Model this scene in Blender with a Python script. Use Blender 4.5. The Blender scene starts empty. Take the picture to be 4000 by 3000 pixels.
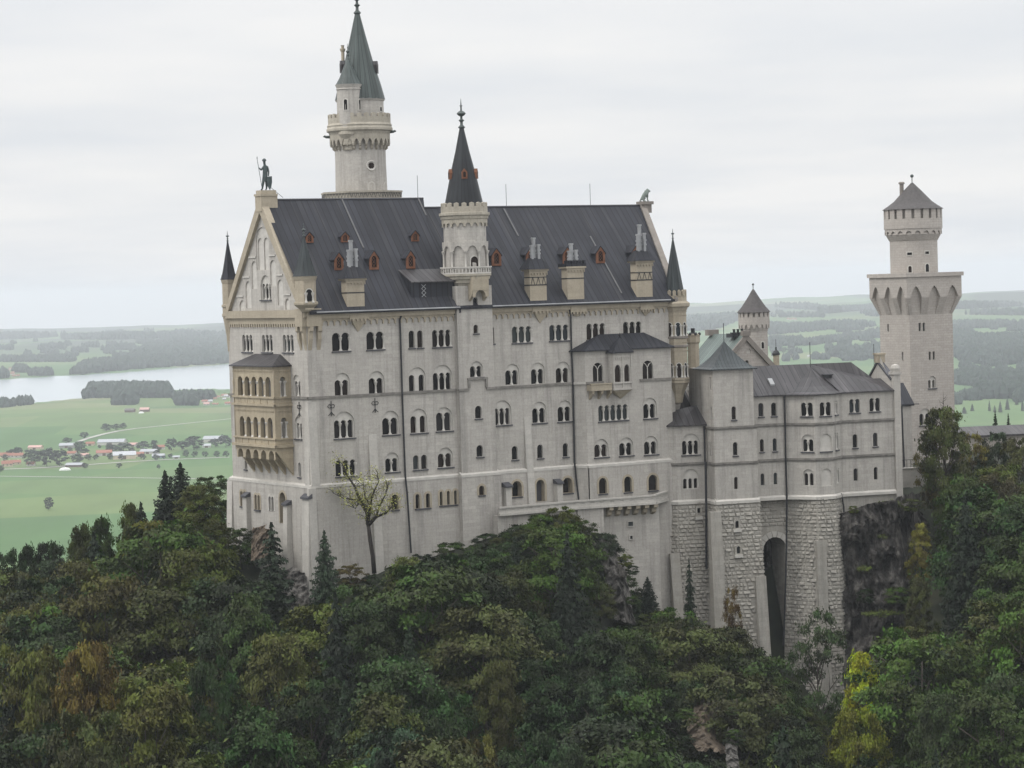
import bpy, bmesh, math, random
from mathutils import Vector, Matrix, noise
from mathutils.geometry import tessellate_polygon
random.seed(7)
R = math.radians
S = bpy.context.scene
C = S.collection
# ------------------------------------------------------------ camera, light, exposure
F, ROLL, PITCH, ZC = 10000.0, 0.030, 0.0395, 200.0      # focal length in photo pixels (4000 x 3000), roll, pitch, camera height
FW = Vector((0, math.cos(PITCH), -math.sin(PITCH)))
UPV = Vector((0, math.sin(PITCH), math.cos(PITCH)))
XC = Vector((1, 0, 0)) * math.cos(ROLL) - UPV * math.sin(ROLL)
YC = Vector((1, 0, 0)) * math.sin(ROLL) + UPV * math.cos(ROLL)
cam_d = bpy.data.cameras.new('camera'); cam = bpy.data.objects.new('camera', cam_d); C.objects.link(cam)
cam_d.sensor_width = 36.0; cam_d.lens = 36.0 * F / 4000.0; cam_d.clip_start = 1.0; cam_d.clip_end = 90000.0
cam.matrix_world = Matrix(((XC.x, YC.x, -FW.x, 0), (XC.y, YC.y, -FW.y, 0), (XC.z, YC.z, -FW.z, ZC), (0, 0, 0, 1)))
S.camera = cam
SUN_EL, SUN_AZ = R(50), R(248)                           # azimuth clockwise from +Y: the light comes from the left, behind the camera
world = bpy.data.worlds.new('World'); S.world = world; world.use_nodes = True
wn, wl = world.node_tree.nodes, world.node_tree.links
wn.clear()
def wnode(t, **k):
    n = wn.new(t)
    for a, v in k.items(): setattr(n, a, v)
    return n
sky = wnode('ShaderNodeTexSky', sky_type='NISHITA', sun_disc=False, sun_elevation=SUN_EL, sun_rotation=SUN_AZ)
sky.air_density = 1.0; sky.dust_density = 2.0
tc = wnode('ShaderNodeTexCoord')
sep = wnode('ShaderNodeSeparateXYZ'); wl.new(tc.outputs['Generated'], sep.inputs[0])
zc = wnode('ShaderNodeMath', operation='MAXIMUM'); wl.new(sep.outputs[2], zc.inputs[0]); zc.inputs[1].default_value = 0.0
zo = wnode('ShaderNodeMath', operation='ADD'); wl.new(zc.outputs[0], zo.inputs[0]); zo.inputs[1].default_value = 0.09
dx = wnode('ShaderNodeMath', operation='DIVIDE'); wl.new(sep.outputs[0], dx.inputs[0]); wl.new(zo.outputs[0], dx.inputs[1])
dy = wnode('ShaderNodeMath', operation='DIVIDE'); wl.new(sep.outputs[1], dy.inputs[0]); wl.new(zo.outputs[0], dy.inputs[1])
cmb = wnode('ShaderNodeCombineXYZ'); wl.new(dx.outputs[0], cmb.inputs[0]); wl.new(dy.outputs[0], cmb.inputs[1])
nz = wnode('ShaderNodeTexNoise'); nz.inputs['Scale'].default_value = 0.7; nz.inputs['Detail'].default_value = 5; nz.inputs['Roughness'].default_value = 0.5
wl.new(cmb.outputs[0], nz.inputs['Vector'])
rmp = wnode('ShaderNodeValToRGB'); wl.new(nz.outputs[0], rmp.inputs[0])
rmp.color_ramp.elements[0].position = 0.34; rmp.color_ramp.elements[0].color = (0.81, 0.835, 0.87, 1)
rmp.color_ramp.elements[1].position = 0.62; rmp.color_ramp.elements[1].color = (0.95, 0.945, 0.94, 1)
zsq = wnode('ShaderNodeMath', operation='MULTIPLY'); wl.new(zc.outputs[0], zsq.inputs[0]); wl.new(zc.outputs[0], zsq.inputs[1])
zen = wnode('ShaderNodeMath', operation='MULTIPLY_ADD'); wl.new(zsq.outputs[0], zen.inputs[0]); zen.inputs[1].default_value = 26.0; zen.inputs[2].default_value = 9.6
scl = wnode('ShaderNodeVectorMath', operation='SCALE'); wl.new(rmp.outputs[0], scl.inputs[0]); wl.new(zen.outputs[0], scl.inputs['Scale'])
mixs = wnode('ShaderNodeMixRGB'); mixs.inputs[0].default_value = 0.95
wl.new(sky.outputs[0], mixs.inputs[1]); wl.new(scl.outputs[0], mixs.inputs[2])
bg = wnode('ShaderNodeBackground'); bg.inputs['Strength'].default_value = 0.1; wl.new(mixs.outputs[0], bg.inputs[0])
wo = wnode('ShaderNodeOutputWorld'); wl.new(bg.outputs[0], wo.inputs[0])
sun_d = bpy.data.lights.new('sun', 'SUN'); sun = bpy.data.objects.new('sun', sun_d); C.objects.link(sun)
sun_d.energy = 1.4; sun_d.angle = R(14); sun_d.color = (1.0, 0.97, 0.92)
sd = Vector((math.sin(SUN_AZ) * math.cos(SUN_EL), math.cos(SUN_AZ) * math.cos(SUN_EL), math.sin(SUN_EL)))
sun.rotation_euler = sd.to_track_quat('Z', 'Y').to_euler(); sun.location = (0, 0, 600)
S.view_settings.view_transform = 'Standard'; S.view_settings.look = 'None'; S.view_settings.gamma = 1.0
S.view_settings.exposure = 0.0; S.view_settings.use_curve_mapping = False
S.render.engine = 'CYCLES'
S.cycles.use_denoising = True; S.cycles.max_bounces = 6; S.cycles.diffuse_bounces = 3; S.cycles.glossy_bounces = 2
S.cycles.volume_bounces = 0; S.cycles.transparent_max_bounces = 4; S.cycles.caustics_reflective = False; S.cycles.caustics_refractive = False
HAZE = 0.70e-4

# ------------------------------------------------------------ measuring: photo pixel -> point on a known plane
def ray(px, py): return FW + XC * ((px - 2000) / F) + YC * ((1500 - py) / F)
def at(px, py, D):
    r = ray(px, py); p = r * (D / r.y); return Vector((p.x, p.y, p.z + ZC))
def proj(p):
    v = Vector(p) - Vector((0, 0, ZC)); d = v.dot(FW); return 2000 + F * v.dot(XC) / d, 1500 - F * v.dot(YC) / d
def zm(x0, y0, s): return lambda x, y: (x0 + x * s, y0 + y * s)
z1 = zm(800, 0, .5425); z2 = zm(800, 750, .4069); z3 = zm(1600, 700, .4973); z4 = zm(2500, 1000, .5425)
z5 = zm(800, 1300, .4521); z6 = zm(1700, 1300, .4521); z7 = zm(2500, 1700, .4973); z8 = zm(3200, 600, .3617)
zg = zm(3200, 1100, .4822); zb = zm(860, 1300, .3617); zh = zm(2600, 1050, .27125)

class Frame:
    """vertical plane through O: u runs to the right as seen from outside, d is the distance out of the wall"""
    def __init__(s, O, a):
        s.O = Vector((O[0], O[1])); s.u = Vector((math.cos(a), math.sin(a))); s.n = Vector((math.sin(a), -math.cos(a))); s.a = a; s.holes = []
    def P(s, u, z, d=0.0):
        q = s.O + s.u * u + s.n * d; return Vector((q.x, q.y, z))
    def px(s, px, py, d=0.0):
        r = ray(px, py); o = s.O + s.n * d; n = s.n
        t = (o.x * n.x + o.y * n.y) / (r.x * n.x + r.y * n.y); q = Vector((r.x * t, r.y * t)) - s.O
        return q.dot(s.u), r.z * t + ZC
    def box(s, x0, y0, x1, y1, d=0.0):
        cx, cy = (x0 + x1) / 2, (y0 + y1) / 2
        return s.px(x0, cy, d)[0], s.px(x1, cy, d)[0], s.px(cx, y1, d)[1], s.px(cx, y0, d)[1]
    def off(s, d, u=0.0):
        p = s.P(u, 0, d); return Frame((p.x, p.y), s.a)
    def sub(s, u, d, da):
        p = s.P(u, 0, d); return Frame((p.x, p.y), s.a + da)

class Ring:
    """the same mapping on a cylinder: u is arc length from the direction facing the camera"""
    def __init__(s, c, r, a0=-math.pi / 2): s.c = c; s.r = r; s.a0 = a0; s.holes = []
    def P(s, u, z, d=0.0):
        a = s.a0 + u / s.r; return Vector((s.c[0] + math.cos(a) * (s.r + d), s.c[1] + math.sin(a) * (s.r + d), z))

class Axis:
    """a vertical tower axis measured from the photo: z(py) gives heights, w(n) turns pixels into metres"""
    def __init__(s, px, py, D): p = at(px, py, D); s.x, s.y = p.x, p.y; s.c = (p.x, p.y)
    def z(s, py):
        px = 2000 + F * s.x / s.y
        for _ in range(4):
            r = ray(px, py); px += (s.x - r.x * s.y / r.y) * F / s.y
        r = ray(px, py); return r.z * s.y / r.y + ZC
    def w(s, n): return n * s.y / F

# ------------------------------------------------------------ mesh building
class MB:
    def __init__(s): s.v = []; s.f = []
    def add(s, vs, fs):
        b = len(s.v); s.v += [tuple(v) for v in vs]; s.f += [tuple(i + b for i in f) for f in fs]; return s
    def poly(s, *p): return s.add(p, [tuple(range(len(p)))])
    def box(s, fr, u0, u1, z0, z1, d0, d1):
        P = fr.P
        return s.add([P(u0, z0, d0), P(u1, z0, d0), P(u1, z0, d1), P(u0, z0, d1), P(u0, z1, d0), P(u1, z1, d0), P(u1, z1, d1), P(u0, z1, d1)],
                     [(0, 3, 2, 1), (4, 5, 6, 7), (3, 7, 6, 2), (0, 1, 5, 4), (0, 4, 7, 3), (1, 2, 6, 5)])
    def hexa(s, a, b):                                   # two quads (lists of 4 points), joined
        return s.add(list(a) + list(b), [(3, 2, 1, 0), (4, 5, 6, 7), (0, 1, 5, 4), (1, 2, 6, 5), (2, 3, 7, 6), (3, 0, 4, 7)])
    def extr(s, pts, off):                               # a planar outline given thickness
        n = len(pts); off = Vector(off)
        return s.add(list(pts) + [Vector(p) + off for p in pts],
                     [tuple(range(n))[::-1], tuple(range(n, 2 * n))] + [(i, (i + 1) % n, (i + 1) % n + n, i + n) for i in range(n)])
    def lathe(s, c, prof, n=16, a0=0.0, cap=True, arc=2 * math.pi):
        full = abs(arc - 2 * math.pi) < 1e-6; m = n if full else n + 1; vs = []; fs = []
        for r, z in prof:
            for i in range(m):
                a = a0 + arc * i / n; vs.append((c[0] + r * math.cos(a), c[1] + r * math.sin(a), z))
        for k in range(len(prof) - 1):
            for i in range(n):
                j = (i + 1) % m; fs.append((k * m + i, k * m + j, (k + 1) * m + j, (k + 1) * m + i))
        if cap and full:
            if prof[0][0] > 1e-3: fs.append(tuple(range(m))[::-1])
            if prof[-1][0] > 1e-3: fs.append(tuple(range((len(prof) - 1) * m, len(prof) * m)))
        return s.add(vs, fs)
    def tube(s, pts, r, n=6, r1=None):
        pts = [Vector(p) for p in pts]; L = len(pts); vs = []; fs = []
        for i, p in enumerate(pts):
            t = (pts[min(i + 1, L - 1)] - pts[max(i - 1, 0)]).normalized()
            a = t.cross(Vector((0, 0, 1)) if abs(t.z) < .9 else Vector((1, 0, 0))).normalized(); b = t.cross(a)
            rr = r if r1 is None else r + (r1 - r) * i / (L - 1)
            for k in range(n):
                q = 2 * math.pi * k / n; vs.append(p + a * (rr * math.cos(q)) + b * (rr * math.sin(q)))
        for i in range(L - 1):
            for k in range(n): fs.append((i * n + k, i * n + (k + 1) % n, (i + 1) * n + (k + 1) % n, (i + 1) * n + k))
        fs.append(tuple(range(n))[::-1]); fs.append(tuple(range((L - 1) * n, L * n)))
        return s.add(vs, fs)
    def ball(s, c, r, n=8):
        return s.lathe((c[0], c[1]), [(r * math.sin(math.pi * k / 6) + 1e-4, c[2] - r * math.cos(math.pi * k / 6)) for k in range(7)], n)
    def face(s, fr, outer, holes, d=0.0):                # a flat wall with openings
        loops = [[Vector((u, z, 0)) for u, z in l] for l in [outer] + list(holes)]
        flat = [p for l in loops for p in l]
        tri = tessellate_polygon(loops)
        return s.add([fr.P(p.x, p.y, d) for p in flat], [tuple(t) for t in tri])
    def reveal(s, fr, loop, d0, d1, open_bottom=False):
        n = len(loop); vs = [fr.P(u, z, d0) for u, z in loop] + [fr.P(u, z, d1) for u, z in loop]
        return s.add(vs, [(i, (i + 1) % n, (i + 1) % n + n, i + n) for i in range(n)])
    def build(s, name, mat, parent=None, smooth=None, loc=None):
        me = bpy.data.meshes.new(name); rt = parent
        while rt is not None and rt.parent is not None: rt = rt.parent
        o0 = Vector(rt.location) if rt is not None else (Vector(loc) if loc is not None else Vector((0, 0, 0)))
        me.from_pydata([Vector(v) - o0 for v in s.v], [], s.f); me.update()
        uv = me.uv_layers.new(name='UVMap').data; vv = s.v
        for p in me.polygons:
            nn = p.normal
            if abs(nn.z) > .985: t, w = Vector((1, 0, 0)), Vector((0, 1, 0))
            else:
                t = Vector((-nn.y, nn.x, 0)).normalized(); w = nn.cross(t)
                if w.z < 0: w = -w
                if t.x < -1e-4 or (abs(t.x) < 1e-4 and t.y < 0): t = -t
            for li in p.loop_indices:
                q = Vector(vv[me.loops[li].vertex_index]); uv[li].uv = (q.dot(t), q.dot(w))
        me.materials.append(mat)
        if smooth is not None:
            me.shade_smooth(); me.set_sharp_from_angle(angle=R(smooth))
        o = bpy.data.objects.new(name, me); C.objects.link(o)
        if parent is not None: o.parent = parent
        elif loc is not None: o.location = loc
        return o

def tag(o, label=None, cat=None, group=None, kind=None):
    if label: o['label'] = label
    if cat: o['category'] = cat
    if group: o['group'] = group
    if kind: o['kind'] = kind
    return o
def thing(name, label, cat, loc, group=None):
    o = bpy.data.objects.new(name, None); C.objects.link(o); o.location = loc; o.empty_display_size = .5
    return tag(o, label, cat, group)
def copy_tree(o, parent=None):
    c = o.copy(); C.objects.link(c); c.parent = parent
    for ch in o.children: copy_tree(ch, c)
    return c

def arch(u0, u1, z0, z1, n=8, pointed=False):
    w = (u1 - u0) / 2; c = (u0 + u1) / 2
    if pointed:
        zs = z1 - w * 1.6; pts = [(u0, z0), (u1, z0)]
        for i in range(n + 1): t = i / n; pts.append((u1 - w * (1 - math.cos(t * math.pi / 2)) ** 1.0 * 1.0, zs + (z1 - zs) * math.sin(t * math.pi / 2) ** 1.15))
        for i in range(n - 1, -1, -1): t = i / n; pts.append((u0 + w * (1 - math.cos(t * math.pi / 2)), zs + (z1 - zs) * math.sin(t * math.pi / 2) ** 1.15))
        return pts
    zs = z1 - w; pts = [(u0, z0), (u1, z0)]
    for i in range(n + 1): a = math.pi * i / n; pts.append((c + w * math.cos(a), zs + w * math.sin(a)))
    return pts
def grow(loop, u0, u1, z0, z1, g): return arch(u0 - g, u1 + g, z0, z1 + g)

def arcade(mb, fr, u0, u1, n, zbot, zspr, ztop, ratio, dep, d=0.0, pointed=False, soffit=True):
    """a band with n arch openings along its lower edge: front face, arch soffits, depth dep"""
    c = (u1 - u0) / n
    for k in range(n):
        a = u0 + k * c; p = c * (1 - ratio) / 2; w = c * ratio / 2; m = a + c / 2
        xs = [(a, zbot), (a + p, zbot), (a + p, zspr)]
        for i in range(1, 8):
            t = math.pi * i / 8; h = w * (1.7 if pointed else 1.0)
            s_ = math.sin(t) if not pointed else 1 - abs(math.cos(t)) ** 1.6
            xs.append((m - w * math.cos(t), zspr + h * s_))
        xs += [(a + c - p, zspr), (a + c - p, zbot), (a + c, zbot)]
        for (ua, za), (ub, zb_) in zip(xs, xs[1:]):
            if abs(ub - ua) > 1e-5: mb.poly(fr.P(ua, za, d), fr.P(ub, zb_, d), fr.P(ub, ztop, d), fr.P(ua, ztop, d))
            if soffit: mb.poly(fr.P(ua, za, d), fr.P(ub, zb_, d), fr.P(ub, zb_, d - dep), fr.P(ua, za, d - dep))
    return mb
# ------------------------------------------------------------ materials
def mat(name):
    m = bpy.data.materials.new(name); m.use_nodes = True; nt = m.node_tree
    b = nt.nodes['Principled BSDF']; b.inputs['Specular IOR Level'].default_value = .3
    return m, nt, b
def N(nt, t, ins=None, **k):
    n = nt.nodes.new(t)
    for a, v in k.items(): setattr(n, a, v)
    for a, v in (ins or {}).items(): n.inputs[a].default_value = v
    return n
def L(nt, a, b): nt.links.new(a, b)
def rampn(nt, src, stops):
    r = N(nt, 'ShaderNodeValToRGB'); L(nt, src, r.inputs[0]); e = r.color_ramp.elements
    while len(e) < len(stops): e.new(.5)
    for i, (p, c) in enumerate(stops): e[i].position = p; e[i].color = (*c, 1) if len(c) == 3 else c
    return r
def mixc(nt, f, a, b, mode='MIX'):
    m = N(nt, 'ShaderNodeMixRGB', blend_type=mode)
    for i, x in enumerate((f, a, b)):
        if hasattr(x, 'is_linked') or hasattr(x, 'links'): L(nt, x, m.inputs[i])
        else: m.inputs[i].default_value = x if i == 0 else (*x, 1)
    return m.outputs[0]
def noise_(nt, vec, scale, detail=4, rough=.55):
    n = N(nt, 'ShaderNodeTexNoise', {'Scale': scale, 'Detail': detail, 'Roughness': rough}); L(nt, vec, n.inputs['Vector']); return n.outputs[0]
def mapp(nt, src, sc):
    m = N(nt, 'ShaderNodeMapping'); m.inputs['Scale'].default_value = sc; L(nt, src, m.inputs['Vector']); return m.outputs[0]

def plain(name, col, rough=.7, var=.18, scale=.8, metal=0.0):
    m, nt, b = mat(name); t = N(nt, 'ShaderNodeTexCoord')
    n = noise_(nt, t.outputs['Object'], scale, 5)
    r = rampn(nt, n, [(.3, [c * (1 - var) for c in col]), (.7, [min(1, c * (1 + var)) for c in col])])
    L(nt, r.outputs[0], b.inputs['Base Color']); b.inputs['Roughness'].default_value = rough; b.inputs['Metallic'].default_value = metal
    return m
def masonry(name, col, bw=1.0, rh=.42, joint=.012, jdark=.72, var=.09, stain=.2, bump=.25, rough=.85, warm=None):
    m, nt, b = mat(name); t = N(nt, 'ShaderNodeTexCoord'); uv = t.outputs['UV']; ob = t.outputs['Object']
    br = N(nt, 'ShaderNodeTexBrick', {'Scale': 1.0, 'Mortar Size': joint, 'Mortar Smooth': .3, 'Brick Width': bw, 'Row Height': rh, 'Bias': 0.0})
    br.inputs['Color1'].default_value = (*[c * (1 - var) for c in col], 1); br.inputs['Color2'].default_value = (*[min(1, c * (1 + var)) for c in col], 1)
    br.inputs['Mortar'].default_value = (*[c * jdark for c in col], 1); L(nt, uv, br.inputs['Vector'])
    big = noise_(nt, ob, .16, 5, .6)
    c1 = mixc(nt, rampn(nt, big, [(.35, (0, 0, 0)), (.75, (1, 1, 1))]).outputs[0], br.outputs['Color'], warm or [c * .86 for c in col])
    st = noise_(nt, mapp(nt, ob, (1.0, 1.0, .07)), .9, 5, .65)                     # rain streaks
    sf = rampn(nt, st, [(.50, (0, 0, 0)), (.78, (stain, stain, stain))])
    c2 = mixc(nt, sf.outputs[0], c1, [col[0] * .42, col[1] * .42, col[2] * .43])
    st2 = noise_(nt, mapp(nt, ob, (3.2, 3.2, .16)), 1.0, 5, .7); c2 = mixc(nt, rampn(nt, st2, [(.52, (0, 0, 0)), (.8, (stain * .7, stain * .7, stain * .7))]).outputs[0], c2, [c * .5 for c in col])
    pl = noise_(nt, mapp(nt, ob, (1, 1, .5)), .42, 6, .7); c2 = mixc(nt, rampn(nt, pl, [(.55, (0, 0, 0)), (.72, (.3, .3, .3))]).outputs[0], c2, [min(1, c * 1.22) for c in col])
    fine = noise_(nt, ob, 5.0, 4)
    c3 = mixc(nt, .16, c2, rampn(nt, fine, [(.3, (.25, .25, .25)), (.7, (.8, .8, .8))]).outputs[0], 'OVERLAY')
    L(nt, c3, b.inputs['Base Color']); b.inputs['Roughness'].default_value = rough
    bp = N(nt, 'ShaderNodeBump', {'Strength': bump, 'Distance': .05}); L(nt, br.outputs['Fac'], bp.inputs['Height']); bp.invert = True
    L(nt, bp.outputs[0], b.inputs['Normal'])
    return m
def seam_roof(name, col, pitch=.62, streak=(.16, .155, .16), sf=.35, rough=.45, line=.8):
    m, nt, b = mat(name); t = N(nt, 'ShaderNodeTexCoord'); uv = t.outputs['UV']; ob = t.outputs['Object']
    sp = N(nt, 'ShaderNodeSeparateXYZ'); L(nt, uv, sp.inputs[0])
    dv = N(nt, 'ShaderNodeMath', operation='DIVIDE'); L(nt, sp.outputs[0], dv.inputs[0]); dv.inputs[1].default_value = pitch
    fr = N(nt, 'ShaderNodeMath', operation='FRACT'); L(nt, dv.outputs[0], fr.inputs[0])
    fl = N(nt, 'ShaderNodeMath', operation='FLOOR'); L(nt, dv.outputs[0], fl.inputs[0])
    wn_ = N(nt, 'ShaderNodeTexWhiteNoise', noise_dimensions='1D'); L(nt, fl.outputs[0], wn_.inputs['W'])
    tone = rampn(nt, wn_.outputs[0], [(0, [c * .82 for c in col]), (1, [c * 1.2 for c in col])])
    stn = noise_(nt, mapp(nt, uv, (1.3, .06, 1)), 1.0, 5, .6)
    c1 = mixc(nt, rampn(nt, stn, [(.52, (0, 0, 0)), (.75, (sf, sf, sf))]).outputs[0], tone.outputs[0], streak)
    big = noise_(nt, ob, .25, 4)
    c2 = mixc(nt, .5, c1, rampn(nt, big, [(.3, (.3, .3, .3)), (.7, (.7, .7, .7))]).outputs[0], 'OVERLAY')
    ln = N(nt, 'ShaderNodeMath', operation='LESS_THAN'); L(nt, fr.outputs[0], ln.inputs[0]); ln.inputs[1].default_value = .16
    lf = N(nt, 'ShaderNodeMath', operation='MULTIPLY'); L(nt, ln.outputs[0], lf.inputs[0]); lf.inputs[1].default_value = line
    c3 = mixc(nt, lf.outputs[0], c2, [c * .35 for c in col])
    L(nt, c3, b.inputs['Base Color']); b.inputs['Roughness'].default_value = rough; b.inputs['Specular IOR Level'].default_value = .2
    bp = N(nt, 'ShaderNodeBump', {'Strength': .5, 'Distance': .06}); L(nt, ln.outputs[0], bp.inputs['Height']); L(nt, bp.outputs[0], b.inputs['Normal'])
    return m
def leaf_mat(name):
    m, nt, b = mat(name); oi = N(nt, 'ShaderNodeObjectInfo'); at_ = N(nt, 'ShaderNodeAttribute', attribute_name='tone')
    hs = N(nt, 'ShaderNodeHueSaturation'); L(nt, oi.outputs['Color'], hs.inputs['Color'])
    h = N(nt, 'ShaderNodeMapRange', {'From Min': 0, 'From Max': 1, 'To Min': .475, 'To Max': .525}); L(nt, at_.outputs['Fac'], h.inputs[0]); L(nt, h.outputs[0], hs.inputs['Hue'])
    v = N(nt, 'ShaderNodeMapRange', {'From Min': 0, 'From Max': 1, 'To Min': .5, 'To Max': 1.65}); L(nt, at_.outputs['Fac'], v.inputs[0]); L(nt, v.outputs[0], hs.inputs['Value'])
    L(nt, hs.outputs[0], b.inputs['Base Color']); b.inputs['Roughness'].default_value = .6; b.inputs['Specular IOR Level'].default_value = .2
    tr = N(nt, 'ShaderNodeBsdfTranslucent'); L(nt, hs.outputs[0], tr.inputs[0]); mx = N(nt, 'ShaderNodeMixShader', {0: .06})
    L(nt, b.outputs[0], mx.inputs[1]); L(nt, tr.outputs[0], mx.inputs[2]); L(nt, mx.outputs[0], nt.nodes['Material Output'].inputs[0])
    return m
def rock_mat(name, cols, scale=.25, bump=1.0, moss=None):
    m, nt, b = mat(name); t = N(nt, 'ShaderNodeTexCoord'); ob = t.outputs['Object']
    n = noise_(nt, mapp(nt, ob, (1, 1, .35)), scale * 2, 8, .65)
    r = rampn(nt, n, [(.3, cols[0]), (.5, cols[1]), (.72, cols[2])]); c = r.outputs[0]
    if moss:
        g = N(nt, 'ShaderNodeNewGeometry'); s = N(nt, 'ShaderNodeSeparateXYZ'); L(nt, g.outputs['Normal'], s.inputs[0])
        ad = N(nt, 'ShaderNodeMath', operation='ADD'); L(nt, s.outputs[2], ad.inputs[0]); L(nt, noise_(nt, ob, .5, 5), ad.inputs[1])
        c = mixc(nt, rampn(nt, ad.outputs[0], [(1.05, (0, 0, 0)), (1.2, (1, 1, 1))]).outputs[0], c, moss)
    L(nt, c, b.inputs['Base Color']); b.inputs['Roughness'].default_value = .9
    n2 = noise_(nt, mapp(nt, ob, (1, 1, .5)), scale * 6, 8, .7)
    bp = N(nt, 'ShaderNodeBump', {'Strength': bump, 'Distance': .5}); L(nt, n2, bp.inputs['Height']); L(nt, bp.outputs[0], b.inputs['Normal'])
    return m

WALL = (.395, .373, .340)
M = {}
M['wall'] = masonry('grey limestone ashlar', WALL, 1.1, .42, stain=.75)
M['plinth'] = masonry('pale smooth ashlar', (.425, .405, .37), 1.6, .6, joint=.008, jdark=.85, stain=.3)
M['white'] = plain('pale dressed stone', (.445, .425, .39), .75, .12, 1.5)
M['beige'] = masonry('yellow sandstone', (.34, .297, .228), 1.2, .5, joint=.008, jdark=.85, var=.08, stain=.35, bump=.1, warm=(.295, .257, .195))
M['rust'] = masonry('rough block masonry', (.325, .308, .275), 1.1, .5, joint=.0, var=.2, stain=.5, bump=.0, warm=(.30, .28, .245))
M['smooth_base'] = masonry('smooth stained base stone', (.315, .30, .27), 1.4, .6, joint=.012, jdark=.75, var=.1, stain=.7, warm=(.28, .26, .225))
M['mortar'] = plain('block mortar', (.16, .155, .145), .95)
M['tower_stone'] = masonry('warm grey tower stone', (.38, .348, .315), .9, .36, joint=.03, jdark=.78, stain=.16)
M['roof'] = seam_roof('dark slate grey sheet roof', (.020, .021, .027), .80, (.062, .058, .058), .5, rough=.6)
M['roof_low'] = seam_roof('brown grey sheet roof', (.043, .040, .042), .8, (.15, .14, .14), .4)
M['copper'] = seam_roof('green copper roof', (.058, .070, .067), .5, (.11, .135, .13), .5)
M['copper_dark'] = seam_roof('dark green copper cone', (.034, .040, .042), .45, (.08, .10, .10), .45)
M['spire'] = seam_roof('near black spire sheet', (.022, .024, .027), .45, (.05, .055, .055), .4)
M['house_copper'] = seam_roof('pale green copper roof', (.10, .125, .115), .55, (.17, .20, .185), .5)
M['tile'] = plain('brown tower tiles', (.060, .055, .054), .7, .25, 2.5)
M['beige_warm'] = masonry('warm yellow sandstone', (.355, .302, .215), 1.2, .5, joint=.008, jdark=.85, var=.08, stain=.5, bump=.1, warm=(.30, .257, .19))
M['beige2'] = masonry('greyish yellow tower stone', (.35, .32, .265), 1.0, .45, joint=.01, jdark=.8, var=.1, stain=.6, bump=.15, warm=(.30, .275, .225))
M['bark_dark'] = plain('dark wet bark', (.024, .020, .017), .9, .35, 3.0)
M['course'] = plain('weathered grey stone courses', (.17, .16, .145), .85, .3, 1.5)
M['slate'] = plain('dark slate sills', (.055, .055, .062), .6)
def pane_mat():
    m, nt, b = mat('dark window glass'); oi = N(nt, 'ShaderNodeObjectInfo')
    r = rampn(nt, oi.outputs['Random'], [(0, (.006, .006, .007)), (.45, (.010, .009, .009)), (.72, (.022, .014, .011)), (.88, (.022, .027, .032)), (1, (.04, .045, .045))]); L(nt, r.outputs[0], b.inputs['Base Color']); b.inputs['Roughness'].default_value = .3; b.inputs['Specular IOR Level'].default_value = .08  # random pane tones: brown for frames, blue grey painted in for reflections
    return m
M['pane'] = pane_mat()
M['orange'] = plain('orange stained wood', (.15, .062, .032), .7, .2, 2.0)
M['iron'] = plain('black iron', (.018, .019, .022), .5)
M['flash'] = plain('dull grey flashing strip', (.10, .098, .10), .6)
M['lead'] = plain('pale lead flashing', (.27, .275, .28), .5)
M['bronze'] = plain('weathered bronze', (.055, .068, .065), .5, .35, 2.5)
M['lion_stone'] = plain('green grey lion stone', (.17, .20, .18), .8, .3, 2.0)
M['grey_brown'] = plain('grey brown surface', (.20, .18, .16), .9)  # one grey brown for copings, pedestal, chimney, dead trunk and door reveals
M['bark'] = plain('grey brown bark', (.055, .046, .038), .9, .35, 3.0)
M['leaf'] = leaf_mat('leaves')
M['rock'] = rock_mat('grey limestone rock', [(.022, .021, .02), (.19, .178, .162), (.42, .395, .36)], 1.1, 1.5)
M['rock_orange'] = rock_mat('ochre limestone rock', [(.045, .036, .028), (.30, .235, .17), (.46, .37, .28)], 1.3, 1.5)
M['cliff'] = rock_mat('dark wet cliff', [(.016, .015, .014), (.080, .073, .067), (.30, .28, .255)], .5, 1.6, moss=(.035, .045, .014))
# ------------------------------------------------------------ building parts
def column(parent, fr, u, z0, z1, d, r=.12, mname='white'):
    p = fr.P(u, 0, d); h = z1 - z0; mb = MB()
    q = r * 1.9
    mb.lathe(p, [(q, z0), (q, z0 + .10), (r * 1.35, z0 + .2), (r, z0 + .3), (r * .9, z1 - .48), (r * 1.1, z1 - .42), (q * .95, z1 - .16), (q, z1 - .14), (q, z1)], 8)
    return mb.build('column', M[mname], parent, smooth=50)

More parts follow.
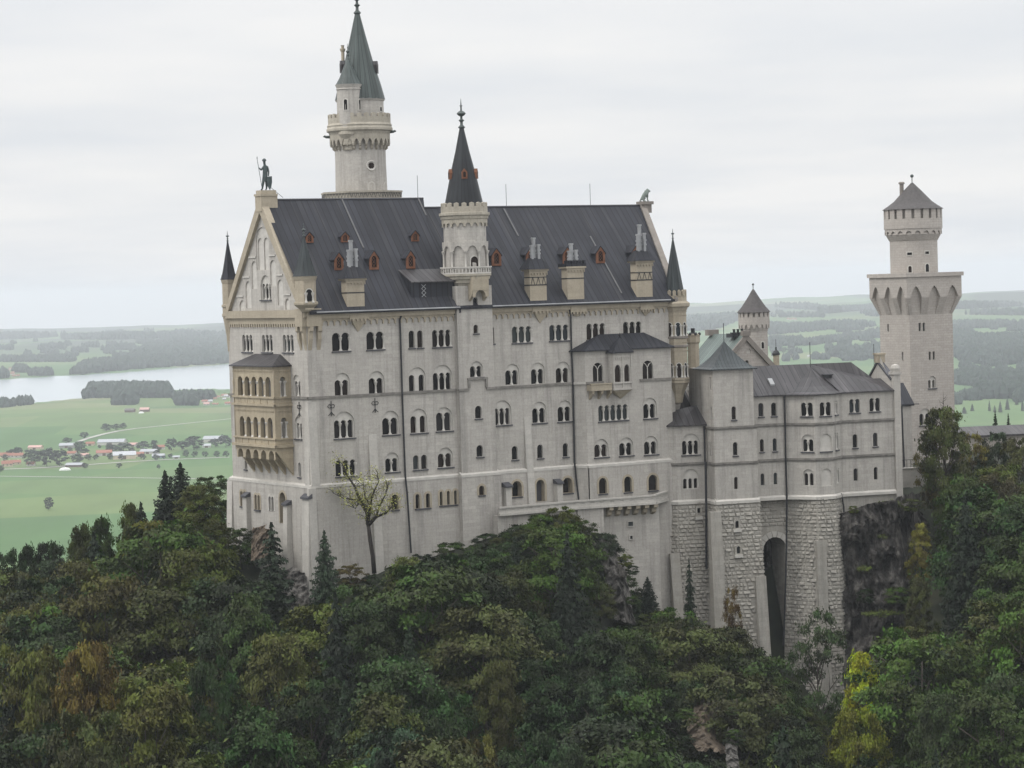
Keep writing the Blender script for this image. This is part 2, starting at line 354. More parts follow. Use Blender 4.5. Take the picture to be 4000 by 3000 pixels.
def window(root, fr, bx, kind='a', k=1, lf=.70, d=0.0, depth=.34, m=.13, mw=.22, surround=None, sill=True, cols=True, pointed=False, mname='white', edge=False, pane='pane', label=None, name=None):
    """kind a: k arched lights cut straight into the wall; n: k lights at the back of a shallow arched niche; b: blind niche with k panels; s: square lights"""
    u0, u1, z0, z1 = fr.box(*bx, d)
    if u1 < u0: u0, u1 = u1, u0
    zs = z0 + (.16 if sill else 0); W = u1 - u0; mb = MB()
    if kind in 'nb':
        out = arch(u0, u1, zs, z1, 10, pointed); fr.holes.append(out); dn = d - (.20 if kind == 'n' else .16)
        mb.reveal(fr, out, d, dn); a0, a1, zt, dl = u0 + m, u1 - m, zs + lf * (z1 - zs), dn
        if kind == 'b' and k == 0: mb.face(fr, out, [], dn)
    else: a0, a1, zt, dl = u0, u1, z1, d
    lights = []
    if k:
        if k == 1: mw = 0
        w = ((a1 - a0) - (k - 1) * mw) / k
        for i in range(k):
            l0 = a0 + i * (w + mw)
            lights.append([(l0, zs + .02), (l0 + w, zs + .02), (l0 + w, zt), (l0, zt)] if kind == 's' else arch(l0, l0 + w, zs + .02, zt, 6, pointed))
        cz = zt - w / 2; joined = cols and k > 1 and kind in 'an' and mw <= .5
        if joined:
            mw = min(mw, .16); w = ((a1 - a0) - (k - 1) * mw) / k; cz = zt - w / 2; loop = [(a0, zs + .02), (a1, zs + .02)]
            lights = [arch(a0 + i * (w + mw), a0 + i * (w + mw) + w, zs + .02, zt, 6) for i in range(k)]
            for l in lights[::-1]: loop += l[2:]
            spans = lights; lights = [loop]
        else: spans = lights
        if kind in 'nb': mb.face(fr, out, lights, dn)
        else: fr.holes.extend(lights)
        db = dl - (.14 if kind == 'b' else depth)
        if kind == 'b':
            for l in lights: mb.face(fr, l, [], db)
        for l in lights: mb.reveal(fr, l, dl, db)
    nm = name or ('blind_arch' if kind == 'b' else 'window')
    if surround:
        for l in ([out] if kind == 'n' else lights):
            us = [p[0] for p in l]; zz = [p[1] for p in l]; n = len(l); lo_ = (min(us), max(us), min(zz), max(zz))
            rim = arch(*lo_, n - 3); rim2 = arch(lo_[0] - .28, lo_[1] + .28, lo_[2], lo_[3] + .28, n - 3)
            for i in range(1, n): j = (i + 1) % n; mb.poly(fr.P(*rim[i], d + .05), fr.P(*rim[j], d + .05), fr.P(*rim2[j], d + .05), fr.P(*rim2[i], d + .05))
            mb.reveal(fr, rim2, d + .05, d - .02)
    w_ = mb.build(nm, M[surround or mname], root) if mb.v else None
    if w_ is None: return None
    if label: w_['label'] = label
    if k and kind != 'b':
        pm = MB()
        for l in lights: pm.poly(*[fr.P(u, z, dl - depth + .03) for u, z in l])
        pm.build('pane', M[pane], w_)
        if cols and k > 1:
            zsp = cz + .03
            ks = [spans[i][1][0] + mw / 2 for i in range(k - 1)]
            if edge and kind == 'n': ks = [a0 - m * .3] + ks + [a1 + m * .3]
            elif edge == 2: ks = ks + [a1 + .02]
            for uu in ks: column(w_, fr, uu, zs, zsp, dl - .06 if kind == 'n' else dl - .14, .115)
    if sill:
        sm = MB(); sm.box(fr, u0 - .1, u1 + .1, z0, z0 + .155, d - .2, d + .17); sm.build('sill', M['slate'], w_)
    return w_

def buttress(root, fr, u0, u1, zt, zb, dt, db, mname='plinth', cap=False, name='buttress'):
    P = fr.P; mb = MB()
    mb.hexa([P(u0, zb, -.3), P(u1, zb, -.3), P(u1, zb, db), P(u0, zb, db)], [P(u0, zt, -.3), P(u1, zt, -.3), P(u1, zt, dt), P(u0, zt, dt)])
    o = mb.build(name, M[mname], root)
    if cap:
        c = MB(); c.hexa([P(u0 - .12, zt, -.05), P(u1 + .12, zt, -.05), P(u1 + .12, zt - .1, dt + .2), P(u0 - .12, zt - .1, dt + .2)],
                         [P(u0 - .12, zt + .55, -.05), P(u1 + .12, zt + .55, -.05), P(u1 + .12, zt + .12, dt + .2), P(u0 - .12, zt + .12, dt + .2)])
        c.build('cap', M['slate'], o)
    return o

def merlons(mb, c, r, z0, z1, n, th=.3, ratio=.6, a0=0.0, round_=True):
    for i in range(n):
        a = a0 + 2 * math.pi * i / n; da = 2 * math.pi / n * ratio / 2; pts = []
        for rr in (r - th, r):
            for aa in (a - da, a + da): pts.append((c[0] + rr * math.cos(aa), c[1] + rr * math.sin(aa)))
        q = [pts[0], pts[1], pts[3], pts[2]]
        am = [((q[0][0] + q[1][0]) / 2, (q[0][1] + q[1][1]) / 2), ((q[2][0] + q[3][0]) / 2, (q[2][1] + q[3][1]) / 2)]
        zt = z1 - (z1 - z0) * .22
        mb.hexa([(*p, z0) for p in q], [(*p, zt) for p in q])
        mb.add([(*q[0], zt), (*q[1], zt), (*q[2], zt), (*q[3], zt), (*am[0], z1), (*am[1], z1)], [(0, 1, 4), (2, 3, 5), (1, 2, 5, 4), (3, 0, 4, 5)])
    return mb
def finial(root, c, zs, r0, mname='bronze'):
    """zs: base height, top height; a turned spike with two knobs"""
    z0, z1 = zs; h = z1 - z0
    prof = [(r0, z0), (r0 * 1.5, z0 + .04 * h), (r0 * .6, z0 + .12 * h), (r0 * .55, z0 + .22 * h), (r0 * 1.2, z0 + .27 * h), (r0 * .5, z0 + .32 * h), (r0 * .45, z0 + .40 * h),
            (r0 * 1.3, z0 + .44 * h), (r0 * 1.9, z0 + .50 * h), (r0 * 1.3, z0 + .56 * h), (r0 * .35, z0 + .60 * h), (r0 * .3, z0 + .74 * h), (r0 * .7, z0 + .76 * h), (r0 * .25, z0 + .78 * h), (.02, z1)]
    return MB().lathe(c, prof, 10).build('finial', M[mname], root, smooth=40)
def cone(root, c, prof, n, mname, name='roof', a0=0.0):
    return MB().lathe(c, prof, n, a0, cap=True).build(name, M[mname], root, smooth=25)
def slot(root, ring, u0, u1, z0, z1, arched=True, dep=.5, name='window'):
    """an opening in a round wall: dark pane set into a stone reveal that stands just proud of the curve"""
    l = arch(u0, u1, z0, z1, 6) if arched else [(u0, z0), (u1, z0), (u1, z1), (u0, z1)]
    g = arch(u0 - .14, u1 + .14, z0 - .14, z1 + .14, 6) if arched else [(u0 - .12, z0 - .12), (u1 + .12, z0 - .12), (u1 + .12, z1 + .12), (u0 - .12, z1 + .12)]
    mb = MB(); n = len(l)
    for i in range(n):
        j = (i + 1) % n; mb.poly(ring.P(*l[i], .07), ring.P(*l[j], .07), ring.P(*g[j], .07), ring.P(*g[i], .07))
    mb.reveal(ring, g, .07, -.1); mb.reveal(ring, l, .07, -.02)
    w = mb.build(name, M['white'], root); MB().poly(*[ring.P(u, z, .012) for u, z in l]).build('pane', M['pane'], w); return w
def ringwall(ring, mb, z0, z1, holes=(), n=48, d=0.0):
    """full round wall with rectangular/arched holes facing the viewer cut out of its strips"""
    mb.lathe(ring.c, [(ring.r + d, z0), (ring.r + d, z1)], n, cap=False)
    return mb
def rust(root, a, b, c, d_, bw=1.05, bh=.52, skip=(), name='rough_block_wall', seed=1, dep=.21):
    """rough block face on the quad a b c d (bottom left, bottom right, top right, top left, seen from outside): every block a chipped frustum"""
    rnd = random.Random(seed); a, b, c, d_ = map(Vector, (a, b, c, d_)); mb = MB()
    nn = (b - a).cross(d_ - a).normalized(); H = ((d_ - a).length + (c - b).length) / 2; W = ((b - a).length + (c - d_).length) / 2
    nr = max(1, round(H / bh)); bl = lambda s, t: (a * (1 - s) + b * s) * (1 - t) + (d_ * (1 - s) + c * s) * t
    mb.poly(a, b, c, d_)
    for j in range(nr):
        t0, t1 = j / nr, (j + 1) / nr; s = 0.0; first = True
        while s < 1 - 1e-4:
            w = bw * rnd.uniform(.5, 1.35) / W
            if first and j % 2: w *= .55
            first = False; e = min(1.0, s + w)
            if 1 - e < .35 * bw / W: e = 1.0
            zmid = bl((s + e) / 2, (t0 + t1) / 2)
            if not any(f(zmid) for f in skip):
                g = .045; gs, gt = g * 1.5 / W, g / H; p = dep * rnd.uniform(.35, 1.25)
                q0 = [bl(s + gs, t0 + gt), bl(e - gs, t0 + gt), bl(e - gs, t1 - gt), bl(s + gs, t1 - gt)]
                i_ = rnd.uniform(.05, .12); is_, it = i_ / W, i_ / H
                q1 = [bl(s + gs + is_, t0 + gt + it) + nn * p * rnd.uniform(.7, 1.2), bl(e - gs - is_, t0 + gt + it) + nn * p * rnd.uniform(.7, 1.2),
                      bl(e - gs - is_, t1 - gt - it) + nn * p * rnd.uniform(.5, 1.0), bl(s + gs + is_, t1 - gt - it) + nn * p * rnd.uniform(.5, 1.0)]
                mb.add(q0 + q1, [(0, 1, 5, 4), (1, 2, 6, 5), (2, 3, 7, 6), (3, 0, 4, 7), (4, 5, 6, 7)])
            s = e
    return mb.build(name, M['rust'], root)
def rod(root, p, h, r=.05): return MB().tube([p, (p[0], p[1], p[2] + h)], r, 5).build('lightning_rod', M['iron'], root)
# ------------------------------------------------------------ the palace: the long main building
LE = 53.2
TH = R(32.7); P0 = at(1205, 1500, 300)
Fa = Frame(P0, TH); Ga = Frame(P0, TH - math.pi / 2)
ZE, ZS, ZBAND, ZR1, ZR2, LEN, WID, ZBOT = 197.2, 187.2, 176.9, 210.85, 209.7, 55.8, 20.6, 150.0
pal = thing('castle_palace', 'long pale grey castle main building with steep dark roof, gabled end and many arched windows', 'castle building', Fa.P(LEN / 2, 165, -10))
# openings of the south front, read from the photo
FW_ = []
def w2(b): return (*z2(b[0], b[1]), *z2(b[2], b[3]))
def w3(b): return (*z3(b[0], b[1]), *z3(b[2], b[3]))
def w4(b): return (*z4(b[0], b[1]), *z4(b[2], b[3]))
def w5(b): return (*z5(b[0], b[1]), *z5(b[2], b[3]))
def w6(b): return (*z6(b[0], b[1]), *z6(b[2], b[3]))
def w7(b): return (*z7(b[0], b[1]), *z7(b[2], b[3]))
def wg(b): return (*zg(b[0], b[1]), *zg(b[2], b[3]))
FL = Fa.off(.35); FB = Fa.off(1.5); FBL = Fa.off(1.85); GLo = Ga.off(.35)
W = lambda fr, b, *a, **k: window(pal, fr, b, *a, **k)
for b in ((1222, 1350, 1392, 1540), (1552, 1340, 1720, 1525)): W(Fa, w2(b), 'a', 2, edge=2, mw=.42)
for b in ((1958, 1330, 2015, 1510), (2040, 1328, 2095, 1508)): W(Fa, w2(b), 'a', 1)
for b in ((178, 1182, 325, 1328), (805, 1155, 958, 1295), (1098, 1142, 1250, 1278), (1390, 1132, 1537, 1270), (1678, 1118, 1822, 1255)): W(Fa, w3(b), 'a', 3, edge=2, mw=.3)
W(Fa, w3((640, 1162, 665, 1302)), 'a', 1)
for b in ((1120, 345, 1255, 552), (1415, 330, 1553, 532)): W(Fa, w5(b), 'n', 2, sill=False)
W(Fa, w5((1762, 298, 1910, 512)), 'n', 2, cols=False, mw=.6, sill=False); W(Fa, w5((1970, 278, 2140, 500)), 'n', 3, sill=False, mw=.3)
for b in ((605, 268, 728, 450), (828, 257, 948, 442), (1042, 248, 1165, 432)): W(Fa, w6(b), 'n', 2, sill=False)
W(Fa, w5((1115, 680, 1295, 922)), 'n', 3, lf=.68, mw=.3); W(Fa, w5((1532, 672, 1680, 892)), 'n', 2, mw=.5); W(Fa, w5((1776, 655, 1922, 877)), 'n', 2, cols=False, mw=.5); W(Fa, w5((1998, 643, 2140, 860)), 'n', 2, lf=.78, mw=.5)
W(Fa, w6((505, 583, 658, 808)), 'n', 3, lf=.68, mw=.3)
for b in ((838, 595, 962, 790), (1058, 583, 1182, 777)): W(Fa, w6(b), 'n', 2, mw=.36)
W(Fa, w5((1130, 1098, 1305, 1250)), 'a', 3, mw=.35, edge=2); W(Fa, w5((1558, 1033, 1680, 1214)), 'n', 2); W(Fa, w5((2013, 990, 2145, 1174)), 'n', 2)
for b in ((1800, 1058, 1850, 1195), (1870, 1053, 1921, 1190)): W(Fa, w5(b), 'a', 1)
for b in ((662, 978, 715, 1108), (882, 965, 932, 1095), (1103, 953, 1150, 1083)): W(Fa, w6(b), 'a', 1)
W(FL, w5((1612, 1397, 1672, 1540)), 'a', 1, surround='beige'); W(FL, w5((1820, 1390, 1945, 1528)), 'a', 2, surround='beige', mw=.9, cols=False); W(FL, w5((2030, 1366, 2178, 1500)), 'a', 3, surround='beige', mw=.62, cols=False)
for b in ((664, 1280, 748, 1428), (1102, 1250, 1186, 1397)): W(FL, w6(b), 'a', 1, surround='beige', depth=1.0)
dr = W(FL, w6((874, 1268, 946, 1458)), 'a', 1, surround='beige', depth=.8, sill=False, pane='slate', label='arched stone doorway opening onto the terrace', name='door')
# bay on the right part of the front
for b in ((1375, 917, 1498, 1085), (1590, 903, 1713, 1072), (1805, 890, 1925, 1062)): W(FB, w6(b), 'n', 2)
W(FB, w6((1410, 622, 1665, 770)), 'a', 5, mw=.36, edge=2); W(FB, w6((1798, 560, 1915, 750)), 'n', 2)
for b in ((1362, 257, 1452, 422), (1792, 238, 1884, 406)):
    w_ = W(FB, w6(b), 'a', 1, sill=False, label='large round arched window with forked tracery'); u0, u1, za, zb_ = FB.box(*w6(b)); c = (u0 + u1) / 2; m = MB(); hw_ = (u1 - u0) / 2; m.tube([FB.P(c, za, -.12), FB.P(c, zb_ - hw_ * 1.1, -.12)], .07, 6)
    for s in (-1, 1): m.tube([FB.P(c, zb_ - hw_ * 1.1, -.12), FB.P(c + s * hw_ * .3, zb_ - hw_ * .6, -.12), FB.P(c + s * hw_ * .75, zb_ - hw_ * .3, -.12)], .05, 6)
    m.build('tracery', M['white'], w_)
for b in ((1414, 1253, 1482, 1402), (1632, 1240, 1698, 1388), (1842, 1225, 1918, 1373)): W(FBL, w6(b), 'a', 1, surround='beige')
# gable front
for b in ((360, 1370, 458, 1548), (550, 1370, 650, 1550), (750, 1370, 852, 1553)): W(Ga, w2(b), 'a', 3, mw=.42, edge=2)
W(Ga, w2((535, 798, 635, 1048)), 'n', 3, lf=.66, mw=.34)
for b in ((333, 1040, 385, 1150), (392, 855, 445, 1115), (449, 664, 500, 930), (627, 652, 682, 905), (698, 840, 752, 1090), (771, 1023, 815, 1130)): W(Ga, w2(b), 'b', 0, sill=False)
W(Ga, w2((490, 335, 614, 750)), 'b', 2, lf=.75, m=.2, sill=False, mw=.25)
W(Ga, w5((762, 362, 824, 552)), 'n', 2, sill=False); W(Ga, w5((778, 722, 838, 928)), 'n', 2)
for b in ((345, 1100, 366, 1190), (808, 1120, 830, 1258)): W(Ga, w5(b), 'a', 1)
for b in ((310, 1368, 355, 1512), (434, 1400, 478, 1540)): W(GLo, w5(b), 'a', 2, surround='beige', mw=.3, cols=False)
W(GLo, w5((555, 1415, 598, 1540)), 'a', 2, mw=.25, cols=False, sill=False, surround='white')
W(GLo, w5((650, 1378, 702, 1645)), 'a', 1, surround='beige', depth=.9, sill=False)

# loggia: two storeys of arcades on the gable front
LP = 2.3; GL = Ga.off(LP)
lo = pal
lu0, lu1 = GL.px(*zb(140, 520))[0], GL.px(*zb(578, 520))[0]
zy = lambda y: GL.px(*zb(540, y))[1]
SL = Frame(GL.P(lu1, 0)[:2], TH)
logg = MB(); ZO = []
ztop, zc0 = zy(357), zy(1235)
front_h, side_h, colz = [], [], []
for (yt, ysp, ysl, xs, sx) in ((478, 545, 700, ((190, 242), (262, 318), (338, 390), (412, 466), (488, 545)), (648, 705)), (918, 990, 1140, ((212, 262), (284, 332), (360, 408), (436, 486), (512, 566)), (660, 722))):
    zt_, zs_ = zy(yt), zy(ysl)
    uu = [(GL.px(*zb(a, ysp))[0], GL.px(*zb(b, ysp))[0]) for a, b in xs]
    for a, b in uu: front_h.append(arch(a, b, zs_, zt_, 8))
    for (a, b), (c, d_) in zip(uu, uu[1:]): colz.append(((b + c) / 2, zs_, zt_ - .55))
    sa, sb = SL.px(*zb(sx[0], ysp))[0], SL.px(*zb(sx[1], ysp))[0]
    side_h.append(arch(sa, sb, zs_, zt_, 8)); ZO.append(zs_)
for dd in (0, -.45):
    logg.face(GL, [(lu0, zc0), (lu1, zc0), (lu1, ztop), (lu0, ztop)], front_h, dd)
    logg.face(SL, [(0, zc0), (LP, zc0), (LP, ztop), (0, ztop)], side_h, dd)
for h in front_h: logg.reveal(GL, h, 0, -.45)
for h in side_h: logg.reveal(SL, h, 0, -.45)
logg.box(Ga, lu0, lu0 + .4, zc0, ztop, 0, LP)
for zf in ZO: logg.box(Ga, lu0 + .1, lu1 - .1, zf - 1.15, zf - .95, 0.02, LP - .1)
logg.box(Ga, lu0 + .1, lu1 - .1, ztop - .5, ztop - .3, 0.02, LP - .1)
LG = logg.build('loggia', M['beige_warm'], pal); LG['label'] = 'yellow sandstone loggia of two arcaded storeys'
for u, a, b in colz:
    column(LG, GL, u - .04, a, b, -.16, .16); column(LG, GL, u + .02, a, b, -.42, .13)
for k, (zs_, sh) in enumerate(zip(ZO, side_h)):
    us = sorted({p[0] for p in sh}); zt_ = max(p[1] for p in sh)
    column(LG, SL, us[-1] - .02, zs_, zt_ - .5, -.15, .13); column(LG, SL, us[0] + .05, zs_, zt_ - .5, -.15, .11)
mo = MB()
for y0, y1, o in ((690, 712, .16), (772, 796, .22), (1138, 1155, .16), (1212, 1240, .3), (362, 372, .12)):
    a, b = zy(y1), zy(y0); mo.box(GL, lu0 - o, lu1 + o, a, b, -.1, o); mo.box(SL, -o + .001, LP, a + .003, b - .003, -.1, o)
for i in range(7):
    u = lu0 + .15 + (lu1 - lu0 - .3) * i / 6
    for y0, y1 in ((712, 772), (1155, 1212)): mo.box(GL, u - .07, u + .07, zy(y1), zy(y0), -.05, .06)
mo.build('moulding', M['beige_warm'], LG)
fz = MB()
for y0, y1 in ((402, 432), (838, 862)):
    arcade(fz, GL, lu0 + .4, lu1 - .3, 26, zy(y1), zy(y1) + .08, zy(y0), .6, .06, .06); arcade(fz, SL, .3, LP - .1, 7, zy(y1), zy(y1) + .08, zy(y0), .6, .06, .06)
fz.build('frieze', M['beige_warm'], LG)
rf = MB(); o = .35
eL, eR, wR, wL = GL.P(lu0 - o, ztop, o), GL.P(lu1 + o, ztop, o), Ga.P(lu1 + o, ztop, 0), Ga.P(lu0 - o, ztop, 0)
rl, rr = Ga.px(*zb(380, 226)), Ga.px(*zb(650, 230)); rL, rR = Ga.P(*rl, .02), Ga.P(*rr, .02)
rf.poly(eL, eR, rR, rL); rf.poly(eR, wR, rR); rf.poly(wL, eL, rL)
dn = Vector((0, 0, -.14))
for a, b in ((eL, eR), (eR, wR), (wL, eL)): rf.poly(a, b, b + dn, a + dn)
rf.poly(eL + dn, eR + dn, wR + dn, wL + dn)
rf.build('roof', M['roof_low'], LG)
zcb = Ga.px(*zb(770, 1540))[1]
for i in range(6):
    u = lu0 + .05 + (lu1 - lu0 - .55) * i / 5
    pr = [(0, zc0), (LP, zc0), (LP, zc0 - .5)]
    for t in range(1, 6): q = t / 5; pr += [(LP * (1 - q) + .12, zc0 - .5 - (zc0 - .5 - zcb) * (q - .08)), (LP * (1 - q) * .98, zc0 - .5 - (zc0 - .5 - zcb) * q)]
    MB().extr([Ga.P(u, z, max(d_, .01)) for d_, z in pr], Ga.P(u + .5, 0, 0) - Ga.P(u, 0, 0)).build('corbel', M['beige_warm'], LG)
ab = MB(); arcade(ab, GL, lu0 + .3, lu1 - .25, 5, zc0 - 1.5, zc0 - 1.1, zc0, .66, 1.4, -.02); ab.build('corbel_arches', M['beige_warm'], LG)
MB().lathe(GL.P(lu0 - .15, 0, -.5), [(.1, zy(690)), (.55, zy(670)), (.4, zy(600)), (.5, zy(540)), (.3, zy(480)), (.45, zy(430)), (.35, zy(400)), (.5, zy(385)), (.1, zy(360))], 8).build('carved_figure', M['beige_warm'], LG, smooth=60)

for k, zs_ in enumerate(ZO):  # dark doors added on the back wall to darken the loggia openings
    for i in range(4):
        u = lu0 + 1.0 + i * (lu1 - lu0 - 2.0) / 3; h = arch(u - .5, u + .5, zs_ - .94, zs_ + 1.6, 6); Ga.holes.append(h); m = MB().reveal(Ga, h, 0, -.3); o_ = m.build('door', M['grey_brown'], LG); MB().poly(*[Ga.P(a, b, -.28) for a, b in h]).build('pane', M['pane'], o_)
# gable wall, trims
gz = Ga.holes
gw = MB().face(Ga, [(-WID, ZBAND), (0, ZBAND), (0, ZE), (-WID / 2, ZR1 - .3), (-WID, ZE)], gz)
gw.face(GLo, [(-WID - .35, ZBOT), (0.35, ZBOT), (0.35, ZBAND - .25), (-WID - .35, ZBAND - .25)], GLo.holes)
gw.build('gable_wall', M['wall'], pal)
# south wall
fwl = MB().face(Fa, [(0, ZBAND), (LE, ZBAND), (LE, ZE), (0, ZE)], Fa.holes)
fwl.face(FL, [(-.35, ZBOT), (37.6, ZBOT), (37.6, ZBAND - .25), (-.35, ZBAND - .25)], FL.holes)
fwl.build('south_wall', M['wall'], pal)
ot = MB(); P = Fa.P
ot.poly(P(0, ZBOT, -WID), P(LEN, ZBOT, -WID), P(LEN, ZE, -WID), P(0, ZE, -WID))
ot.poly(P(LE, ZBOT, 0), P(LEN, ZBOT, -WID), P(LEN, ZE, -WID), P(LEN - 1, ZR2, -WID / 2), P(LE, ZE, 0)); ot.build('rear_wall', M['wall'], pal)
# weathered ledge between plinth and wall
ld = MB()
def ledge(mb, fr, u0, u1, z, d0, d1, h=.3, slope=.28):
    P = fr.P; mb.hexa([P(u0, z - h, d0 - .3), P(u1, z - h, d0 - .3), P(u1, z - h, d1), P(u0, z - h, d1)], [P(u0, z + slope, d0 - .3), P(u1, z + slope, d0 - .3), P(u1, z, d1), P(u0, z, d1)])
ledge(ld, Fa, -.36, 20.3, ZBAND - .02, .02, .40); ledge(ld, Fa, 25.5, 37.5, ZBAND - .02, .02, .40); ledge(ld, Ga, -WID - .4, .36, ZBAND - .02, .02, .40); ledge(ld, FB, 38.1, 51.6, ZBAND - .02, .02, .40)
ld.build('plinth_ledge', M['white'], pal)
def course(mb, fr, u0, u1, z, h=.28, o=.2): mb.box(fr, u0, u1, z - h / 2, z + h / 2, -.1, o)
for a in ((Fa, -.2, 20.2, ZS), (Fa, 25.4, 37.5, ZS), (Ga, lu1 + .3, .195, ZS + .003), (Ga, -WID - .2, lu0, ZS + .003), (FB, 38.2, 41.0, ZS), (FB, 46.6, 51.5, ZS)):
    sc = MB(); course(sc, *a); sc.build('string_course', M['course'], pal)
# bay
bzt = FB.px(*z3(1400, 1345))[1]; BR = 51.6
CH = Frame(Fa.P(37.35, 0)[:2], TH - math.atan2(1.5, .95)); CHL = (1.5 ** 2 + .95 ** 2) ** .5
by = MB(); by.face(FB, [(38.3, ZBAND), (BR, ZBAND), (BR, bzt), (38.3, bzt)], FB.holes); by.face(FBL, [(38.25, ZBOT), (BR + .3, ZBOT), (BR + .3, ZBAND - .25), (38.25, ZBAND - .25)], FBL.holes)
by.face(CH, [(0, ZBAND), (CHL, ZBAND), (CHL, bzt), (0, bzt)], []); by.poly(CH.P(0, ZBOT, .33), CH.P(CHL + .15, ZBOT, .33), CH.P(CHL + .15, ZBAND - .25, .33), CH.P(0, ZBAND - .25, .33))
by.poly(FB.P(BR, ZBOT, 0), Fa.P(BR, ZBOT, 0), Fa.P(BR, bzt, 0), FB.P(BR, bzt, 0)); by.poly(FB.P(BR + .3, ZBOT, .35), Fa.P(BR + .3, ZBOT, 0), Fa.P(BR + .3, ZBAND, 0), FB.P(BR + .3, ZBAND, .35))
BAY = by.build('bay_wall', M['wall'], pal)
e1 = MB(); course(e1, CH, -.1, CHL + .1, ZS); ledge(e1, CH, 0, CHL + .1, ZBAND - .02, .02, .4); e1.build('moulding', M['white'], BAY)
br_ = MB(); A, B_, C_, D_ = Fa.P(36.9, bzt, 0), FB.P(38.0, bzt, .45), FB.P(BR + .3, bzt, .45), Fa.P(BR + .3, bzt, 0)
zr = bzt + 1.9; E_, G_ = Fa.P(41.5, zr, .02), Fa.P(48.5, zr, .02)
br_.poly(A, B_, E_); br_.poly(B_, C_, G_, E_); br_.poly(C_, D_, G_)
for a, b in ((A, B_), (B_, C_), (C_, D_)): br_.poly(a, b, b + dn, a + dn)
br_.poly(A + dn, B_ + dn, C_ + dn, D_ + dn); br_.build('bay_roof', M['roof'], BAY)
# oriel on the bay: five-sided box with pointed windows, balcony beside it
ou0, ou1 = FB.px(*z6(1525, 420), .9)[0], FB.px(*z6(1738, 420), .9)[0]
OF = FB.off(1.0); ozt = OF.px(*z6(1600, 165))[1]; ozb = OF.px(*z6(1600, 495))[1]
ob_ = MB(); oc = .75
of_holes = []
for b in ((1552, 275, 1604, 425), (1634, 272, 1680, 422)):
    u0, u1, za, zb_ = OF.box(*w6(b)); of_holes.append(arch(u0, u1, za, zb_, 6, True))
ob_.face(OF, [(ou0 + .2, ozb), (ou1 - oc, ozb), (ou1 - oc, ozt), (ou0 + .2, ozt)], of_holes)
for h in of_holes: ob_.reveal(OF, h, 0, -.3)
a1, a2 = FB.P(ou0, ozb, 0), FB.P(ou1, ozb, 0); q0, q1 = OF.P(ou0 + .2, ozb), OF.P(ou1 - oc, ozb); up_ = Vector((0, 0, ozt - ozb))
ob_.poly(a1, q0, q0 + up_, a1 + up_); ob_.poly(q1, a2, a2 + up_, q1 + up_)
ORI = ob_.build('oriel', M['wall'], pal)
pm = MB()
for h in of_holes: pm.poly(*[OF.P(u, z, -.25) for u, z in h])
pm.build('pane', M['pane'], ORI)
om = MB()
for x in (ou0 + .25, (ou0 + ou1 - .5) / 2, ou1 - oc - .05): om.box(OF, x - .1, x + .1, ozb, ozt, -.02, .12)
for z in (ozb + .12, ozt - .2, ozb + .92): om.box(OF, ou0 + .1, ou1 - oc + .1, z - .1, z + .1, -.02, .16)
arcade(om, OF, ou0 + .35, ou1 - oc - .1, 8, ozt - .95, ozt - .8, ozt - .3, .6, .06, .06)
om.build('moulding', M['wall'], ORI)
cr = MB(); ob3 = Vector((0, 0, -1.3)); cc = FB.P((ou0 + ou1) / 2, ozb - 1.15, .05)
for a, b in ((a1, q0), (q0, q1), (q1, a2)): cr.poly(a, b, b * .72 + cc * .28, a * .72 + cc * .28); cr.poly(b * .72 + cc * .28, a * .72 + cc * .28, a * .62 + cc * .38, b * .62 + cc * .38); cr.poly(b * .62 + cc * .38, a * .62 + cc * .38, cc)
cr.build('corbel', M['beige'], ORI)
orf = MB(); ap = FB.P((ou0 + ou1) / 2 + .1, ozt + 2.0, .1); ex = [FB.P(ou0 - .25, ozt, .1), OF.P(ou0, ozt, .35), OF.P(ou1 - oc + .15, ozt, .35), FB.P(ou1 + .3, ozt, .1)]
for a, b in zip(ex, ex[1:]): orf.poly(a, b, ap); orf.poly(a, b, b + dn, a + dn)
orf.poly(*[x + dn for x in ex]); orf.build('roof', M['roof'], ORI); finial(ORI, ap, (ap.z - .1, FB.px(*z3(1660, 1205))[1]), .14, 'iron')
bb = MB(); bu0 = FB.px(*z6(1345, 460), .9)[0]; zt_, zb_ = OF.px(*z6(1440, 436))[1], OF.px(*z6(1440, 500))[1]
bb.box(FB, bu0, ou0 - .02, zb_, zb_ + .25, .002, 1.0); bb.box(FB, bu0, ou0 - .02, zb_ + .25, zt_ - .15, .85, .97); bb.box(FB, bu0, bu0 + .12, zb_ + .25, zt_ - .15, .002, .84); bb.box(FB, bu0 - .06, ou0 - .02, zt_ - .15, zt_, .8, 1.05)
BALC = bb.build('small_balcony', M['beige'], pal)
for i in range(3):
    u = bu0 + .25 + i * (ou0 - bu0 - .5) / 2; MB().extr([FB.P(u, zb_, .002), FB.P(u, zb_, .9), FB.P(u, zb_ - .35, .85), FB.P(u, zb_ - 1.1, .002)], FB.P(u + .3, 0, 0) - FB.P(u, 0, 0)).build('corbel', M['beige'], BALC)

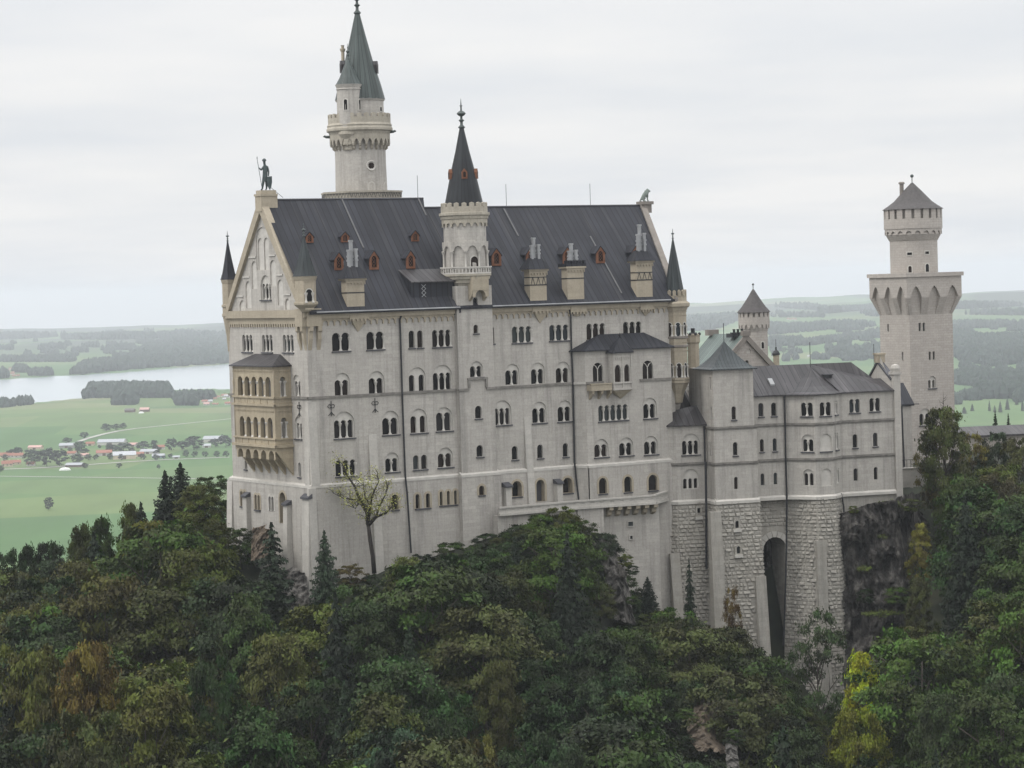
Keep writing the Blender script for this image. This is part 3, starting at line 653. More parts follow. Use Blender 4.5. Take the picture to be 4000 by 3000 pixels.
# cornice frieze, gutters, gable trim
fr_ = MB(); fr_.box(Fa, 0.0, 20.2, ZE - .75, ZE - .05, -.1, .42); fr_.box(Fa, 25.5, LE, ZE - .75, ZE - .05, -.1, .42)
arcade(fr_, Fa, 1.2, 20.2, 23, ZE - 1.6, ZE - 1.33, ZE - .75, .8, .2, .18); arcade(fr_, Fa, 25.6, LE - .6, 33, ZE - 1.6, ZE - 1.33, ZE - .75, .8, .2, .18)
fr_.box(Ga, -WID - .3, .3, ZE - .55, ZE + .35, -.1, .5); fr_.box(Ga, -WID, 0, ZE - .9, ZE - .55, -.1, .22); arcade(fr_, Ga, -WID + .8, -1.6, 30, ZE - 1.65, ZE - 1.42, ZE - .9, .55, .24, .2)
fr_.build('cornice', M['beige'], pal)
gt = MB(); gt.tube([Fa.P(.9, ZE + .02, .95), Fa.P(20.6, ZE + .02, .95)], .10, 6); gt.tube([Fa.P(25.3, ZE + .02, .95), Fa.P(LE - 1.0, ZE + .02, .95)], .10, 6); gt.build('gutter', M['lead'], pal)
rk = MB()
for s in (-1, 1):
    a = (-WID / 2 + s * (WID / 2 + .1), ZE + .1); b = (-WID / 2, ZR1 + .25); wv = .95
    pts = [(a[0], a[1]), (b[0], b[1]), (b[0], b[1] - 1.75), (a[0] - s * wv * .95, a[1])]
    rk.extr([Ga.P(u, z, -.5) for u, z in pts], Ga.P(0, 0, .42 + .5) - Ga.P(0, 0, 0))
rk.build('gable_coping', M['beige'], pal)
st = MB()
for x0, x1, y in ((425, 490, 628), (618, 680, 610), (368, 430, 818), (690, 750, 797), (310, 372, 1002), (762, 826, 985)):
    u0, z = Ga.px(*z2(x0, y)); u1 = Ga.px(*z2(x1, y))[0]; st.box(Ga, u0, u1, z - .09, z + .09, -.05, .12)
st.build('gable_ledges', M['white'], pal)
# roofs
M1, M2 = (ZR1 - ZE) / 11.2, (ZR2 - ZE) / 11.2
def roofpt(px, py, m=M1):
    r = ray(px, py); k = r.x * Fa.n.x + r.y * Fa.n.y; o = Fa.O.dot(Fa.n)      # d = t*k - o ; z = ZC + t*r.z = ZE + (.9-d)*m
    t = (ZE + (.9 + o) * m - ZC) / (r.z + k * m); q = Vector((r.x * t, r.y * t)) - Fa.O
    return q.dot(Fa.u), q.dot(Fa.n), ZC + t * r.z
def slope(mb, fr, pts_top, ufar, m, zr):
    pass
rfl = MB(); P = Fa.P
edge = [roofpt(*q) for q in ((1655, 778), z3(130, 320), z3(230, 540), z3(275, 790), z3(330, 930))]
edge = [(min(u, 22.6), d, z) for u, d, z in edge]
loop = [P(-.05, ZE, .9), P(20.75, ZE, .9)] + [P(u, z, d) for u, d, z in edge[::-1]] + [P(edge[0][0], ZR1, -WID / 2), P(-.05, ZR1, -WID / 2)]
rfl.poly(*loop)
rfl.poly(P(-.05, ZR1, -WID / 2), P(22.6, ZR1, -WID / 2), P(22.6, ZE, -WID - .9), P(-.05, ZE, -WID - .9))
dv = Vector((0, 0, -.22)); rfl.poly(P(-.05, ZE, .9), P(20.75, ZE, .9), P(20.75, ZE, .9) + dv, P(-.05, ZE, .9) + dv); rfl.poly(P(-.05, ZE - .22, .9), P(20.75, ZE - .22, .9), P(20.75, ZE - .22, -.2), P(-.05, ZE - .22, -.2))
vl = [P(20.75, ZE, .9)] + [P(u, z, d) for u, d, z in edge[::-1]] + [P(edge[0][0], ZR1, -WID / 2)]
for a, b in zip(vl, vl[1:]): rfl.poly(a, b, b + Vector((0, 0, -2.2)), a + Vector((0, 0, -.6)))
rfl.poly(P(22.6, ZR1, -WID / 2), P(22.6, ZE, -WID - .9), P(22.6, ZE - 1, -WID), P(22.6, ZR2 - 2, -WID / 2))
ROOF = rfl.build('roof', M['roof'], pal)
rfr = MB(); rfr.poly(P(20.4, ZE, .9), P(LE, ZE, .9), P(LEN, ZR2, -WID / 2), P(20.4, ZR2, -WID / 2)); rfr.poly(P(20.4, ZR2, -WID / 2), P(LEN, ZR2, -WID / 2), P(LEN, ZE, -WID - .9), P(20.4, ZE, -WID - .9))
rfr.poly(P(20.4, ZE, .9), P(LE, ZE, .9), P(LE, ZE - .22, .9), P(20.4, ZE - .22, .9)); rfr.poly(P(20.4, ZE - .22, .9), P(LE, ZE - .22, .9), P(LE, ZE - .22, -.2), P(20.4, ZE - .22, -.2))
ROOFR = rfr.build('roof', M['roof'], pal)
ec = MB(); n_ = Vector((0, 0, 1))
for (z_, s) in ((ZR2, 1),):
    a, b = Vector(P(LE - .3, ZE + .3, 1.0)), Vector(P(LEN + .05, z_ + .35, -WID / 2)); c = Vector(P(LEN + .05, ZE + .3, -WID - 1))
    ex = P(LEN + .9, 0) - P(LEN, 0)
    ec.extr([a, b, b - n_ * 1.6, a - n_ * 1.2], ex); ec.extr([b, c, c - n_ * 1.2, b - n_ * 1.6], ex)
ec.build('east_coping', M['grey_brown'], pal)
rdg = MB(); rdg.tube([P(0, ZR1 + .03, -WID / 2), P(22.6, ZR1 + .03, -WID / 2)], .12, 5); rdg.tube([P(22.6, ZR2 + .03, -WID / 2), P(LEN, ZR2 + .03, -WID / 2)], .12, 5); rdg.build('ridge_cap', M['slate'], pal)
# pale flashing strips running down the roof
fl = MB()
for pa, pb, m in (((z2(1320, 75)), z2(1520, 540), M1), (z2(2055, 70), z2(2120, 230), M1), (z3(768, 235), z3(825, 450), M2), (z3(1482, 450), z3(1600, 900), M2)):
    a, b = roofpt(*pa, m), roofpt(*pb, m)
    um = (a[0] + b[0]) / 2
    fl.hexa([P(um - .09, a[2] + .02, a[1]), P(um + .09, a[2] + .02, a[1]), P(um + .09, b[2] + .02, b[1]), P(um - .09, b[2] + .02, b[1])], [P(um - .09, a[2] + .1, a[1] + .05), P(um + .09, a[2] + .1, a[1] + .05), P(um + .09, b[2] + .1, b[1] + .05), P(um - .09, b[2] + .1, b[1] + .05)])
fl.build('roof_flashing', M['flash'], pal)
for px, m in ((1633, ZR1), (z3(760, 0)[0], ZR2), (z3(1420, 0)[0], ZR2)):
    rod(pal, P(Fa.px(px, 790, -WID / 2)[0], m, -WID / 2), 2.9, .032)
# dormers
def dormer(root, x0, y0, x1, y1, m, big=True):
    u, d, z = roofpt((x0 + x1) / 2, y1, m); f = Fa.off(d + .05); w = (f.px(x1, y1)[0] - f.px(x0, y1)[0]) / 2; h = f.px((x0 + x1) / 2, y0)[1] - z; hs = h * (.62 if big else .58)
    bk = (h + .3) / m
    b = MB(); pk = [(u - w, z), (u + w, z), (u + w, z + hs), (u, z + h), (u - w, z + hs)]
    b.extr([f.P(a, c, -.12) for a, c in pk], f.P(0, 0, -bk) - f.P(0, 0, 0))
    g = .14
    for s in (-1, 1): b.hexa([f.P(u, z + h, .12), f.P(u + s * (w + g), z + hs - g, .12), f.P(u + s * (w + g), z + hs - g, -bk), f.P(u, z + h, -bk)], [f.P(u, z + h + .12, .12), f.P(u + s * (w + g), z + hs - g + .12, .12), f.P(u + s * (w + g), z + hs - g + .12, -bk), f.P(u, z + h + .12, -bk)])
    D = b.build('dormer', M['roof'], root)
    ho = arch(u - w * .52, u + w * .52, z + h * .12, z + h * .74, 6); ft = MB().face(f, pk, [ho], .06); ft.reveal(f, ho, .06, -.1); ft.reveal(f, pk, .06, -.12)
    ft.build('wooden_front', M['orange'], D); MB().poly(*[f.P(a, c, -.08) for a, c in ho]).build('pane', M['pane'], D)
    tr = MB()
    for t in (-1, 0, 1): tr.tube([f.P(u - w * .3, z + h * (.42 + .2 * t) - .2, -.05), f.P(u + w * .3, z + h * (.42 + .2 * t) + .2, -.05)], .025, 4); tr.tube([f.P(u - w * .3, z + h * (.42 + .2 * t) + .2, -.05), f.P(u + w * .3, z + h * (.42 + .2 * t) - .2, -.05)], .025, 4)
    tr.build('lattice', M['orange'], D)
for b in ((968, 388, 1040, 487), (1308, 385, 1384, 482), (1983, 373, 2055, 474)): dormer(ROOF, *z2(b[0], b[1]), *z2(b[2], b[3]), M1, False)
for b in ((1246, 582, 1330, 750), (1582, 566, 1668, 745), (1935, 565, 2018, 735)): dormer(ROOF, *z2(b[0], b[1]), *z2(b[2], b[3]), M1)
for b in ((646, 545, 718, 680), (916, 540, 982, 670), (1205, 535, 1272, 664), (1466, 530, 1533, 660), (1745, 522, 1812, 652)): dormer(ROOFR, *z3(b[0], b[1]), *z3(b[2], b[3]), M2)
# shed dormer low on the left roof
u, d, z = roofpt(*z2(2080, 1010), M1); f = Fa.off(d); u0, u1 = f.px(*z2(1985, 1000))[0], 20.6; zt_ = f.px(*z2(2100, 870))[1]
sdm = MB(); sdm.hexa([f.P(u0, z - .3, 0), f.P(u1, z - .3, 0), f.P(u1, z - .3, -4), f.P(u0, z - .3, -4)], [f.P(u0, zt_, 0), f.P(u1, zt_, 0), f.P(u1, zt_ + 1.9, -3.6), f.P(u0, zt_ + 1.9, -3.6)])
SD = sdm.build('shed_dormer', M['roof'], ROOF)
MB().hexa([f.P(u0 - .15, zt_ - .02, .3), f.P(u1 + .1, zt_ - .02, .3), f.P(u1 + .1, zt_ + 1.95, -3.7), f.P(u0 - .15, zt_ + 1.95, -3.7)], [f.P(u0 - .15, zt_ + .12, .3), f.P(u1 + .1, zt_ + .12, .3), f.P(u1 + .1, zt_ + 2.1, -3.7), f.P(u0 - .15, zt_ + 2.1, -3.7)]).build('roof', M['roof_low'], SD)
gr = MB(); uu, zz = f.px(*z2(2100, 960))
for t in range(3): gr.tube([f.P(uu - .3, zz - .6 + .5 * t, .06), f.P(uu + .3, zz - .1 + .5 * t, .06)], .04, 4); gr.tube([f.P(uu - .3, zz - .1 + .5 * t, .06), f.P(uu + .3, zz - .6 + .5 * t, .06)], .04, 4)
gr.build('lattice', M['lead'], SD)
# big wall chimneys
def chimney(zf, xl, xr, yb, yt, yh, ypot, pend=None, style=0, blk=None):
    D0 = .45; f = Fa.off(D0); u0, u1 = f.px(*zf(xl, yb))[0], f.px(*zf(xr, yb))[0]; zb_, zt_ = f.px(*zf(xl, yb))[1], f.px(*zf(xl, yt))[1]; uc = (u0 + u1) / 2; w = (u1 - u0) / 2
    b = MB(); b.box(f, u0, u1, ZE - .4, zt_, -1.25, 0)
    if pend:
        v0, v1 = f.px(*zf(blk[0], blk[2]))[0], f.px(*zf(blk[1], blk[2]))[0]; za = f.px(*zf(blk[0], blk[2]))[1]; zp = f.px(*zf((blk[0] + blk[1]) / 2, pend))[1]
        b.box(f, v0, v1, za, ZE - .2, -.5, .05); vc = (v0 + v1) / 2
        b.hexa([f.P(vc - .05, zp, -.44), f.P(vc + .05, zp, -.44), f.P(vc + .05, zp, -.4), f.P(vc - .05, zp, -.4)], [f.P(v0 + .1, za, -.44), f.P(v1 - .1, za, -.44), f.P(v1 - .1, za, .03), f.P(v0 + .1, za, .03)])
        arcade(b, f, v0 - .1, v1 + .1, 5, za - .35, za - .2, za + .1, .6, .1, .1)
    zh_ = f.px(*zf(xl, yh))[1]; zp_ = f.px(*zf((xl + xr) / 2, ypot))[1]
    CHM = b.build('chimney', M['beige'], pal)
    m2 = MB(); zm_ = zb_ + (zt_ - zb_) * .45
    m2.box(f, u0 - .05, u1 + .05, zm_ - .06, zm_ + .06, -1.3, .05)
    if style == 0:
        m2.box(f, u0 - .05, u1 + .05, zm_ + .9, zm_ + 1.0, -1.3, .05)
        for k in range(3):
            c = u0 + (k + .5) * (u1 - u0) / 3; m2.tube([f.P(c - .3, zm_, .06), f.P(c, zm_ + .95, .06)], .03, 4); m2.tube([f.P(c + .3, zm_, .06), f.P(c, zm_ + .95, .06)], .03, 4)
    m2.build('iron_band', M['iron'], CHM)
    dt = MB(); arcade(dt, f, u0 - .12, u1 + .12, 6, zt_ - .5, zt_ - .38, zt_, .55, .12, .12); dt.box(f, u0 - .25, u1 + .25, zt_, zt_ + .22, -1.5, .25); dt.build('cornice', M['beige'], CHM)
    hm = MB()
    if style == 1:
        for k in range(7): c = u0 - .2 + k * (u1 - u0 + .25) / 6; hm.box(f, c - .14, c + .14, zt_ + .22, zt_ + .95, -.1, .22)
        hm.box(f, u0 - .3, u1 + .3, zt_ + .2, zt_ + .6, -1.5, .2)
    else: hm.hexa([f.P(u0 - .45, zt_ + .22, .45), f.P(u1 + .45, zt_ + .22, .45), f.P(u1 + .45, zt_ + .22, -1.75), f.P(u0 - .45, zt_ + .22, -1.75)], [f.P(uc - w * .7, zh_, -.4), f.P(uc + w * .7, zh_, -.4), f.P(uc + w * .7, zh_, -.95), f.P(uc - w * .7, zh_, -.95)])
    hm.build('hood', M['roof'], CHM)
    zs_ = zh_ if style != 1 else zt_ + .6
    for i, (du, hh) in enumerate(((-.48, .62), (.48, .66), (0, 1.0))):
        p = MB(); h = (zp_ - zs_) * hh; c = uc + du * w * .8; q = f.off(-.8 + (.3 if i < 2 else 0)); r = .17
        p.box(q, c - r, c + r, zs_ - .3, zs_ + h, -r, r)
        for t in (.35, .6, .98): p.box(q, c - r * 1.3, c + r * 1.3, zs_ + h * t - .12, zs_ + h * t + .1, -r * 1.3, r * 1.3)
        p.build('flue', M['lead'], CHM)
chimney(z2, 1365, 1535, 1065, 850, 712, 462, 1340, 2, (1395, 1570, 1215))
chimney(z3, 948, 1078, 922, 722, 620, 460, 1130, 0, (968, 1104, 1035))
chimney(z3, 1240, 1370, 845, 700, 690, 505, 1080, 1, (1268, 1388, 1040))
chimney(z3, 1785, 1910, 905, 655, 560, 355, 1075, 0, (1815, 1915, 1020))
# downpipes, anchors, buttresses
def pipe(pts, d=.22, r=.12, root=pal, fr=Fa): return MB().tube([fr.P(*fr.px(*p, d), d) for p in pts], r, 6).build('downpipe', M['iron'], root)
pipe([z2(1895, 1160), z2(1872, 1230), z5(1690, 0), z5(1712, 700), z5(1733, 1240)]); pipe([z5(1733, 1240), z5(1750, 1400), z5(1766, 1650), (1606, 2160)], .6)
pipe([z3(1253, 1000), z3(1266, 1080), z3(1272, 1340), z6(1190, 430), z6(1204, 1120)], .2); pipe([z6(1204, 1120), z6(1222, 1300), z6(1240, 1440)], .6)
def anchor(fr, x, y0, y1):
    u, zt_ = fr.px(*z5(x, y0)); zb_ = fr.px(*z5(x, y1))[1]; h = zt_ - zb_; m = MB(); d = .08
    m.tube([fr.P(u, zt_, d), fr.P(u, zb_, d)], .045, 5); zc_ = zb_ + h * .66
    for s in (-1, 1):
        m.tube([fr.P(u, zc_ - h * .18, d)] + [fr.P(u + s * (h * .13 + math.cos(t) * h * .13), zc_ + math.sin(t) * h * .12, d) for t in [math.pi - i * .75 * s * s for i in range(9)]], .04, 5)
        m.tube([fr.P(u, zb_ + h * .28, d), fr.P(u + s * h * .12, zb_ + h * .12, d), fr.P(u + s * h * .24, zb_ + h * .04, d)], .04, 5)
    m.build('wall_anchor', M['iron'], pal)
anchor(Fa, 1088, 590, 720); anchor(Fa, 1467, 565, 690); anchor(Ga, 818, 595, 725)
def but(fr, x0, x1, yt, zf, zb_, dt, db, **k):
    u0, z = fr.px(*zf(x0, yt)); u1 = fr.px(*zf(x1, yt))[0]; return buttress(pal, fr, u0, u1, z, zb_, dt, db, **k)
but(Fa, 1412, 1482, 880, z5, 160, .05, 1.3); but(Fa, 765, 822, 730, z6, 160, .05, 1.4)
buttress(pal, Ga, -1.0, .05, ZS - .3, ZBAND, .02, .35); buttress(pal, Fa, -.2, .9, ZS - .4, ZBAND, .02, .4)
buttress(pal, GLo, -1.15, .5, Ga.px(*z5(905, 1425))[1], 152, .4, 1.2, cap=True); buttress(pal, FL, -.7, .25, ZBAND - .3, 152, .15, .75)
but(GLo, 358, 392, 1410, z5, 158, .55, .8, cap=True); but(GLo, 714, 748, 1480, z5, 152, .6, 1.3, cap=True)
buttress(pal, GLo, -WID - .9, -WID + .5, ZBAND - .4, 152, .05, 1.2)
but(FL, 582, 630, 1330, z6, 165, .8, .9, cap=True); but(FL, 1024, 1070, 1300, z6, 165, .8, .9, cap=True)
for fr, b in ((FL, (1635, 1630, 1660, 1659)), (FL, (1645, 1640, 1668, 1660))): pass
# pedestals for the figures
pk = MB(); f = Ga.off(.5)
pk.box(Ga, -WID / 2 - .8, -WID / 2 + .8, ZR1 - 1.4, ZR1 + .45, -1.7, .5); pk.box(Ga, -WID / 2 - .9, -WID / 2 + .9, ZR1 + .45, ZR1 + .72, -1.7, .6); pk.box(Ga, -WID / 2 - .7, -WID / 2 + .7, ZR1 + .72, ZR1 + 1.15, -1.6, .4)
pk.build('west_pedestal', M['beige'], pal)
lu, lz = Fa.px(*z3(1853, 175), -WID / 2)
lp = MB(); lp.box(Fa, lu - .75, lu + .55, ZR2 - 1, lz - .4, -WID / 2 - .6, -WID / 2 + .6); lp.box(Fa, lu - .95, lu + .75, lz - .4, lz, -WID / 2 - .8, -WID / 2 + .8); lp.build('east_pedestal', M['grey_brown'], pal)
# ------------------------------------------------------------ towers of the palace
FACE = -math.pi / 2
def face_ang(c): return math.atan2(-c[1], -c[0])         # direction from a tower towards the camera
# stair tower in the middle of the south front
su0, su1 = 20.3, 25.35
stt = thing('stair_tower', 'slim stair tower on the palace front with balcony, battlement and dark pointed roof', 'tower', Fa.P(23, 165, 0))
SF = Frame(Fa.P(0, 0, .7)[:2], TH); SFL = SF.off(.35)
def ws(b, fr=SF, kind='a', k=1, **kw): return window(stt, fr, b, kind, k, **kw)
for b in ((498, 928, 537, 1008), (502, 1142, 540, 1222)): ws(w3(b))
ws(w3((474, 1430, 578, 1565)), kind='n', k=2, sill=True)
for b in ((345, 630, 403, 752), (357, 970, 415, 1083)): ws(w6(b))
ws(w6((378, 1320, 425, 1415)), SFL, surround='beige')
AX = Axis(1817, 950, 313.6); SA = face_ang(AX.c)
zbal = AX.z(1078)
sh = MB().face(SF, [(su0, ZBAND), (su1, ZBAND), (su1, zbal - 1.2), (su0, zbal - 1.2)], SF.holes)
for u in (su0, su1): sh.poly(SF.P(u, ZBAND, 0), SF.P(u, ZBAND, -6), SF.P(u, zbal - 1.2, -6), SF.P(u, zbal - 1.2, 0))
sh.face(SFL, [(su0 - .3, ZBOT), (su1 + .3, ZBOT), (su1 + .3, ZBAND - .25), (su0 - .3, ZBAND - .25)], SFL.holes)
for u in (su0 - .3, su1 + .3): sh.poly(SFL.P(u, ZBOT, 0), SFL.P(u, ZBOT, -2), SFL.P(u, ZBAND - .25, -2), SFL.P(u, ZBAND - .25, 0))
sh.build('shaft', M['wall'], stt)
e = MB(); ledge(e, SF, su0 - .32, su1 + .32, ZBAND - .02, .02, .4); e.build('plinth_ledge', M['white'], stt)
e = MB(); a_, b_ = Fa.px(*z6(285, 400), .7)[0], Fa.px(*z6(440, 400), .7)[0]; zt_ = SF.px(*z6(360, 405))[1]
course(e, SF, su0 - .2, a_, ZS); course(e, SF, b_, su1 + .2, ZS); e.box(SF, a_ - .1, a_ + .16, ZS + .142, zt_, -.1, .22); e.box(SF, b_ - .16, b_ + .1, ZS + .142, zt_, -.1, .22); e.box(SF, a_ - .15, b_ + .15, zt_ + .002, zt_ + .26, -.1, .24)
e.build('string_course', M['course'], stt)
r = AX.w
rs, rb = r(83), r(106); zfl = AX.z(1043)
b = MB().lathe(AX.c, [(rs * .95, zbal - 1.4), (rs * 1.02, zbal - .9), (rs * 1.1, zbal - .85), (rs * 1.12, zbal - .45), (rs * 1.2, zbal - .4), (rs * 1.22, zbal - .1), (rb, zbal), (rb, zbal + .25), (rs, zbal + .3)], 8, SA + math.pi / 8, cap=False)
BL = b.build('balcony', M['beige2'], stt)
for k in range(8):
    a0, a1 = SA + math.pi / 8 + k * math.pi / 4, SA + math.pi / 8 + (k + 1) * math.pi / 4
    p0 = Vector((AX.x + rb * math.cos(a0), AX.y + rb * math.sin(a0), 0)); p1 = Vector((AX.x + rb * math.cos(a1), AX.y + rb * math.sin(a1), 0)); u = (p1 - p0)
    f = Frame(p0[:2], math.atan2(u.y, u.x)); ln = u.length; m = MB(); hs = []
    for i in range(6): c = ln * (i + .5) / 6; hs.append(arch(c - .13, c + .13, zbal + .42, zfl - .2, 5))
    m.face(f, [(0, zbal + .25), (ln, zbal + .25), (ln, zfl - .12), (0, zfl - .12)], hs, 0); m.face(f, [(0, zbal + .25), (ln, zbal + .25), (ln, zfl - .12), (0, zfl - .12)], hs, -.16)
    for h in hs: m.reveal(f, h, 0, -.16)
    m.box(f, -.05, ln + .05, zfl - .12, zfl + .03, -.22, .08); m.build('balustrade', M['white'], BL)
ztp, zmb, zcn = AX.z(792), AX.z(832), AX.z(856)
RG = Ring(AX.c, rs, SA)
oc = MB().lathe(AX.c, [(rs, zbal), (rs, zcn)], 24, cap=False); oc.build('upper_drum', M['wall'], stt, smooth=30)
RGo = Ring(AX.c, rs + .22, SA); L8 = 2 * math.pi * RGo.r
ac = MB(); za, zt_ = AX.z(1000), AX.z(945)
arcade(ac, RGo, -L8 / 2, L8 / 2, 10, AX.z(980), AX.z(980) + .05, zt_, .62, .25)
ac.poly(*[RGo.P(L8 * i / 24, zt_) for i in range(24)])
ARC = ac.build('blind_arcade', M['wall'], stt)
for k in range(10):
    column(ARC, RGo, -L8 / 2 + L8 * k / 10, zfl - .6, AX.z(980), -.02, .13)
slot(stt, RG, L8 * .035, L8 * .035 + .95, zfl - .4, AX.z(1003))
bt = MB(); arcade(bt, Ring(AX.c, rs + .2, SA), -math.pi * (rs + .2), math.pi * (rs + .2), 20, AX.z(886), AX.z(882), zcn, .7, .2)
bt.lathe(AX.c, [(rs, zcn - .1), (rs + .3, zcn), (rs + .35, zcn + .3), (r(99), zmb - .3), (r(99), zmb), (r(91), zmb + .05), (r(91), zmb + .75), (r(91) - .3, zmb + .75), (r(91) - .3, zmb)], 24, cap=False)
merlons(bt, AX.c, r(91), zmb + .7, ztp, 18, .3, .62, SA)
bt.build('battlement', M['beige2'], stt)
za, zb0 = AX.z(499), AX.z(792)
cone(stt, AX.c, [(r(77), zmb + .5), (r(74), zb0), (r(50), zb0 + (za - zb0) * .38), (r(28), zb0 + (za - zb0) * .68), (r(8), za)], 16, 'spire')
finial(stt, AX.c, (za - .1, AX.z(385)), .3)
for da in (-1.25, .1, 1.35):
    a = SA + da; z = AX.z(700); rr = r(58); p = (AX.x + rr * math.cos(a), AX.y + rr * math.sin(a)); f = Frame(p, a + math.pi / 2); d = MB(); d.extr([f.P(-.35, z, 0), f.P(.35, z, 0), f.P(.35, z + .8, 0), f.P(0, z + 1.25, 0), f.P(-.35, z + .8, 0)], f.P(0, 0, -1.2) - f.P(0, 0, 0)); o = d.build('dormer', M['orange'], stt); MB().poly(*[f.P(u, z_, .03) for u, z_ in arch(-.16, .16, z + .2, z + .85, 5)]).build('pane', M['pane'], o)
mo_ = MB(); u0, u1 = SF.px(*z3(460, 850))[0], SF.px(*z3(588, 850))[0]; zt_, zm_, zl = SF.px(*z3(520, 765))[1], SF.px(*z3(520, 860))[1], SF.px(*z3(520, 958))[1]
mo_.box(SF, u0, u1, zm_ - .2, zt_, -.5, 1.0); arcade(mo_, SF, u0, u1, 1, zm_ - 1.0, zm_ - .9, zm_ - .2, .62, .9, .95)
for u in (u0, u1 - .35): mo_.extr([SF.P(u, zm_ - .2, .002), SF.P(u, zm_ - .2, .95), SF.P(u, zm_ - .9, .7), SF.P(u, zl, .002)], SF.P(u + .35, 0, 0) - SF.P(u, 0, 0))
mo_.build('machicolation', M['beige'], stt)

# tall north tower behind the palace roof
nt_ = thing('tall_round_tower', 'tallest round tower behind the palace with corbelled battlement, side turret and green grey pointed roof', 'tower', (at(1424, 1100, 332).x, 332, 165))
NX = Axis(1412, 740, 332); NA = face_ang(NX.c); r = NX.w
rp = r(149) / math.cos(math.pi / 8)
pf = MB().lathe(NX.c, [(rp, NX.z(830)), (rp, NX.z(757)), (rp + .15, NX.z(757)), (rp + .15, NX.z(750)), (r(95), NX.z(750))], 8, NA + math.pi / 8 + .1, cap=False); PFO = pf.build('platform', M['beige2'], nt_)
zz = MB()
for k in range(8):
    a0 = NA + math.pi / 8 + .1 + k * math.pi / 4; p0 = Vector((NX.x + rp * math.cos(a0), NX.y + rp * math.sin(a0))); a1 = a0 + math.pi / 4; p1 = Vector((NX.x + rp * math.cos(a1), NX.y + rp * math.sin(a1))); u = p1 - p0; f = Frame(p0, math.atan2(u.y, u.x))
    for i in range(8): c = u.length * (i + .5) / 8; zz.tube([f.P(c - .2, NX.z(759), .03), f.P(c, NX.z(775), .03), f.P(c + .2, NX.z(759), .03)], .05, 4)
zz.build('frieze', M['mortar'], PFO)
rs = r(99); RN = Ring(NX.c, rs, NA)
MB().lathe(NX.c, [(rs * 1.03, NX.z(800)), (rs, NX.z(640)), (rs, NX.z(520))], 40, cap=False).build('shaft', M['wall'], nt_, smooth=30)
rp2 = r(122); RC = Ring(NX.c, rp2 - .15, NA); LC = 2 * math.pi * RC.r
m = MB(); arcade(m, RC, -LC / 2, LC / 2, 28, NX.z(566), NX.z(560), NX.z(528), .62, .65, pointed=True)
m.lathe(NX.c, [(rp2 - .15, NX.z(528)), (rp2 - .05, NX.z(518)), (r(129), NX.z(513)), (r(129), NX.z(505)), (rp2 + .1, NX.z(497)), (r(127), NX.z(492)), (rp2, NX.z(484)), (rp2, NX.z(462)), (rp2 - .35, NX.z(462)), (rp2 - .35, NX.z(490)), (r(88), NX.z(490))], 40, cap=False)
merlons(m, NX.c, rp2, NX.z(463), NX.z(446), 26, .35, .62, NA)
BT = m.build('battlement', M['beige2'], nt_)
for k in range(28):
    a = NA + 2 * math.pi * (k) / 28 - math.pi
    f = Frame((NX.x + (rs - .05) * math.cos(a), NX.y + (rs - .05) * math.sin(a)), a + math.pi / 2); c = MB(); dd = rp2 - .15 - rs
    c.extr([f.P(-.13, NX.z(563), 0), f.P(-.13, NX.z(563), dd), f.P(-.13, NX.z(572), dd), f.P(-.13, NX.z(574), dd * .6), f.P(-.13, NX.z(583), dd * .55), f.P(-.13, NX.z(591), 0)], f.P(.26, 0, 0) - f.P(0, 0, 0)); c.build('corbel', M['beige2'], BT)
for s, y in ((-1, 533), (1, 519)):
    a = NA + s * 1.45; p = Vector((NX.x + rp2 * math.cos(a), NX.y + rp2 * math.sin(a), NX.z(y))); q = Vector((math.cos(a), math.sin(a), 0)); MB().tube([p - q * .2, p + q * .3, p + q * .55 + Vector((0, 0, .1)), p + q * .65], .22, 6, .12).build('gargoyle', M['bronze'], nt_)
UX = Axis(1408, 440, 332); ru = r(91); 
MB().lathe(UX.c, [(ru, NX.z(492)), (ru, NX.z(398)), (ru + .12, NX.z(396)), (ru + .2, NX.z(389))], 32, cap=False).build('upper_drum', M['wall'], nt_, smooth=30)
cone(nt_, UX.c, [(r(98), NX.z(391)), (r(84), NX.z(335)), (r(69), NX.z(285)), (r(53), NX.z(232)), (r(30), NX.z(140)), (r(9), NX.z(52))], 20, 'copper')
finial(nt_, UX.c, (NX.z(56), NX.z(-75)), .34)
TX = Axis(1365, 420, 329.6); TA = face_ang(TX.c); rt = r(47); RT = Ring(TX.c, rt, TA)
t = MB().lathe(TX.c, [(.1, TX.z(614)), (.45, TX.z(606)), (.45, TX.z(590)), (.95, TX.z(585)), (.95, TX.z(570)), (1.25, TX.z(566)), (1.25, TX.z(545)), (rt, TX.z(530)), (rt + .1, TX.z(525)), (rt, TX.z(505))], 20, cap=False); STT = t.build('oriel_corbel', M['beige2'], nt_, smooth=30)
TU = MB().lathe(TX.c, [(rt, TX.z(520)), (rt, TX.z(352)), (rt + .12, TX.z(350)), (rt, TX.z(346)), (rt + .1, TX.z(338)), (rt + .2, TX.z(331))], 24, cap=False).build('stair_turret', M['wall'], nt_, smooth=30)
cone(TU, TX.c, [(r(51), TX.z(331)), (r(36), TX.z(305)), (r(22), TX.z(272)), (r(8), TX.z(240)), (.1, TX.z(228))], 16, 'copper')
finial(TU, TX.c, (TX.z(232), TX.z(170)), .13)
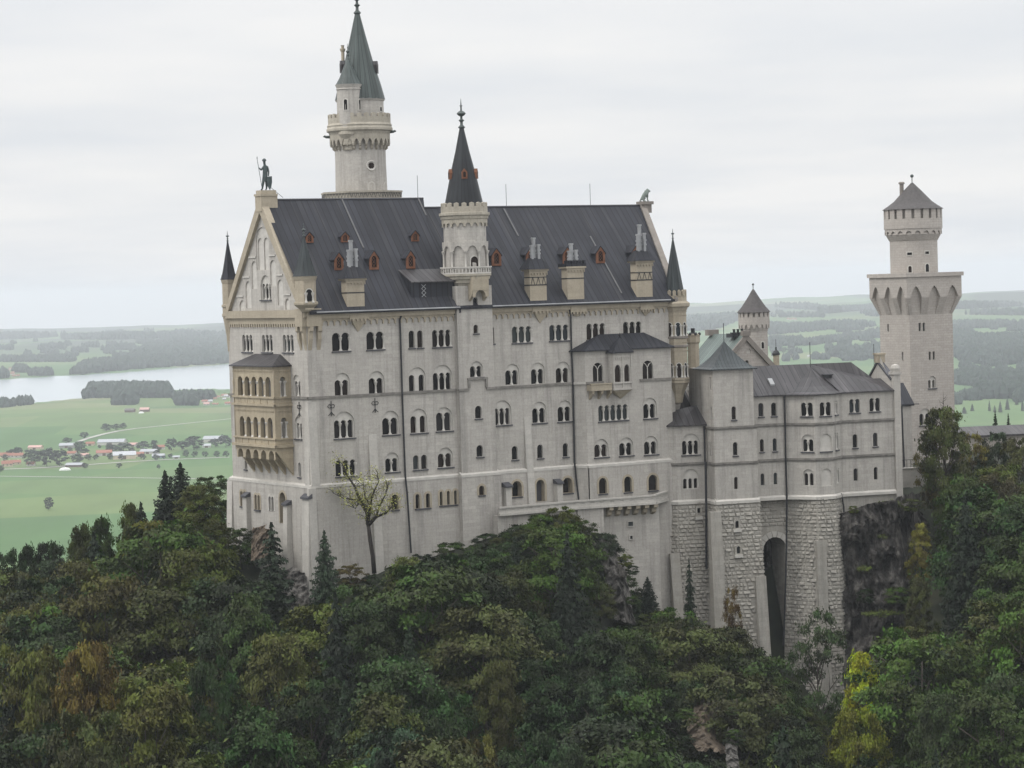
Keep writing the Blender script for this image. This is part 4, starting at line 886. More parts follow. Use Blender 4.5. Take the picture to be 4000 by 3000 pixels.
for (zf, bx, rg, par, ax) in ((z1, (1003, 720, 1026, 795), RT, TU, TX), (z1, (1108, 722, 1122, 795), RT, TU, TX), (z1, (1259, 778, 1272, 810), Ring(UX.c, ru, NA), nt_, UX), (z1, (1182, 1322, 1218, 1375), RN, nt_, NX), (z1, (1290, 1322, 1308, 1375), RN, nt_, NX)):
    x0, y0 = zf(bx[0], bx[1]); x1, y1 = zf(bx[2], bx[3])
    za, zb_ = ax.z(y1), ax.z(y0); cx = 2000 + F * ax.x / ax.y
    pc = proj((ax.x, ax.y, (za + zb_) / 2))[0]; sg = ((x0 + x1) / 2 - pc) * ax.y / F / rg.r; sg = max(-.97, min(.97, sg)); uc = math.asin(sg) * rg.r; wd = (x1 - x0) * ax.y / F / math.sqrt(1 - sg * sg) / 2
    slot(par, rg, uc - wd, uc + wd, za, zb_)
pc = proj((NX.x, NX.y, NX.z(651)))[0]; sg = (z1(1197, 0)[0] - pc) * 332 / F / rs; uc = math.asin(sg) * rs; zq = NX.z(z1(0, 1202)[1]); q = MB(); 
for i in range(16):
    a0, a1 = i * math.pi / 8, (i + 1) * math.pi / 8; q.add([RN.P(uc + math.cos(a) * rr, zq + math.sin(a) * rr, dd) for rr, dd in ((.42, .05), (.62, .16), (.70, .02)) for a in (a0, a1)], [(0, 1, 3, 2), (2, 3, 5, 4)])
Q = q.build('window', M['white'], nt_); MB().poly(*[RN.P(uc + math.cos(i * math.pi / 8) * (.40 if i % 4 else .30), zq + math.sin(i * math.pi / 8) * (.40 if i % 4 else .30), .08) for i in range(16)]).build('pane', M['pane'], Q)
MB().poly(*[RN.P(uc + math.cos(i * math.pi / 8) * .66, zq + math.sin(i * math.pi / 8) * .66, .04) for i in range(16)]).build('panel', M['grey_brown'], Q)
cx_ = at(1339, 240, 332); mm = MB().tube([(cx_.x, 332.5, NX.z(320)), (cx_.x, 332.5, NX.z(192))], .22, 8); mm.lathe((cx_.x, 332.5), [(.24, NX.z(200)), (.36, NX.z(192)), (.36, NX.z(187)), (.2, NX.z(186)), (.2, NX.z(176)), (.28, NX.z(174))], 8); mm.build('chimney', M['beige'], nt_)
for (x, y, ang) in ((1462, 290, 1.35), (1330, 285, -1.4)):
    a = NA + ang; rr = r(70); f = Frame((UX.x + (rr + .15) * math.cos(a), UX.y + (rr + .15) * math.sin(a)), a + math.pi / 2); z = NX.z(y); d = MB(); d.extr([f.P(-.4, z, 0), f.P(.4, z, 0), f.P(.4, z + 1.1, 0), f.P(0, z + 1.6, 0), f.P(-.4, z + 1.1, 0)], f.P(0, 0, -1.4) - f.P(0, 0, 0)); o = d.build('dormer', M['roof_low'], nt_); MB().poly(*[f.P(u, z_, .03) for u, z_ in arch(-.2, .2, z + .25, z + 1.05, 5)]).build('pane', M['pane'], o)

# corner turrets of the palace
def bartizan(name, label, px, py, D, hw, ys, n, roofm, rot=0.0, crenel=False, opening=True):
    A = Axis(px, py, D); fa = face_ang(A.c); r = A.w; ybc, yct, ybt, ytop, yap, yfin = ys      # corbel bottom, corbel top, body bottom ledge, body top, cone apex, finial top
    t = thing(name, label, 'turret', (A.x, A.y, A.z(ybc))); R0 = r(hw)
    m = MB().lathe(A.c, [(.1, A.z(ybc)), (R0 * .45, A.z(ybc) + .25), (R0 * .6, (A.z(ybc) + A.z(yct)) / 2), (R0 * .98, A.z(yct) - .15), (R0 * 1.1, A.z(yct)), (R0 * 1.1, A.z(yct) + .3), (R0, A.z(yct) + .35)], n, fa + math.pi / n + rot, cap=False); m.build('corbel', M['beige'], t)
    m = MB().lathe(A.c, [(R0, A.z(yct)), (R0, A.z(ybt) - .2), (R0 * 1.12, A.z(ybt) - .1), (R0 * 1.12, A.z(ybt) + .15), (R0 * .96, A.z(ybt) + .2), (R0 * .96, A.z(ytop) - .5), (R0 * 1.0, A.z(ytop) - .45), (R0 * 1.1, A.z(ytop) - .1), (R0 * 1.1, A.z(ytop))], n, fa + math.pi / n + rot, cap=False)
    B = m.build('body', M['beige'], t)
    if crenel:
        m = MB().lathe(A.c, [(R0 * 1.1, A.z(ytop) - .1), (R0 * 1.28, A.z(ytop) + .1), (R0 * 1.3, A.z(ytop) + .5), (R0 * 1.04, A.z(ytop) + .8), (R0 * 1.04, A.z(ytop) + 1.5), (R0 * .85, A.z(ytop) + 1.5)], n, fa + math.pi / n + rot, cap=False)
        merlons(m, A.c, R0 * 1.04, A.z(ytop) + 1.45, A.z(ytop) + 2.25, 14, .28, .6, fa); m.build('battlement', M['beige'], t)
    rr = R0 * (1.16 if not crenel else .92); zb_ = A.z(ytop) + (0 if not crenel else 1.2); za = A.z(yap)
    cone(t, A.c, [(rr, zb_), (rr * .74, zb_ + (za - zb_) * .18), (rr * .5, zb_ + (za - zb_) * .45), (rr * .25, zb_ + (za - zb_) * .75), (.07, za)] if not crenel else [(rr, zb_), (rr * .72, zb_ + (za - zb_) * .3), (rr * .4, zb_ + (za - zb_) * .65), (.07, za)], n, roofm, a0=fa + math.pi / n + rot)
    finial(t, A.c, (za - .05, A.z(yfin)), .12)
    return t, A, R0, fa
t, A, R0, fa = bartizan('corner_turret', 'small yellow stone turret with green cone roof on the near corner of the palace', 1193.5, 1130, 299.7, 45, (1225, 1190, 1186, 1079, 921, 872), 6, 'copper_dark', .35)
f = Frame((A.x + R0 * .84 * math.cos(fa + .35), A.y + R0 * .84 * math.sin(fa + .35)), fa + .35 + math.pi / 2); c0 = A.z(1183)
h = arch(-.38, .38, c0, A.z(1130), 6); m = MB().reveal(f, h, .07, -.1); m.face(f, arch(-.5, .5, c0 - .02, A.z(1130) + .12, 6), [h], .07); w_ = m.build('window', M['white'], t); MB().poly(*[f.P(u, z, .03) for u, z in h]).build('pane', M['pane'], w_)
for u in (-.42, .42): column(w_, f, u, c0, A.z(1143), .1, .1)
for yy in ((1096, 1103), (1203, 1212)):
    m = MB(); arcade(m, f, -.55, .55, 5, A.z(yy[1]), A.z(yy[1]) + .05, A.z(yy[0]), .6, .06, .05); m.build('frieze', M['beige'], t)
# block and paired corbels that carry this turret
for fr, s in ((Fa, 0), (Ga, -1.7)):
    m = MB(); m.box(fr, s - .1 if s == 0 else s, s + 1.7 if s == 0 else .1, ZE - 1.6, ZE + .5, -.4, .62); m.build('bearing_block', M['beige'], t)
    for u in ((s + .1, s + 1.25) if s == 0 else (s - .05, s + 1.1)):
        zt_ = ZE - 1.6; m = MB(); m.extr([fr.P(u, zt_, .002), fr.P(u, zt_, .6), fr.P(u, zt_ - .55, .58), fr.P(u, zt_ - .7, .4), fr.P(u, zt_ - 1.5, .36), fr.P(u, zt_ - 2.2, .15), fr.P(u, zt_ - 2.8, .002)], fr.P(u + .5, 0, 0) - fr.P(u, 0, 0)); m.build('corbel', M['beige'], t)
bartizan('corner_turret', 'small dark coned turret on the far left corner of the gable front', 896, 1150, 317.5, 29, (1380, 1235, 1195, 1092, 941, 902), 8, 'roof', .2)
t, A, R0, fa = bartizan('corner_turret', 'tall yellow octagonal turret with battlements and green spire at the right palace end', 2639, 1330, 329.4, 46, (1580, 1495, 1480, 1200, 931, 893), 8, 'copper_dark', .25, True)
for y in (1317, 1351): MB().lathe(A.c, [(R0 * .96, A.z(y) - .2), (R0 * 1.08, A.z(y) - .12), (R0 * 1.08, A.z(y) + .12), (R0 * .96, A.z(y) + .15)], 8, fa + math.pi / 8 + .25, cap=False).build('string_course', M['grey_brown'], t)
for k in (-1, 0, 1):
    a = fa + .25 + k * math.pi / 4 ; f = Frame((A.x + R0 * .96 * .925 * math.cos(a), A.y + R0 * .96 * .925 * math.sin(a)), a + math.pi / 2)
    for y0, y1 in ((1260, 1313), (1418, 1474)):
        h = arch(-.3, .3, A.z(y1), A.z(y0), 6); m = MB().reveal(f, h, .06, -.05); m.face(f, arch(-.42, .42, A.z(y1) - .02, A.z(y0) + .1, 6), [h], .06); w_ = m.build('window', M['white'], t); MB().poly(*[f.P(u, z, .03) for u, z in h]).build('pane', M['pane'], w_)
        for u in (-.36, .36): column(w_, f, u, A.z(y1), A.z(y0) - .3, .09, .09)
    for y in (1215, 1230, 1335, 1368): 
        m = MB(); arcade(m, f, -.6, .6, 5, A.z(y) - .18, A.z(y) - .12, A.z(y), .6, .05, .04); m.build('frieze', M['beige'], t)

# ------------------------------------------------------------ square tower and the round tower behind
KA = R(25.6)
P1 = at(3556, 1400, 370); QR = Frame(P1, KA); QL = Frame(P1, KA - math.pi / 2)
sR = QR.px(3724, 1400)[0]; sL = -QL.px(3440, 1400)[0]; sq = (sR + sL) / 2 * .5 + sR * .5
sqt = thing('square_tower', 'tall square tower with pointed corbel arches and a round battlemented top at the right', 'tower', QR.P(sq / 2, 165, -sq / 2))
zq = lambda y: QR.px(3556, y)[1]
zfl_, zar, zpl, ztp = zq(1230), zq(1163), zq(1082), zq(1064)
ov = QR.px(3751, 1120)[0] - sR; ov = 1.0
for bx, fr, kw in ((wg((550, 345, 565, 405)), QL, dict(kind='s')), (wg((668, 570, 681, 640)), QL, dict(kind='s')), (wg((806, 334, 858, 402)), QR, dict(kind='s', k=2)), (wg((888, 567, 938, 634)), QR, dict(kind='s', k=2)), (wg((884, 765, 947, 872)), QR, dict(kind='n', k=2, lf=.68)), (wg((812, 1028, 906, 1172)), QR, dict(kind='n', k=2, lf=.7))):
    window(sqt, fr, bx, cols=False, sill=kw.get('kind') == 'n', mw=.3, **kw)
m = MB().face(QR, [(0, 155), (sq, 155), (sq, zfl_), (0, zfl_)], QR.holes); m.face(QL, [(-sL, 155), (0, 155), (0, zfl_), (-sL, zfl_)], QL.holes)
m.poly(QR.P(sq, 155), QR.P(sq, 155, -sL), QR.P(sq, zfl_, -sL), QR.P(sq, zfl_)); m.poly(QR.P(0, 155, -sL), QR.P(sq, 155, -sL), QR.P(sq, zfl_, -sL), QR.P(0, zfl_, -sL)); m.box(QR, 0.05, sq - .05, zfl_ - .3, zpl + .05, -sL + .05, -.05); SH = m.build('shaft', M['tower_stone'], sqt)
def flare(fr, u0, u1, name, sgn):
    """battlement face: plain wall over pointed arches, whose piers taper back into the shaft"""
    n = 3; lo_u, hi_u = (u0 - ov, u1 + ov); mb = MB(); c = (hi_u - lo_u) / n; zap = zq(1118); c0 = (u1 - u0) / n
    P = fr.P; w = .33
    arcade(mb, fr, lo_u, hi_u, n, zar, zar, zpl, .62, .75, ov, pointed=True, soffit=True)
    for k in range(n):
        for side in (0, 1):
            a, b = (lo_u + k * c, lo_u + k * c + c * .19) if side == 0 else (lo_u + (k + 1) * c - c * .19, lo_u + (k + 1) * c)
            a2, b2 = (u0 + k * c0, u0 + k * c0 + c0 * .21) if side == 0 else (u0 + (k + 1) * c0 - c0 * .21, u0 + (k + 1) * c0)
            mb.poly(P(a, zar, ov), P(b, zar, ov), P(b2, zfl_, .03), P(a2, zfl_, .03))
            i, i2 = (b, b2) if side == 0 else (a, a2); mb.poly(P(i, zar, ov), P(i, zar, .2), P(i2, zfl_, -.01), P(i2, zfl_, .03))
        m0, m1 = P(lo_u + k * c + c * .15, zar, .42), P(lo_u + (k + 1) * c - c * .15, zar, .42); mb.poly(P(lo_u + k * c + c * .15, zap + .4, .62), P(lo_u + (k + 1) * c - c * .15, zap + .4, .62), m1, m0); mb.poly(m0, m1, P(u0 + (k + 1) * c0 - c0 * .19, zfl_, .0), P(u0 + k * c0 + c0 * .19, zfl_, .0))
    return mb.build(name, M['tower_stone'], sqt)
flare(QR, 0, sq, 'corbel_storey', 1); flare(QL, -sL, 0, 'corbel_storey', -1)
m = MB(); o2 = ov + .25
m.hexa([QR.P(-o2, zpl, o2), QR.P(sq + o2, zpl, o2), QR.P(sq + o2, zpl, -sL - o2), QR.P(-o2, zpl, -sL - o2)], [QR.P(-o2, ztp - .1, o2), QR.P(sq + o2, ztp - .1, o2), QR.P(sq + o2, ztp - .1, -sL - o2), QR.P(-o2, ztp - .1, -sL - o2)])
m.hexa([QR.P(sq + ov, zar, ov), QR.P(sq + ov, zar, -sL - ov), QR.P(sq, zfl_, -sL), QR.P(sq, zfl_, 0)], [QR.P(sq + ov, zpl, ov), QR.P(sq + ov, zpl, -sL - ov), QR.P(sq + ov - .1, zpl, -sL), QR.P(sq + ov - .1, zpl, 0)])
m.poly(QL.P(-sL - ov, zar, ov), QL.P(-sL - ov, zar, -2), QL.P(-sL - ov, zpl, -2), QL.P(-sL - ov, zpl, ov)); m.poly(QL.P(-sL - ov, zar, ov), QL.P(-sL - ov, zar, -2), QL.P(-sL, zfl_, -2), QL.P(-sL, zfl_, 0))
m.build('parapet', M['tower_stone'], sqt)
c_ = QR.P(sq * .5 + .1, 0, -sL * .5); RX = Axis(3571, 1060, c_.y); r = RX.w
ra, rb_ = r(92), r(113); RRA = face_ang(RX.c); yz = lambda y: RX.z(z8(0, y)[1])
MB().lathe(RX.c, [(ra, ztp - .5), (ra, yz(935))], 32, cap=False).build('drum', M['tower_stone'], sqt, smooth=30)
m = MB(); RQ = Ring(RX.c, rb_ - .1, RRA); LQ = 2 * math.pi * RQ.r; arcade(m, RQ, -LQ / 2, LQ / 2, 20, yz(875), yz(868), yz(815), .62, .5)
m.lathe(RX.c, [(rb_ - .1, yz(815)), (rb_, yz(812)), (rb_, yz(705))], 40, cap=False)
m.lathe(RX.c, [(ra, yz(945)), (ra + .1, yz(935)), (ra + .55, yz(875)), (ra + .35, yz(840))], 40, cap=False)
for k in range(20):
    a = RRA + 2 * math.pi * (k + .5) / 20; da = math.pi / 20 * .68
    m.hexa([(RX.x + rr * math.cos(aa), RX.y + rr * math.sin(aa), yz(706)) for rr, aa in ((rb_ - .3, a - da), (rb_ - .3, a + da), (rb_, a + da), (rb_, a - da))], [(RX.x + rr * math.cos(aa), RX.y + rr * math.sin(aa), yz(605)) for rr, aa in ((rb_ - .3, a - da), (rb_ - .3, a + da), (rb_, a + da), (rb_, a - da))])
m.lathe(RX.c, [(rb_ - .5, yz(720)), (rb_ - .5, yz(605))], 32, cap=False)
m.build('battlement', M['tower_stone'], sqt)
cone(sqt, RX.c, [(r(119), yz(603)), (r(95), yz(560)), (r(73), yz(515)), (r(38), yz(410)), (.15, yz(315))], 24, 'tile')
m = MB().tube([(RX.x, RX.y, yz(320)), (RX.x, RX.y, yz(262))], .07, 6); m.ball((RX.x, RX.y, yz(242)), r(7)); m.build('finial', M['bronze'], sqt)
cx_ = at(*z8(892, 450), RX.y); m = MB().lathe((cx_.x, RX.y), [(.32, yz(500)), (.3, yz(330)), (.45, yz(325)), (.45, yz(310)), (.3, yz(302))], 10); m.build('chimney', M['grey_brown'], sqt)
RRg = Ring(RX.c, ra, RRA)
for x0, y0, x1, y1, ar in ((952, 1068, 1003, 1095, False), (1138, 1062, 1185, 1090, False), (965, 1213, 1000, 1282, True), (1142, 1195, 1184, 1280, True)):
    pc = proj((RX.x, RX.y, yz((y0 + y1) / 2)))[0]; xx = z8((x0 + x1) / 2, 0)[0]; sg = (xx - pc) * RX.y / F / ra; uc = math.asin(sg) * ra; wd = (x1 - x0) * .3617 * RX.y / F / 2
    slot(sqt, RRg, uc - wd, uc + wd, yz(y1), yz(y0), ar)
# round tower behind the green roof
VX = Axis(2945, 1250, 366); r = VX.w; VA = face_ang(VX.c)
rt_ = thing('round_tower', 'small round tower with brown cone roof behind the green roof', 'tower', (VX.x, VX.y, 165)); y4 = lambda y: VX.z(z4(0, y)[1])
rv, ru = r(52), r(61)
MB().lathe(VX.c, [(rv, 160), (rv, y4(540))], 28, cap=False).build('shaft', M['tower_stone'], rt_, smooth=30)
m = MB(); RV = Ring(VX.c, ru, VA); LV = 2 * math.pi * ru; arcade(m, RV, -LV / 2, LV / 2, 18, y4(520), y4(510), y4(455), .58, .3, pointed=True)
m.lathe(VX.c, [(ru, y4(460)), (ru, y4(438))], 32, cap=False); m.lathe(VX.c, [(rv, y4(545)), (ru - .12, y4(505)), (ru - .2, y4(480))], 32, cap=False); m.lathe(VX.c, [(ru - .4, y4(445)), (ru - .4, y4(405))], 24, cap=False)
for k in range(18):
    a = VA + 2 * math.pi * (k + .5) / 18; da = math.pi / 18 * .66
    q = [(rr, aa) for rr, aa in ((ru - .3, a - da), (ru - .3, a + da), (ru, a + da), (ru, a - da))]; m.hexa([(VX.x + rr * math.cos(aa), VX.y + rr * math.sin(aa), y4(439)) for rr, aa in q], [(VX.x + rr * math.cos(aa), VX.y + rr * math.sin(aa), y4(404)) for rr, aa in q])
m.build('battlement', M['tower_stone'], rt_)
cone(rt_, VX.c, [(r(66), y4(405)), (r(47), y4(365)), (r(25), y4(305)), (.12, y4(240))], 24, 'tile')
m = MB().tube([(VX.x, VX.y, y4(245)), (VX.x, VX.y, y4(215))], .06, 6); m.ball((VX.x, VX.y, y4(205)), r(4.5)); m.build('finial', M['bronze'], rt_)
slot(rt_, Ring(VX.c, rv, VA), 1.0, 1.45, y4(665), y4(618))
# ------------------------------------------------------------ the right wing on its rough block base
KF = Frame(at(2900, 1600, 326)[:2], R(17))
S1, S2, BT_, EV = 180.85, 176.3, 171.45, 184.6
wing = thing('castle_wing', 'pale grey lower wing with polygonal bay and square stair block on rough block base', 'castle building', KF.P(5, 150, -4))
kx = lambda px, py, d: KF.px(px, py, d)[0]
# plan corners in (u, d)
aF, bF, cD = -2.3, .5, -1.0
a1 = kx(2640, 1700, aF); a0 = (a1 - 1.9, aF - 1.7); a2 = kx(2760, 1700, aF)
b0 = kx(2790, 1700, bF); b1u = kx(2942, 1500, bF); b1 = kx(2957, 1720, bF)
d0 = kx(3072, 1640, cD); d1 = (d0 + 2.75, cD + 2.75); d2 = (d0 + 2.75 + 2.45, cD + 2.75); d3 = (d2[0] + 2.1, cD + .65)
e0 = d3[0] - .25; eD = cD + .65; e1 = kx(3492, 1600, eD)
def wall_between(p, q):
    a, b = KF.P(p[0], 0, p[1]), KF.P(q[0], 0, q[1]); u = b - a; return Frame(a[:2], math.atan2(u.y, u.x)), u.length
fa0, la0 = wall_between(a0, (a1, aF)); fa1, la1 = wall_between((a1, aF), (b0 + .2, aF))
fbl, lbl = wall_between((b0, aF), (b0, bF)); fbf, lbf = wall_between((b0, bF), (b1u, bF)); fbr, lbr = wall_between((b1u, bF), (b1u, cD))
fc, lc = wall_between((b1u - .1, cD), (d0, cD)); fd1, ld1 = wall_between((d0, cD), d1); fd2, ld2 = wall_between(d1, d2); fd3, ld3 = wall_between(d2, d3); fe, le = wall_between(d3, (e1, eD))
ZBF = KF.px(2860, 1440, bF)[1]; ZAF = 181.2
def wk(fr, b, *a, **k): return window(wing, fr, w4(b), *a, **k)
wk(fa1, (300, 1278, 430, 1440), 'n', 3, lf=.66); window(wing, fa1, w7((335, 265, 462, 420)), 'n', 3, lf=.52, cols=False, sill=False)
for b in ((660, 1082, 692, 1188), (670, 1340, 704, 1446)): wk(fbf, b, 'a', 1)
window(wing, fbf, w7((740, 327, 770, 425)), 'a', 1, sill=False)
wk(fbl, (503, 870, 510, 965), 'a', 1, sill=False); wk(fbl, (510, 1085, 518, 1180), 'a', 1, sill=False); wk(fbl, (502, 1335, 509, 1440), 'a', 1, sill=False)
for b in ((853, 1058, 890, 1166), (945, 1055, 983, 1162), (864, 1318, 892, 1420), (956, 1312, 986, 1415)): wk(fc, b, 'a', 1)
for b in ((948, 300, 978, 395), (1050, 293, 1080, 388)): window(wing, fc, w7(b), 'a', 1, sill=False)
for b in ((1158, 1055, 1243, 1163),): wk(fd1, b, 'a', 2, mw=.24)
wk(fd1, (1163, 1285, 1250, 1418), 'n', 2, lf=.72); window(wing, fd1, w7((1278, 268, 1365, 397)), 'n', 2, lf=.76, cols=False, sill=False)
wk(fd2, (1295, 1052, 1375, 1160), 'a', 2, mw=.24); wk(fd2, (1297, 1280, 1380, 1415), 'b', 0); window(wing, fd2, w7((1425, 262, 1505, 400)), 'b', 0, sill=False)
for b in ((1402, 1040, 1422, 1152), (1408, 1270, 1428, 1405)): wk(fd3, b, 'a', 2, mw=.24)
window(wing, fd3, w7((1545, 255, 1563, 380)), 'a', 2, mw=.24, sill=False)
for b in ((1508, 1030, 1583, 1138), (1653, 1022, 1728, 1128)): wk(fe, b, 'a', 2, mw=.24)
for b in ((1532, 1283, 1566, 1390), (1678, 1272, 1712, 1380)): wk(fe, b, 'a', 1)
for b in ((1678, 260, 1712, 360), (1837, 250, 1868, 350)): window(wing, fe, w7(b), 'a', 1, sill=False)
m = MB()
for fr, l, z0, z1 in ((fa0, la0, BT_, ZAF), (fa1, la1, BT_, ZAF), (fbl, lbl, BT_, ZBF), (fbf, lbf, BT_, ZBF), (fbr, lbr, BT_, ZBF), (fc, lc, BT_, EV), (fd1, ld1, BT_, EV), (fd2, ld2, BT_, EV), (fd3, ld3, BT_, EV), (fe, le, BT_, EV)):
    m.face(fr, [(0, z0), (l, z0), (l, z1), (0, z1)], fr.holes)
K = KF.P
m.box(KF, b0, b1u, EV - 2, ZBF, -8, -3.2); m.poly(K(b0, ZAF - 8, -8), K(b0, ZAF - 8, aF), K(b0, ZBF, aF), K(b0, ZBF, -8)); m.poly(K(b1u, EV - 4, -8), K(b1u, EV - 4, cD), K(b1u, ZBF, cD), K(b1u, ZBF, -8))
m.poly(K(e1, 150, eD), K(e1, 150, eD - 8), K(e1, EV, eD - 8), K(e1, 189.2, eD - 4), K(e1, EV, eD))
m.poly(K(a0[0], 150, -12), K(e1, 150, -12), K(e1, EV, -12), K(a0[0], EV, -12))
m.build('wall', M['wall'], wing)
m = MB()                                                 # lower part of the stair block is a little wider
fw, lw = wall_between((b0 - .06, bF + .1), (b1, bF + .1)); 
m.poly(fw.P(0, BT_, 0), fw.P(lw, BT_, 0), fw.P(lw, S1, 0), fw.P(0, S1, 0)) if False else None
m.box(KF, b1u + .002, b1, BT_, S1, cD, bF - .004); m.build('wall_pier', M['wall'], wing)
for z, fs in ((S1, ((fbl, lbl), (fbf, lbf + .35), (fc, lc), (fd1, ld1), (fd2, ld2), (fd3, ld3), (fe, le))), (S2, ((fa0, la0), (fa1, la1), (fbl, lbl), (fbf, lbf + .35), (fc, lc), (fd1, ld1), (fd2, ld2), (fd3, ld3), (fe, le)))):
    m = MB()
    for fr, l in fs: m.box(fr, -.07, l + .07, z - .15, z + .1, -.1, .2); m.box(fr, -.04, l + .04, z - .32, z - .152, -.1, .1)
    m.build('string_course', M['course'], wing)
m = MB()
for fr, l in ((fa0, la0), (fa1, la1), (fbl, lbl), (fbf, lbf + .3), (fc, lc), (fd1, ld1), (fd2, ld2), (fd3, ld3), (fe, le + .4)): ledge(m, fr, -.1, l + .1, BT_, .01, .32, .35, .4)
m.build('plinth_ledge', M['white'], wing)
# end buttress with rounded head
EB = MB(); EB.box(KF, e1 - .05, e1 + .85, 168, EV + 2.0, eD - .8, eD + .35); EB.box(KF, e1 - .2, e1 + 1.0, EV + 2.0, EV + 2.35, eD - .95, eD + .5); p = K(e1 + .4, EV + 2.3, eD - .2); EB.lathe(p, [(.55, EV + 2.35), (.65, EV + 2.8), (.5, EV + 3.2), (.05, EV + 3.35)], 12); EB.build('corner_buttress', M['wall'], wing)
# roofs
u0r, zr0 = KF.px(*z4(820, 797), -5.5); u1r, zr1 = KF.px(*z4(1520, 772), -5.5); zr = (zr0 + zr1) / 2 + .1
rm = MB(); ov_ = .35
cu = b1u
rm.poly(K(cu, EV, cD + ov_), K(d0, EV, cD + ov_), K(d0 + 1.8, zr, -5.5), K(cu, zr, -5.5))
rm.poly(K(d3[0], EV, eD + ov_), K(e1, EV, eD + ov_), K(e1, zr - 2.2, -4.0), K(u1r + 2.4, zr - 2.2, -4.0), K(u1r, zr, -5.5), K(d3[0] - 2.2, zr, -5.5))
rm.poly(K(d0, EV, cD + ov_), K(d3[0], EV, eD), K(d3[0] - 2.2, zr, -5.5), K(d0 + 1.8, zr, -5.5))
rm.poly(K(cu, zr, -5.5), K(u1r, zr, -5.5), K(u1r + 2, EV, -12), K(cu, EV, -12)); rm.poly(K(u1r, zr, -5.5), K(u1r + 2.4, zr - 2.2, -4), K(e1, zr - 2.2, -4), K(e1, EV, -9), K(u1r + 2, EV, -12))
for p, q in (((cu, cD + ov_), (d0, cD + ov_)), ((d3[0], eD + ov_), (e1, eD + ov_))): rm.poly(K(p[0], EV, p[1]), K(q[0], EV, q[1]), K(q[0], EV - .16, q[1]), K(p[0], EV - .16, p[1])); rm.poly(K(p[0], EV - .16, p[1]), K(q[0], EV - .16, q[1]), K(q[0], EV - .16, q[1] - .5), K(p[0], EV - .16, p[1] - .5))
rm.build('roof', M['roof_low'], wing)
ub, zbp = KF.px(*z4(1236, 800), -3.2); tip = (ub, -3.6)
dl = [(d0 - .35, cD + ov_ * .9), (d1[0] - .15, d1[1] + ov_), (d2[0] + .15, d2[1] + ov_), (d3[0] + .35, d3[1] + ov_ * .6), (d3[0] + .9, eD - .4)]
bm_ = MB()
lv = [0, .18, .42, .72, 1.0]; zl = [0, .26, .58, .86, 1.0]
for p, q in zip(dl, dl[1:]):
    for i in range(4):
        t0, t1 = lv[i], lv[i + 1]; f = lambda s, t: (s[0] * (1 - t) + tip[0] * t, s[1] * (1 - t) + tip[1] * t); zz_ = lambda i: EV + (zbp - EV) * zl[i] * (1 if i else 1)
        # bell curve: flat near the eave, steep at the tip
        za, zb2 = EV + (zbp - EV) * (t0 ** 1.5), EV + (zbp - EV) * (t1 ** 1.5)
        A, B, C_, D_ = f(p, t0), f(q, t0), f(q, t1), f(p, t1); bm_.poly(K(A[0], za, A[1]), K(B[0], za, B[1]), K(C_[0], zb2, C_[1]), K(D_[0], zb2, D_[1]))
    bm_.poly(K(p[0], EV, p[1]), K(q[0], EV, q[1]), K(q[0], EV - .16, q[1]), K(p[0], EV - .16, p[1])); bm_.poly(K(p[0], EV - .16, p[1]), K(q[0], EV - .16, q[1]), K(tip[0], EV - .16, tip[1]))
bm_.build('bay_roof', M['roof_low'], wing)
rod(wing, K(ub, zbp - .1, -3.6), KF.px(*z4(1234, 615), -3.6)[1] - zbp)
def hiproof(par, cs, apex, n, pw, mname, name='roof', th=.15):
    """a roof on the corner points cs that sweeps up to apex; pw > 1 flares at the eave"""
    m = MB(); cs = [Vector(c) for c in cs]; ap = Vector(apex); L_ = len(cs)
    def at_(c, t): v = c * (1 - t) + ap * t; v.z = c.z + (ap.z - c.z) * t ** pw; return v
    for i in range(L_):
        a, b = cs[i], cs[(i + 1) % L_]
        for k in range(n):
            t0, t1 = k / n, (k + 1) / n
            if t1 > .999: m.poly(at_(a, t0), at_(b, t0), ap)
            else: m.poly(at_(a, t0), at_(b, t0), at_(b, t1), at_(a, t1))
        m.poly(a, b, b - Vector((0, 0, th)), a - Vector((0, 0, th)))
    m.poly(*[c - Vector((0, 0, th)) for c in cs]); return m.build(name, M[mname], par)
uc = (b0 + b1u) / 2; dc = bF - 2.6
zap = KF.px(*z4(632, 612), dc)[1]
hiproof(wing, [K(b0 - .5, ZBF, bF + .5), K(b1u + .45, ZBF, bF + .5), K(b1u + .45, ZBF, bF - 5.6), K(b0 - .5, ZBF, bF - 5.6)], K(uc - .05, zap, dc), 7, 1.45, 'copper_dark', 'stair_block_roof')
rod(wing, K(uc - .05, zap - .1, dc), KF.px(*z4(626, 478), dc)[1] - zap, .05)
zpa = KF.px(*z4(300, 1112), aF - 3)[1]
m = MB(); A, B, C_, D_ = K(a0[0] - .3, ZAF, a0[1] - .1), K(a1 - .1, ZAF, aF + .35), K(b0 + .1, ZAF, aF + .35), K(b0 + .1, zpa + .6, aF - 3.2); E2 = K(a1 + .7, zpa, aF - 3.0); G2 = K(a0[0] - .3, ZAF, aF - 5)
m.poly(A, B, E2); m.poly(B, C_, D_, E2); m.poly(G2, A, E2)
for p, q in ((A, B), (B, C_)): m.poly(p, q, q + dn, p + dn)
m.poly(A + dn, B + dn, C_ + dn, K(b0, ZAF - .14, aF - 3)); m.build('side_block_roof', M['roof_low'], wing)
m = MB(); q0, q1, q2 = z4(282, 1118), z4(378, 1105), z4(312, 972)
x0, x1, x2 = at(*q0, 329.5), at(*q1, 331.5), at(*q2, 332); m.extr([x0, x1, x2], (.4, 2.0, 0)); m.build('stair_roof', M['roof_low'], wing)
